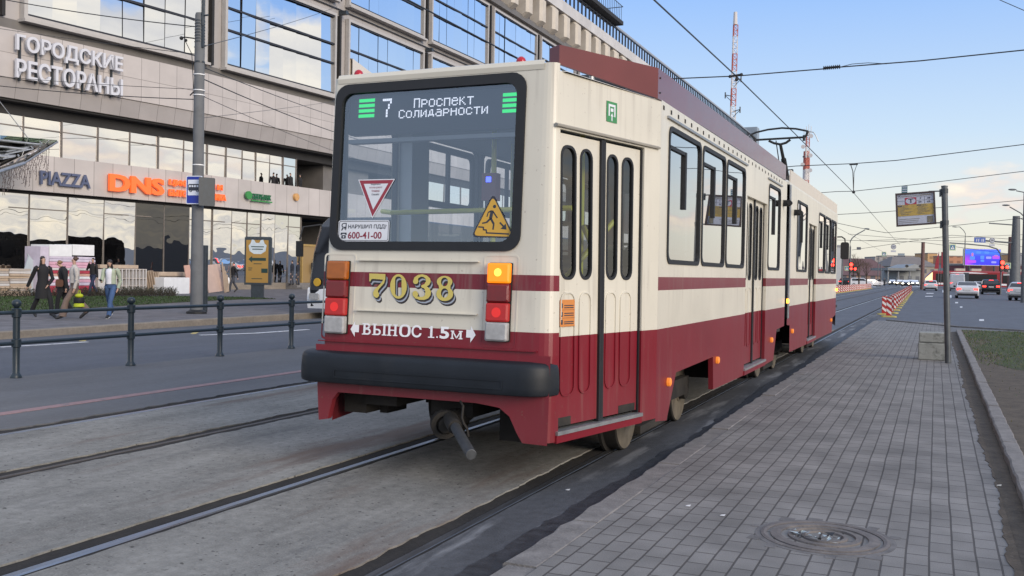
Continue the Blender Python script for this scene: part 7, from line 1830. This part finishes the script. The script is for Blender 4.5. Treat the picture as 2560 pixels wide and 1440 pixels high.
a = depth(2011, 640, 545); t_ = depth(2013, 379, 545); o = thing('striped_chimney', 'red and white banded factory chimney behind the lattice mast', 'chimney', (a.x, a.y, 0)); b = MB(); zt3 = t_.z
mid = depth(2013, 425, 545).z
b.tube((0, 0, 0), (0, 0, mid), 2.4, 1.9, 20, 1); b.tube((0, 0, mid), (0, 0, zt3), 1.9, 1.75, 20, 0); b.tube((0, 0, mid * .55), (0, 0, mid * .75), 2.19, 2.08, 20, 0); b.build('shaft', [M['lat_red'], M['lat_white']], o, True)
MB().lathe([(2.2, -.3), (2.2, .3), (1.8, .3)], (0, 0, zt3 - 3), None, 20).build('gallery', M['mast_red'], o)

# ---- overhead line
def rnd(P): return Vector(P)
cw = [onX(1560, -70, XC), onX(1840, 190, XC), onX(1990, 337, XC), onX(2134, 482, XC), onX(2215, 575, XC), onX(2250, 612, XC)]
cw = [Vector((XC, p.y, p.z)) for p in cw]
cw.insert(0, Vector((XC, cw[0].y - 6, cw[0].z + .1)))
wire('tram contact wire running over the tram along the street', cw, .012)
def span(label, py_list, Y, r_=.010, grp='overhead wires'):
    pts = [onY(x, y, Y) for x, y in py_list]; return wire(label, pts, r_)
Y1_ = cw[2].y
span('span wire with a ribbed insulator crossing above the tram', [(1560, 201), (1700, 196), (1840, 190), (2060, 172), (2095, 168), (2300, 152), (2560, 125), (2900, 86)], Y1_, .011)
b = MB(); c0, c1 = onY(2058, 170.5, Y1_ - .0), onY(2102, 166.5, Y1_)
pr = []; d = (c1 - c0); L = d.length; q = d.to_track_quat('Z', 'Y').to_matrix()
for k in range(9): pr += [(.018, L * k / 9), (.038, L * (k + .25) / 9), (.038, L * (k + .5) / 9), (.018, L * (k + .75) / 9)]
b.lathe(pr, c0, q, 12); o = b.build('insulator', M['black']); tag(o, 'black ribbed insulator on the span wire', 'insulator')
span('loose wire end curling under the span wire right of the insulator', [(2102, 167), (2130, 160), (2170, 157), (2210, 159), (2216, 160)], Y1_, .006)
b = MB(); p = onY(1842, 190, Y1_); b.tube(p + Vector((-.12, 0, 0)), p + Vector((.08, 0, .02)), .02); b.tube(p, p + Vector((0, 0, -.09)), .022); b.ball(p + Vector((-.12, 0, 0)), .03, 8, 6); b.ball(p + Vector((.08, 0, .02)), .03, 8, 6); b.ball(p + Vector((0, 0, -.06)), .035, 8, 6); o = b.build('wire_clamp', M['black']); tag(o, 'black clamp where the contact wire meets the span wire', 'clamp')
Y2_ = cw[4].y
span('second span wire behind the pantograph', [(1900, 423), (1990, 415), (2134, 409), (2240, 401), (2560, 361), (2900, 318)], Y2_, .018)
b = MB(); p = onY(2134, 411, Y2_); q = onY(2134, 480, Y2_); b.path([p + Vector((-.12, 0, 0)), q.lerp(p, .75) + Vector((-.03, 0, 0)), q], .02, 6); b.path([p + Vector((.14, 0, 0)), q.lerp(p, .7) + Vector((.02, 0, 0)), q], .012, 6); b.ball(q, .07, 8, 6); b.box(p, (.35, .05, .06)); o = b.build('wire_hanger', M['black']); tag(o, 'black hanger between the second span wire and the contact wire', 'hanger')
span('third span wire right behind the timetable board', [(1980, 487), (2090, 479), (2134, 478), (2300, 460), (2560, 428), (2900, 385)], Y2_ + 14, .018)
span('faint span wire left of the timetable board', [(2060, 538), (2189, 531), (2360, 518), (2560, 500), (2800, 478)], cw[5].y, .02)
span('sagging wire left of the tracks behind the mirror', [(2080, 555), (2170, 574), (2215, 582), (2255, 578), (2560, 545)], cw[5].y + 8, .02)
span('thin wire at the top right corner', [(2480, 0 - 12), (2500, 0), (2560, 26), (2700, 90)], 14.0, .005)
span('faint high wire over the right road', [(2090, 600), (2300, 605), (2560, 640)], 150, .03)
span('faint lower wire over the right road', [(2130, 625), (2380, 588), (2560, 600)], 155, .03)
span('far wire crossing above the billboard', [(2150, 602), (2400, 593), (2600, 585)], 180, .03)
span('far wire crossing left of the billboard', [(2120, 585), (2300, 600), (2440, 604), (2600, 622)], 170, .03)
cw2 = [Vector((-6.9, y, 5.35)) for y in (10, 30, 60, 100, 160)]
wire('contact wire of the farther track', cw2, .012)

# ================================================================== PEOPLE
M['skin'] = paint('skin', (0.46, 0.29, 0.215), 0.55, 0, .06, 12)
def cloth(name, col): return paint(name, col, 0.85, 0, .18, 7, .3, 40)
CLO = {'black': cloth('black cloth', (0.012, 0.012, 0.014)), 'navy': cloth('navy cloth', (0.014, 0.018, 0.03)), 'beige': cloth('beige quilted jacket', (0.46, 0.43, 0.40)), 'brown': cloth('brown trouser cloth', (0.16, 0.115, 0.095)),
       'green': cloth('pale green jacket', (0.36, 0.41, 0.31)), 'white': cloth('white shirt cloth', (0.68, 0.68, 0.73)), 'jeans': cloth('blue denim', (0.05, 0.10, 0.22)), 'grey': cloth('dark grey trousers', (0.05, 0.055, 0.07)), 'tan': cloth('brown leather', (0.11, 0.05, 0.03)), 'red': cloth('red coat', (0.35, 0.06, 0.04)), 'dkjean': cloth('dark jeans', (0.02, 0.03, 0.07))}
HAIR = {'dark': paint('dark hair', (0.018, 0.012, 0.010), .5, 0, .3, 30), 'brown': paint('brown hair', (0.075, 0.04, 0.025), .5, 0, .3, 30), 'blond': paint('light brown hair', (0.20, 0.125, 0.06), .5, 0, .3, 30)}
SHOE = paint('dark shoe', (0.014, 0.014, 0.016), .5, 0, .2, 9); SOLE = paint('white shoe sole', (.7, .7, .7), .6, 0, .05, 9)
def person(label, loc, heading, h=1.68, top='black', bottom='black', coat=None, hair='dark', hair_kind='short', stride=.24, armL=None, armR=None, look=0.0, bow=0.0, shirt=None, flare=1.0, soles=False, group=None, simple=False):
    """local frame: x forward, y to the person's left, z up; heading = compass direction the person faces"""
    o = thing('person', label, 'person', loc, heading, group)
    k = h
    hipz, kz = .515 * k, .28 * k
    J = {'pel': (0, 0, .54 * k), 'wai': (0.0, 0, .62 * k), 'che': (.005, 0, .74 * k), 'nec': (.01, 0, .835 * k), 'he0': (.02 + bow * .06, 0, .89 * k - bow * .02), 'he1': (.025 + bow * .10, 0, .955 * k - bow * .04)}
    for sd, sg in (('L', 1), ('R', -1)):
        st_ = stride if sd == 'L' else -stride
        J['hip' + sd] = (0, sg * .052 * k, hipz)
        J['kne' + sd] = (st_ * .55 + .05, sg * .052 * k, kz + .01)
        lift = .07 * k if st_ < -0.05 else .0
        J['ank' + sd] = (st_ * 1.0 - (.03 if st_ < 0 else 0), sg * .05 * k, .05 * k + lift)
        J['toe' + sd] = (st_ * 1.0 + .13, sg * .055 * k, .018 * k + (lift * .15))
        J['sho' + sd] = (0, sg * .112 * k, .80 * k)
        arm = armL if sd == 'L' else armR
        e, w_ = arm or ((-st_ * .35, sg * .15 * k, .62 * k), (-st_ * .75 + .06, sg * .15 * k, .475 * k))
        J['elb' + sd] = e; J['wri' + sd] = w_
        dv = (Vector(w_) - Vector(e)).normalized(); J['pal' + sd] = tuple(Vector(w_) + dv * .055)
        lat = Vector((0, sg, 0)).cross(dv); lat = lat.normalized() if lat.length > .1 else Vector((0, 0, 1))
        for q in range(4): J['fa%d%s' % (q, sd)] = tuple(Vector(J['pal' + sd]) + dv * .035 + lat * (.012 * (q - 1.5))); J['fb%d%s' % (q, sd)] = tuple(Vector(J['pal' + sd]) + dv * (.075 - .006 * abs(q - 1.3)) + lat * (.013 * (q - 1.5)) + Vector((0, -sg * .012, 0)))
        J['th' + sd] = tuple(Vector(w_) + dv * .05 + lat * .035)
    names = list(J); idx = {n: i for i, n in enumerate(names)}
    E = [('pel', 'wai'), ('wai', 'che'), ('che', 'nec'), ('nec', 'he0'), ('he0', 'he1')]
    rad = {'pel': .085, 'wai': .078, 'che': .092, 'nec': .034, 'he0': .050, 'he1': .056}
    for sd in 'LR':
        E += [('pel', 'hip' + sd), ('hip' + sd, 'kne' + sd), ('kne' + sd, 'ank' + sd), ('ank' + sd, 'toe' + sd), ('che', 'sho' + sd), ('sho' + sd, 'elb' + sd), ('elb' + sd, 'wri' + sd), ('wri' + sd, 'pal' + sd), ('wri' + sd, 'th' + sd)]
        rad.update({'hip' + sd: .052, 'kne' + sd: .036, 'ank' + sd: .024, 'toe' + sd: .022, 'sho' + sd: .036, 'elb' + sd: .026, 'wri' + sd: .019, 'pal' + sd: .022, 'th' + sd: .008})
        for q in range(4): E += [('pal' + sd, 'fa%d%s' % (q, sd)), ('fa%d%s' % (q, sd), 'fb%d%s' % (q, sd))]; rad['fa%d%s' % (q, sd)] = .009; rad['fb%d%s' % (q, sd)] = .007
    me = bpy.data.meshes.new('body'); me.from_pydata([J[n] for n in names], [(idx[a], idx[c]) for a, c in E], []); me.update()
    body_ = bpy.data.objects.new('body', me); COL.objects.link(body_); body_.parent = o; me.materials.append(M['skin'])
    sk = body_.modifiers.new('skin', 'SKIN'); sk.use_smooth_shade = True
    for n in names:
        d = me.skin_vertices[0].data[idx[n]]; d.radius = (rad[n] * (k / 1.7 if len(n) < 5 else 1),) * 2; d.use_root = (n == 'pel')
    sb = body_.modifiers.new('sub', 'SUBSURF'); sb.levels = 1; sb.render_levels = 1
    # face
    hd = Vector(J['he0']).lerp(Vector(J['he1']), .55); la = Matrix.Rotation(look, 3, 'Z')
    f = MB()
    for sg in (-1, 1): f.ball(hd + la @ Vector((.056, sg * .021, .004)), .0055, 6, 4)
    f.build('eye', HAIR['dark'], o)
    f = MB(); f.ball(hd + la @ Vector((.058, 0, -.012)), .012, 6, 5, 0, (1, .7, 1.2)); f.ball(hd + la @ Vector((.048, 0, -.045)), .012, 6, 4, 0, (.6, 1.3, .4))
    for sg in (-1, 1): f.ball(hd + la @ Vector((0, sg * .058, -.005)), .016, 6, 5, 0, (.7, .4, 1.2))
    f.build('face', M['skin'], o)
    # hair
    f = MB(); hh = hd + Vector((0, 0, .012))
    f.ball(hh + la @ Vector((-.034, 0, .026)), .070, 14, 10, 0, (.88, .92, .90))
    if hair_kind in ('long', 'straight'):
        f.loops([[hh + la @ Vector((-.02 - .03 * t_ + .055 * math.cos(a) * (.9 + .1 * t_) - .01, (.068 + .025 * t_) * math.sin(a), -.01 - .26 * t_)) for a in [R(q) for q in range(60, 301, 24)]] for t_ in (0, .3, .6, .85, 1)], True, True, True)
    if hair_kind == 'bun': f.ball(hh + la @ Vector((-.085, 0, .035)), .034, 10, 7)
    f.build('hair', HAIR[hair], o, True)
    # trousers
    if bottom:
        f = MB()
        for sd, sg in (('L', 1), ('R', -1)):
            a, c, e = (Vector(J[n + sd]) for n in ('hip', 'kne', 'ank'))
            f.path([a + Vector((0, -sg * .012, .06)), a, a.lerp(c, .5), c, c.lerp(e, .5), e + Vector((0, 0, -.01))], [.085, .088, .074, .062 * (1 + (flare - 1) * .3), .058 * flare, .062 * flare], 10)
        f.loops([[(x + .105 * math.cos(t_) * q, .125 * math.sin(t_) * q, z) for t_ in [2 * math.pi * i / 12 for i in range(12)]] for x, z, q in ((0, hipz - .03, .85), (0, hipz + .05, 1.0), (0, .62 * k, .92))], True, True, True)
        f.build('trousers', CLO[bottom], o, True)
    # jacket or coat
    def torso(q, z0, open_=False, hem=None):
        rows = [(hem or .565 * k, 1.04, 1.08), (.62 * k, .98, 1.0), (.70 * k, 1.05, 1.08), (.765 * k, 1.05, 1.18), (.805 * k, .86, 1.05), (.83 * k, .50, .52)]
        if hem and hem < .5 * k: rows = [(hem, 1.45, 1.32), (hem + .12 * k, 1.3, 1.24), (.52 * k, 1.15, 1.15)] + rows[1:]
        angs = [2 * math.pi * i / 16 for i in range(16)]
        if open_: angs = [R(a) for a in range(32, 329, 20)]
        return [[(.008 + .115 * q * a_ * math.cos(t_), .128 * q * c_ * math.sin(t_), z) for t_ in angs] for z, a_, c_ in rows]
    if shirt:
        f = MB(); f.loops(torso(.97, 0), True, True, True); f.build('shirt', CLO[shirt], o, True)
    f = MB(); rg = torso(1.06 * k / 1.68, 0, bool(shirt), coat)
    if shirt:
        rg2 = torso(1.0 * k / 1.68, 0, True, coat); f.loops(rg, False, False, False)
    else: f.loops(rg, True, True, True)
    for sd, sg in (('L', 1), ('R', -1)):
        a, c, e = (Vector(J[n + sd]) for n in ('sho', 'elb', 'wri'))
        f.path([a + Vector((0, -sg * .03, .012)), a + Vector((0, sg * .012, -.015)), a.lerp(c, .5), c, c.lerp(e, .5), e], [.05, .058, .055, .05, .046, .04], 10)
    f.loops([[(.012 + r_ * math.cos(t_), r_ * 1.05 * math.sin(t_), z) for t_ in [2 * math.pi * i / 12 for i in range(12)]] for z, r_ in ((.81 * k, .075), (.84 * k, .062), (.855 * k, .058))], True, False, False)
    f.build('coat' if coat else 'jacket', CLO[top], o, True)
    # shoes
    f = MB()
    for sd in 'LR':
        a, c = Vector(J['ank' + sd]), Vector(J['toe' + sd]); d = (c - a).normalized()
        f.path([a - d * .055 + Vector((0, 0, -.015)), a + Vector((0, 0, .0)), a.lerp(c, .5) + Vector((0, 0, .004)), c, c + d * .045], [.03, .045, .043, .038, .018], 8)
        if soles: f.path([a - d * .06 + Vector((0, 0, -.045)), a.lerp(c, .5) + Vector((0, 0, -.035)), c + d * .04 + Vector((0, 0, -.018))], [.028, .036, .02], 6, 1)
    f.build('shoe', [SHOE, SOLE], o, True)
    return o
def ground_pt(px, py, z=PV): p = G(px, py, z); return (p.x, p.y, z)
HD_R = R(90 + 0)       # along the street, away from the camera
p1 = person('woman in a long black coat and long dark hair, striding at the left', ground_pt(106, 793), R(-8), 1.66, 'black', 'black', coat=.30 * 1.66, hair='dark', hair_kind='long', stride=.30, look=R(10), armL=((.10, .22, 1.03), (.16, .05, .86)), armR=((-.16, -.22, 1.04), (-.30, -.24, .82)))
p2 = person('woman in black bowing her blond head, brown bag strap across her', ground_pt(158, 788), R(228), 1.60, 'black', 'black', coat=.40 * 1.6, hair='blond', hair_kind='bun', stride=.16, bow=1.4, look=R(-10))
f = MB(); f.path([(.10, .16, .98), (.15, .05, 1.16), (.10, -.08, 1.32), (-.05, -.12, 1.36)], .014, 6); f.loops([[(.10 + u, .20 + d, v) for u, v in rrect(-.10, .80, .10, 1.0, .05)] for d in (0, .07)], True, True, True)
bg_ = f.build('shoulder_bag', CLO['tan']); bg_.location = p2.location; bg_.rotation_euler = p2.rotation_euler; tag(bg_, 'brown leather shoulder bag on the woman bowing her head', 'bag')
p3 = person('woman in a beige quilted jacket and brown flared trousers, hair in a bun', ground_pt(186, 797), R(236), 1.66, 'beige', 'brown', hair='brown', hair_kind='bun', stride=.30, look=R(-20), flare=1.55, armL=((-.02, .24, 1.02), (.04, .23, .80)), armR=((.02, -.24, 1.02), (.06, -.23, .78)))
b = MB(); b.ball((0, 0, .2), .13, 14, 9, 0, (1, 1, .55)); b.lathe([(.10, .12), (.165, .14), (.165, .0), (.14, -.03)], (0, 0, 0), None, 16, 1); b.lathe([(.14, -.03), (.16, -.06), (.17, -.13), (.08, -.15)], (0, 0, 0), None, 16); b.path([(-.06, 0, .26), (-.02, 0, .36), (.03, 0, .37), (.06, 0, .26)], .012, 6)
M['neon'] = paint('neon yellow fabric', (0.40, 0.46, 0.015), .7, 0, .1, 9)
bg2 = b.build('helmet_bag', [M['neon'], M['black']], None, True); q = ground_pt(194, 797); bg2.location = (q[0] + .18, q[1] - .12, PV + .44); bg2.scale = (.8, .8, .85); tag(bg2, 'neon yellow and black bag hanging from the hand of the woman in beige', 'bag')
p4 = person('woman in a pale green jacket, white shirt and jeans looking at her phone', ground_pt(276, 795), R(290), 1.62, 'green', 'jeans', hair='dark', hair_kind='long', stride=.25, shirt='white', bow=.8, soles=True, armR=((.06, -.22, 1.0), (.26, -.12, .98)), armL=((-.06, .24, 1.0), (.04, .22, .80)))
b = MB(); b.box((.33, -.12, 1.02), (.09, .07, .012), Matrix.Rotation(R(-25), 3, 'Y')); ph = b.build('phone', M['black']); ph.location = p4.location; ph.rotation_euler = p4.rotation_euler; tag(ph, 'dark phone in the hand of the woman in pale green', 'phone')
p5 = person('man in a black jacket with a hand at his mouth before the red boxes', ground_pt(232, 741), R(268), 1.78, 'black', 'dkjean', hair='dark', stride=.26, look=R(10), armR=((.12, -.24, 1.22), (.16, -.06, 1.50)), armL=((-.02, .24, 1.10), (-.02, .26, .86)))
p6 = person('man in a dark jacket and grey trousers walking left of the ochre light box', ground_pt(583, 731), R(245), 1.76, 'black', 'grey', hair='dark', stride=.26, armR=((-.16, -.30, 1.15), (-.30, -.42, .98)))
b = MB(); b.lathe([(.01, .12), (.05, .06), (.075, -.1), (.05, -.24), (.001, -.26)], (0, 0, 0), None, 10); bg3 = b.build('plastic_bag', M['white_paint'], None, True); q = ground_pt(571, 731); bg3.location = (q[0], q[1], PV + .75); tag(bg3, 'small white plastic bag held by the man left of the light box', 'bag')
xd = FX(57) - .25
p7 = person('person dressed all in black standing in the lit ochre doorway', (xd, 57.3, .545), R(0), 1.75, 'black', 'black', hair='dark', stride=.03)
for px, lb, hgt in ((735, 'person in a dark hooded coat at the glass right of the doorway', 1.75), (748, 'person in dark clothes just right of the hooded one by the doorway', 1.68)):
    y = fy(px, 706, .5); person(lb, (FX(y) + .3 - .1, y, .40 if px > 740 else .40), R(200), hgt, 'navy', 'grey', hair='dark', stride=.05)
for px, py, lb, kz in ((684, 430, 'person in black sitting low at the first floor window ledge, leftmost of three', 0), (726, 431, 'slim person at the first floor window ledge, middle of three', 1), (751, 434, 'broad person in black at the first floor window ledge, rightmost of three', 2)):
    y = fy(px, py, 8.0); X = FX(y) - .45; p = onX(px, py, X); person(lb, (X, p.y, p.z - 1.74), R((150, 0, 200)[kz]), 1.74, 'black', 'black', hair='dark', stride=.03)
# three people crossing the street far ahead
for px, lb, c in ((2190, 'pedestrian in a dark coat far off on the crossing, leftmost of three', 'black'), (2198, 'pedestrian in dark clothes far off on the crossing, middle of three', 'navy'), (2211, 'lone pedestrian far off on the crossing, right of the other two', 'grey')):
    p = depth(px, 714, 205); person(lb, (p.x, p.y, 0), R(-90), 1.76, c, 'black', hair='dark', stride=.2)
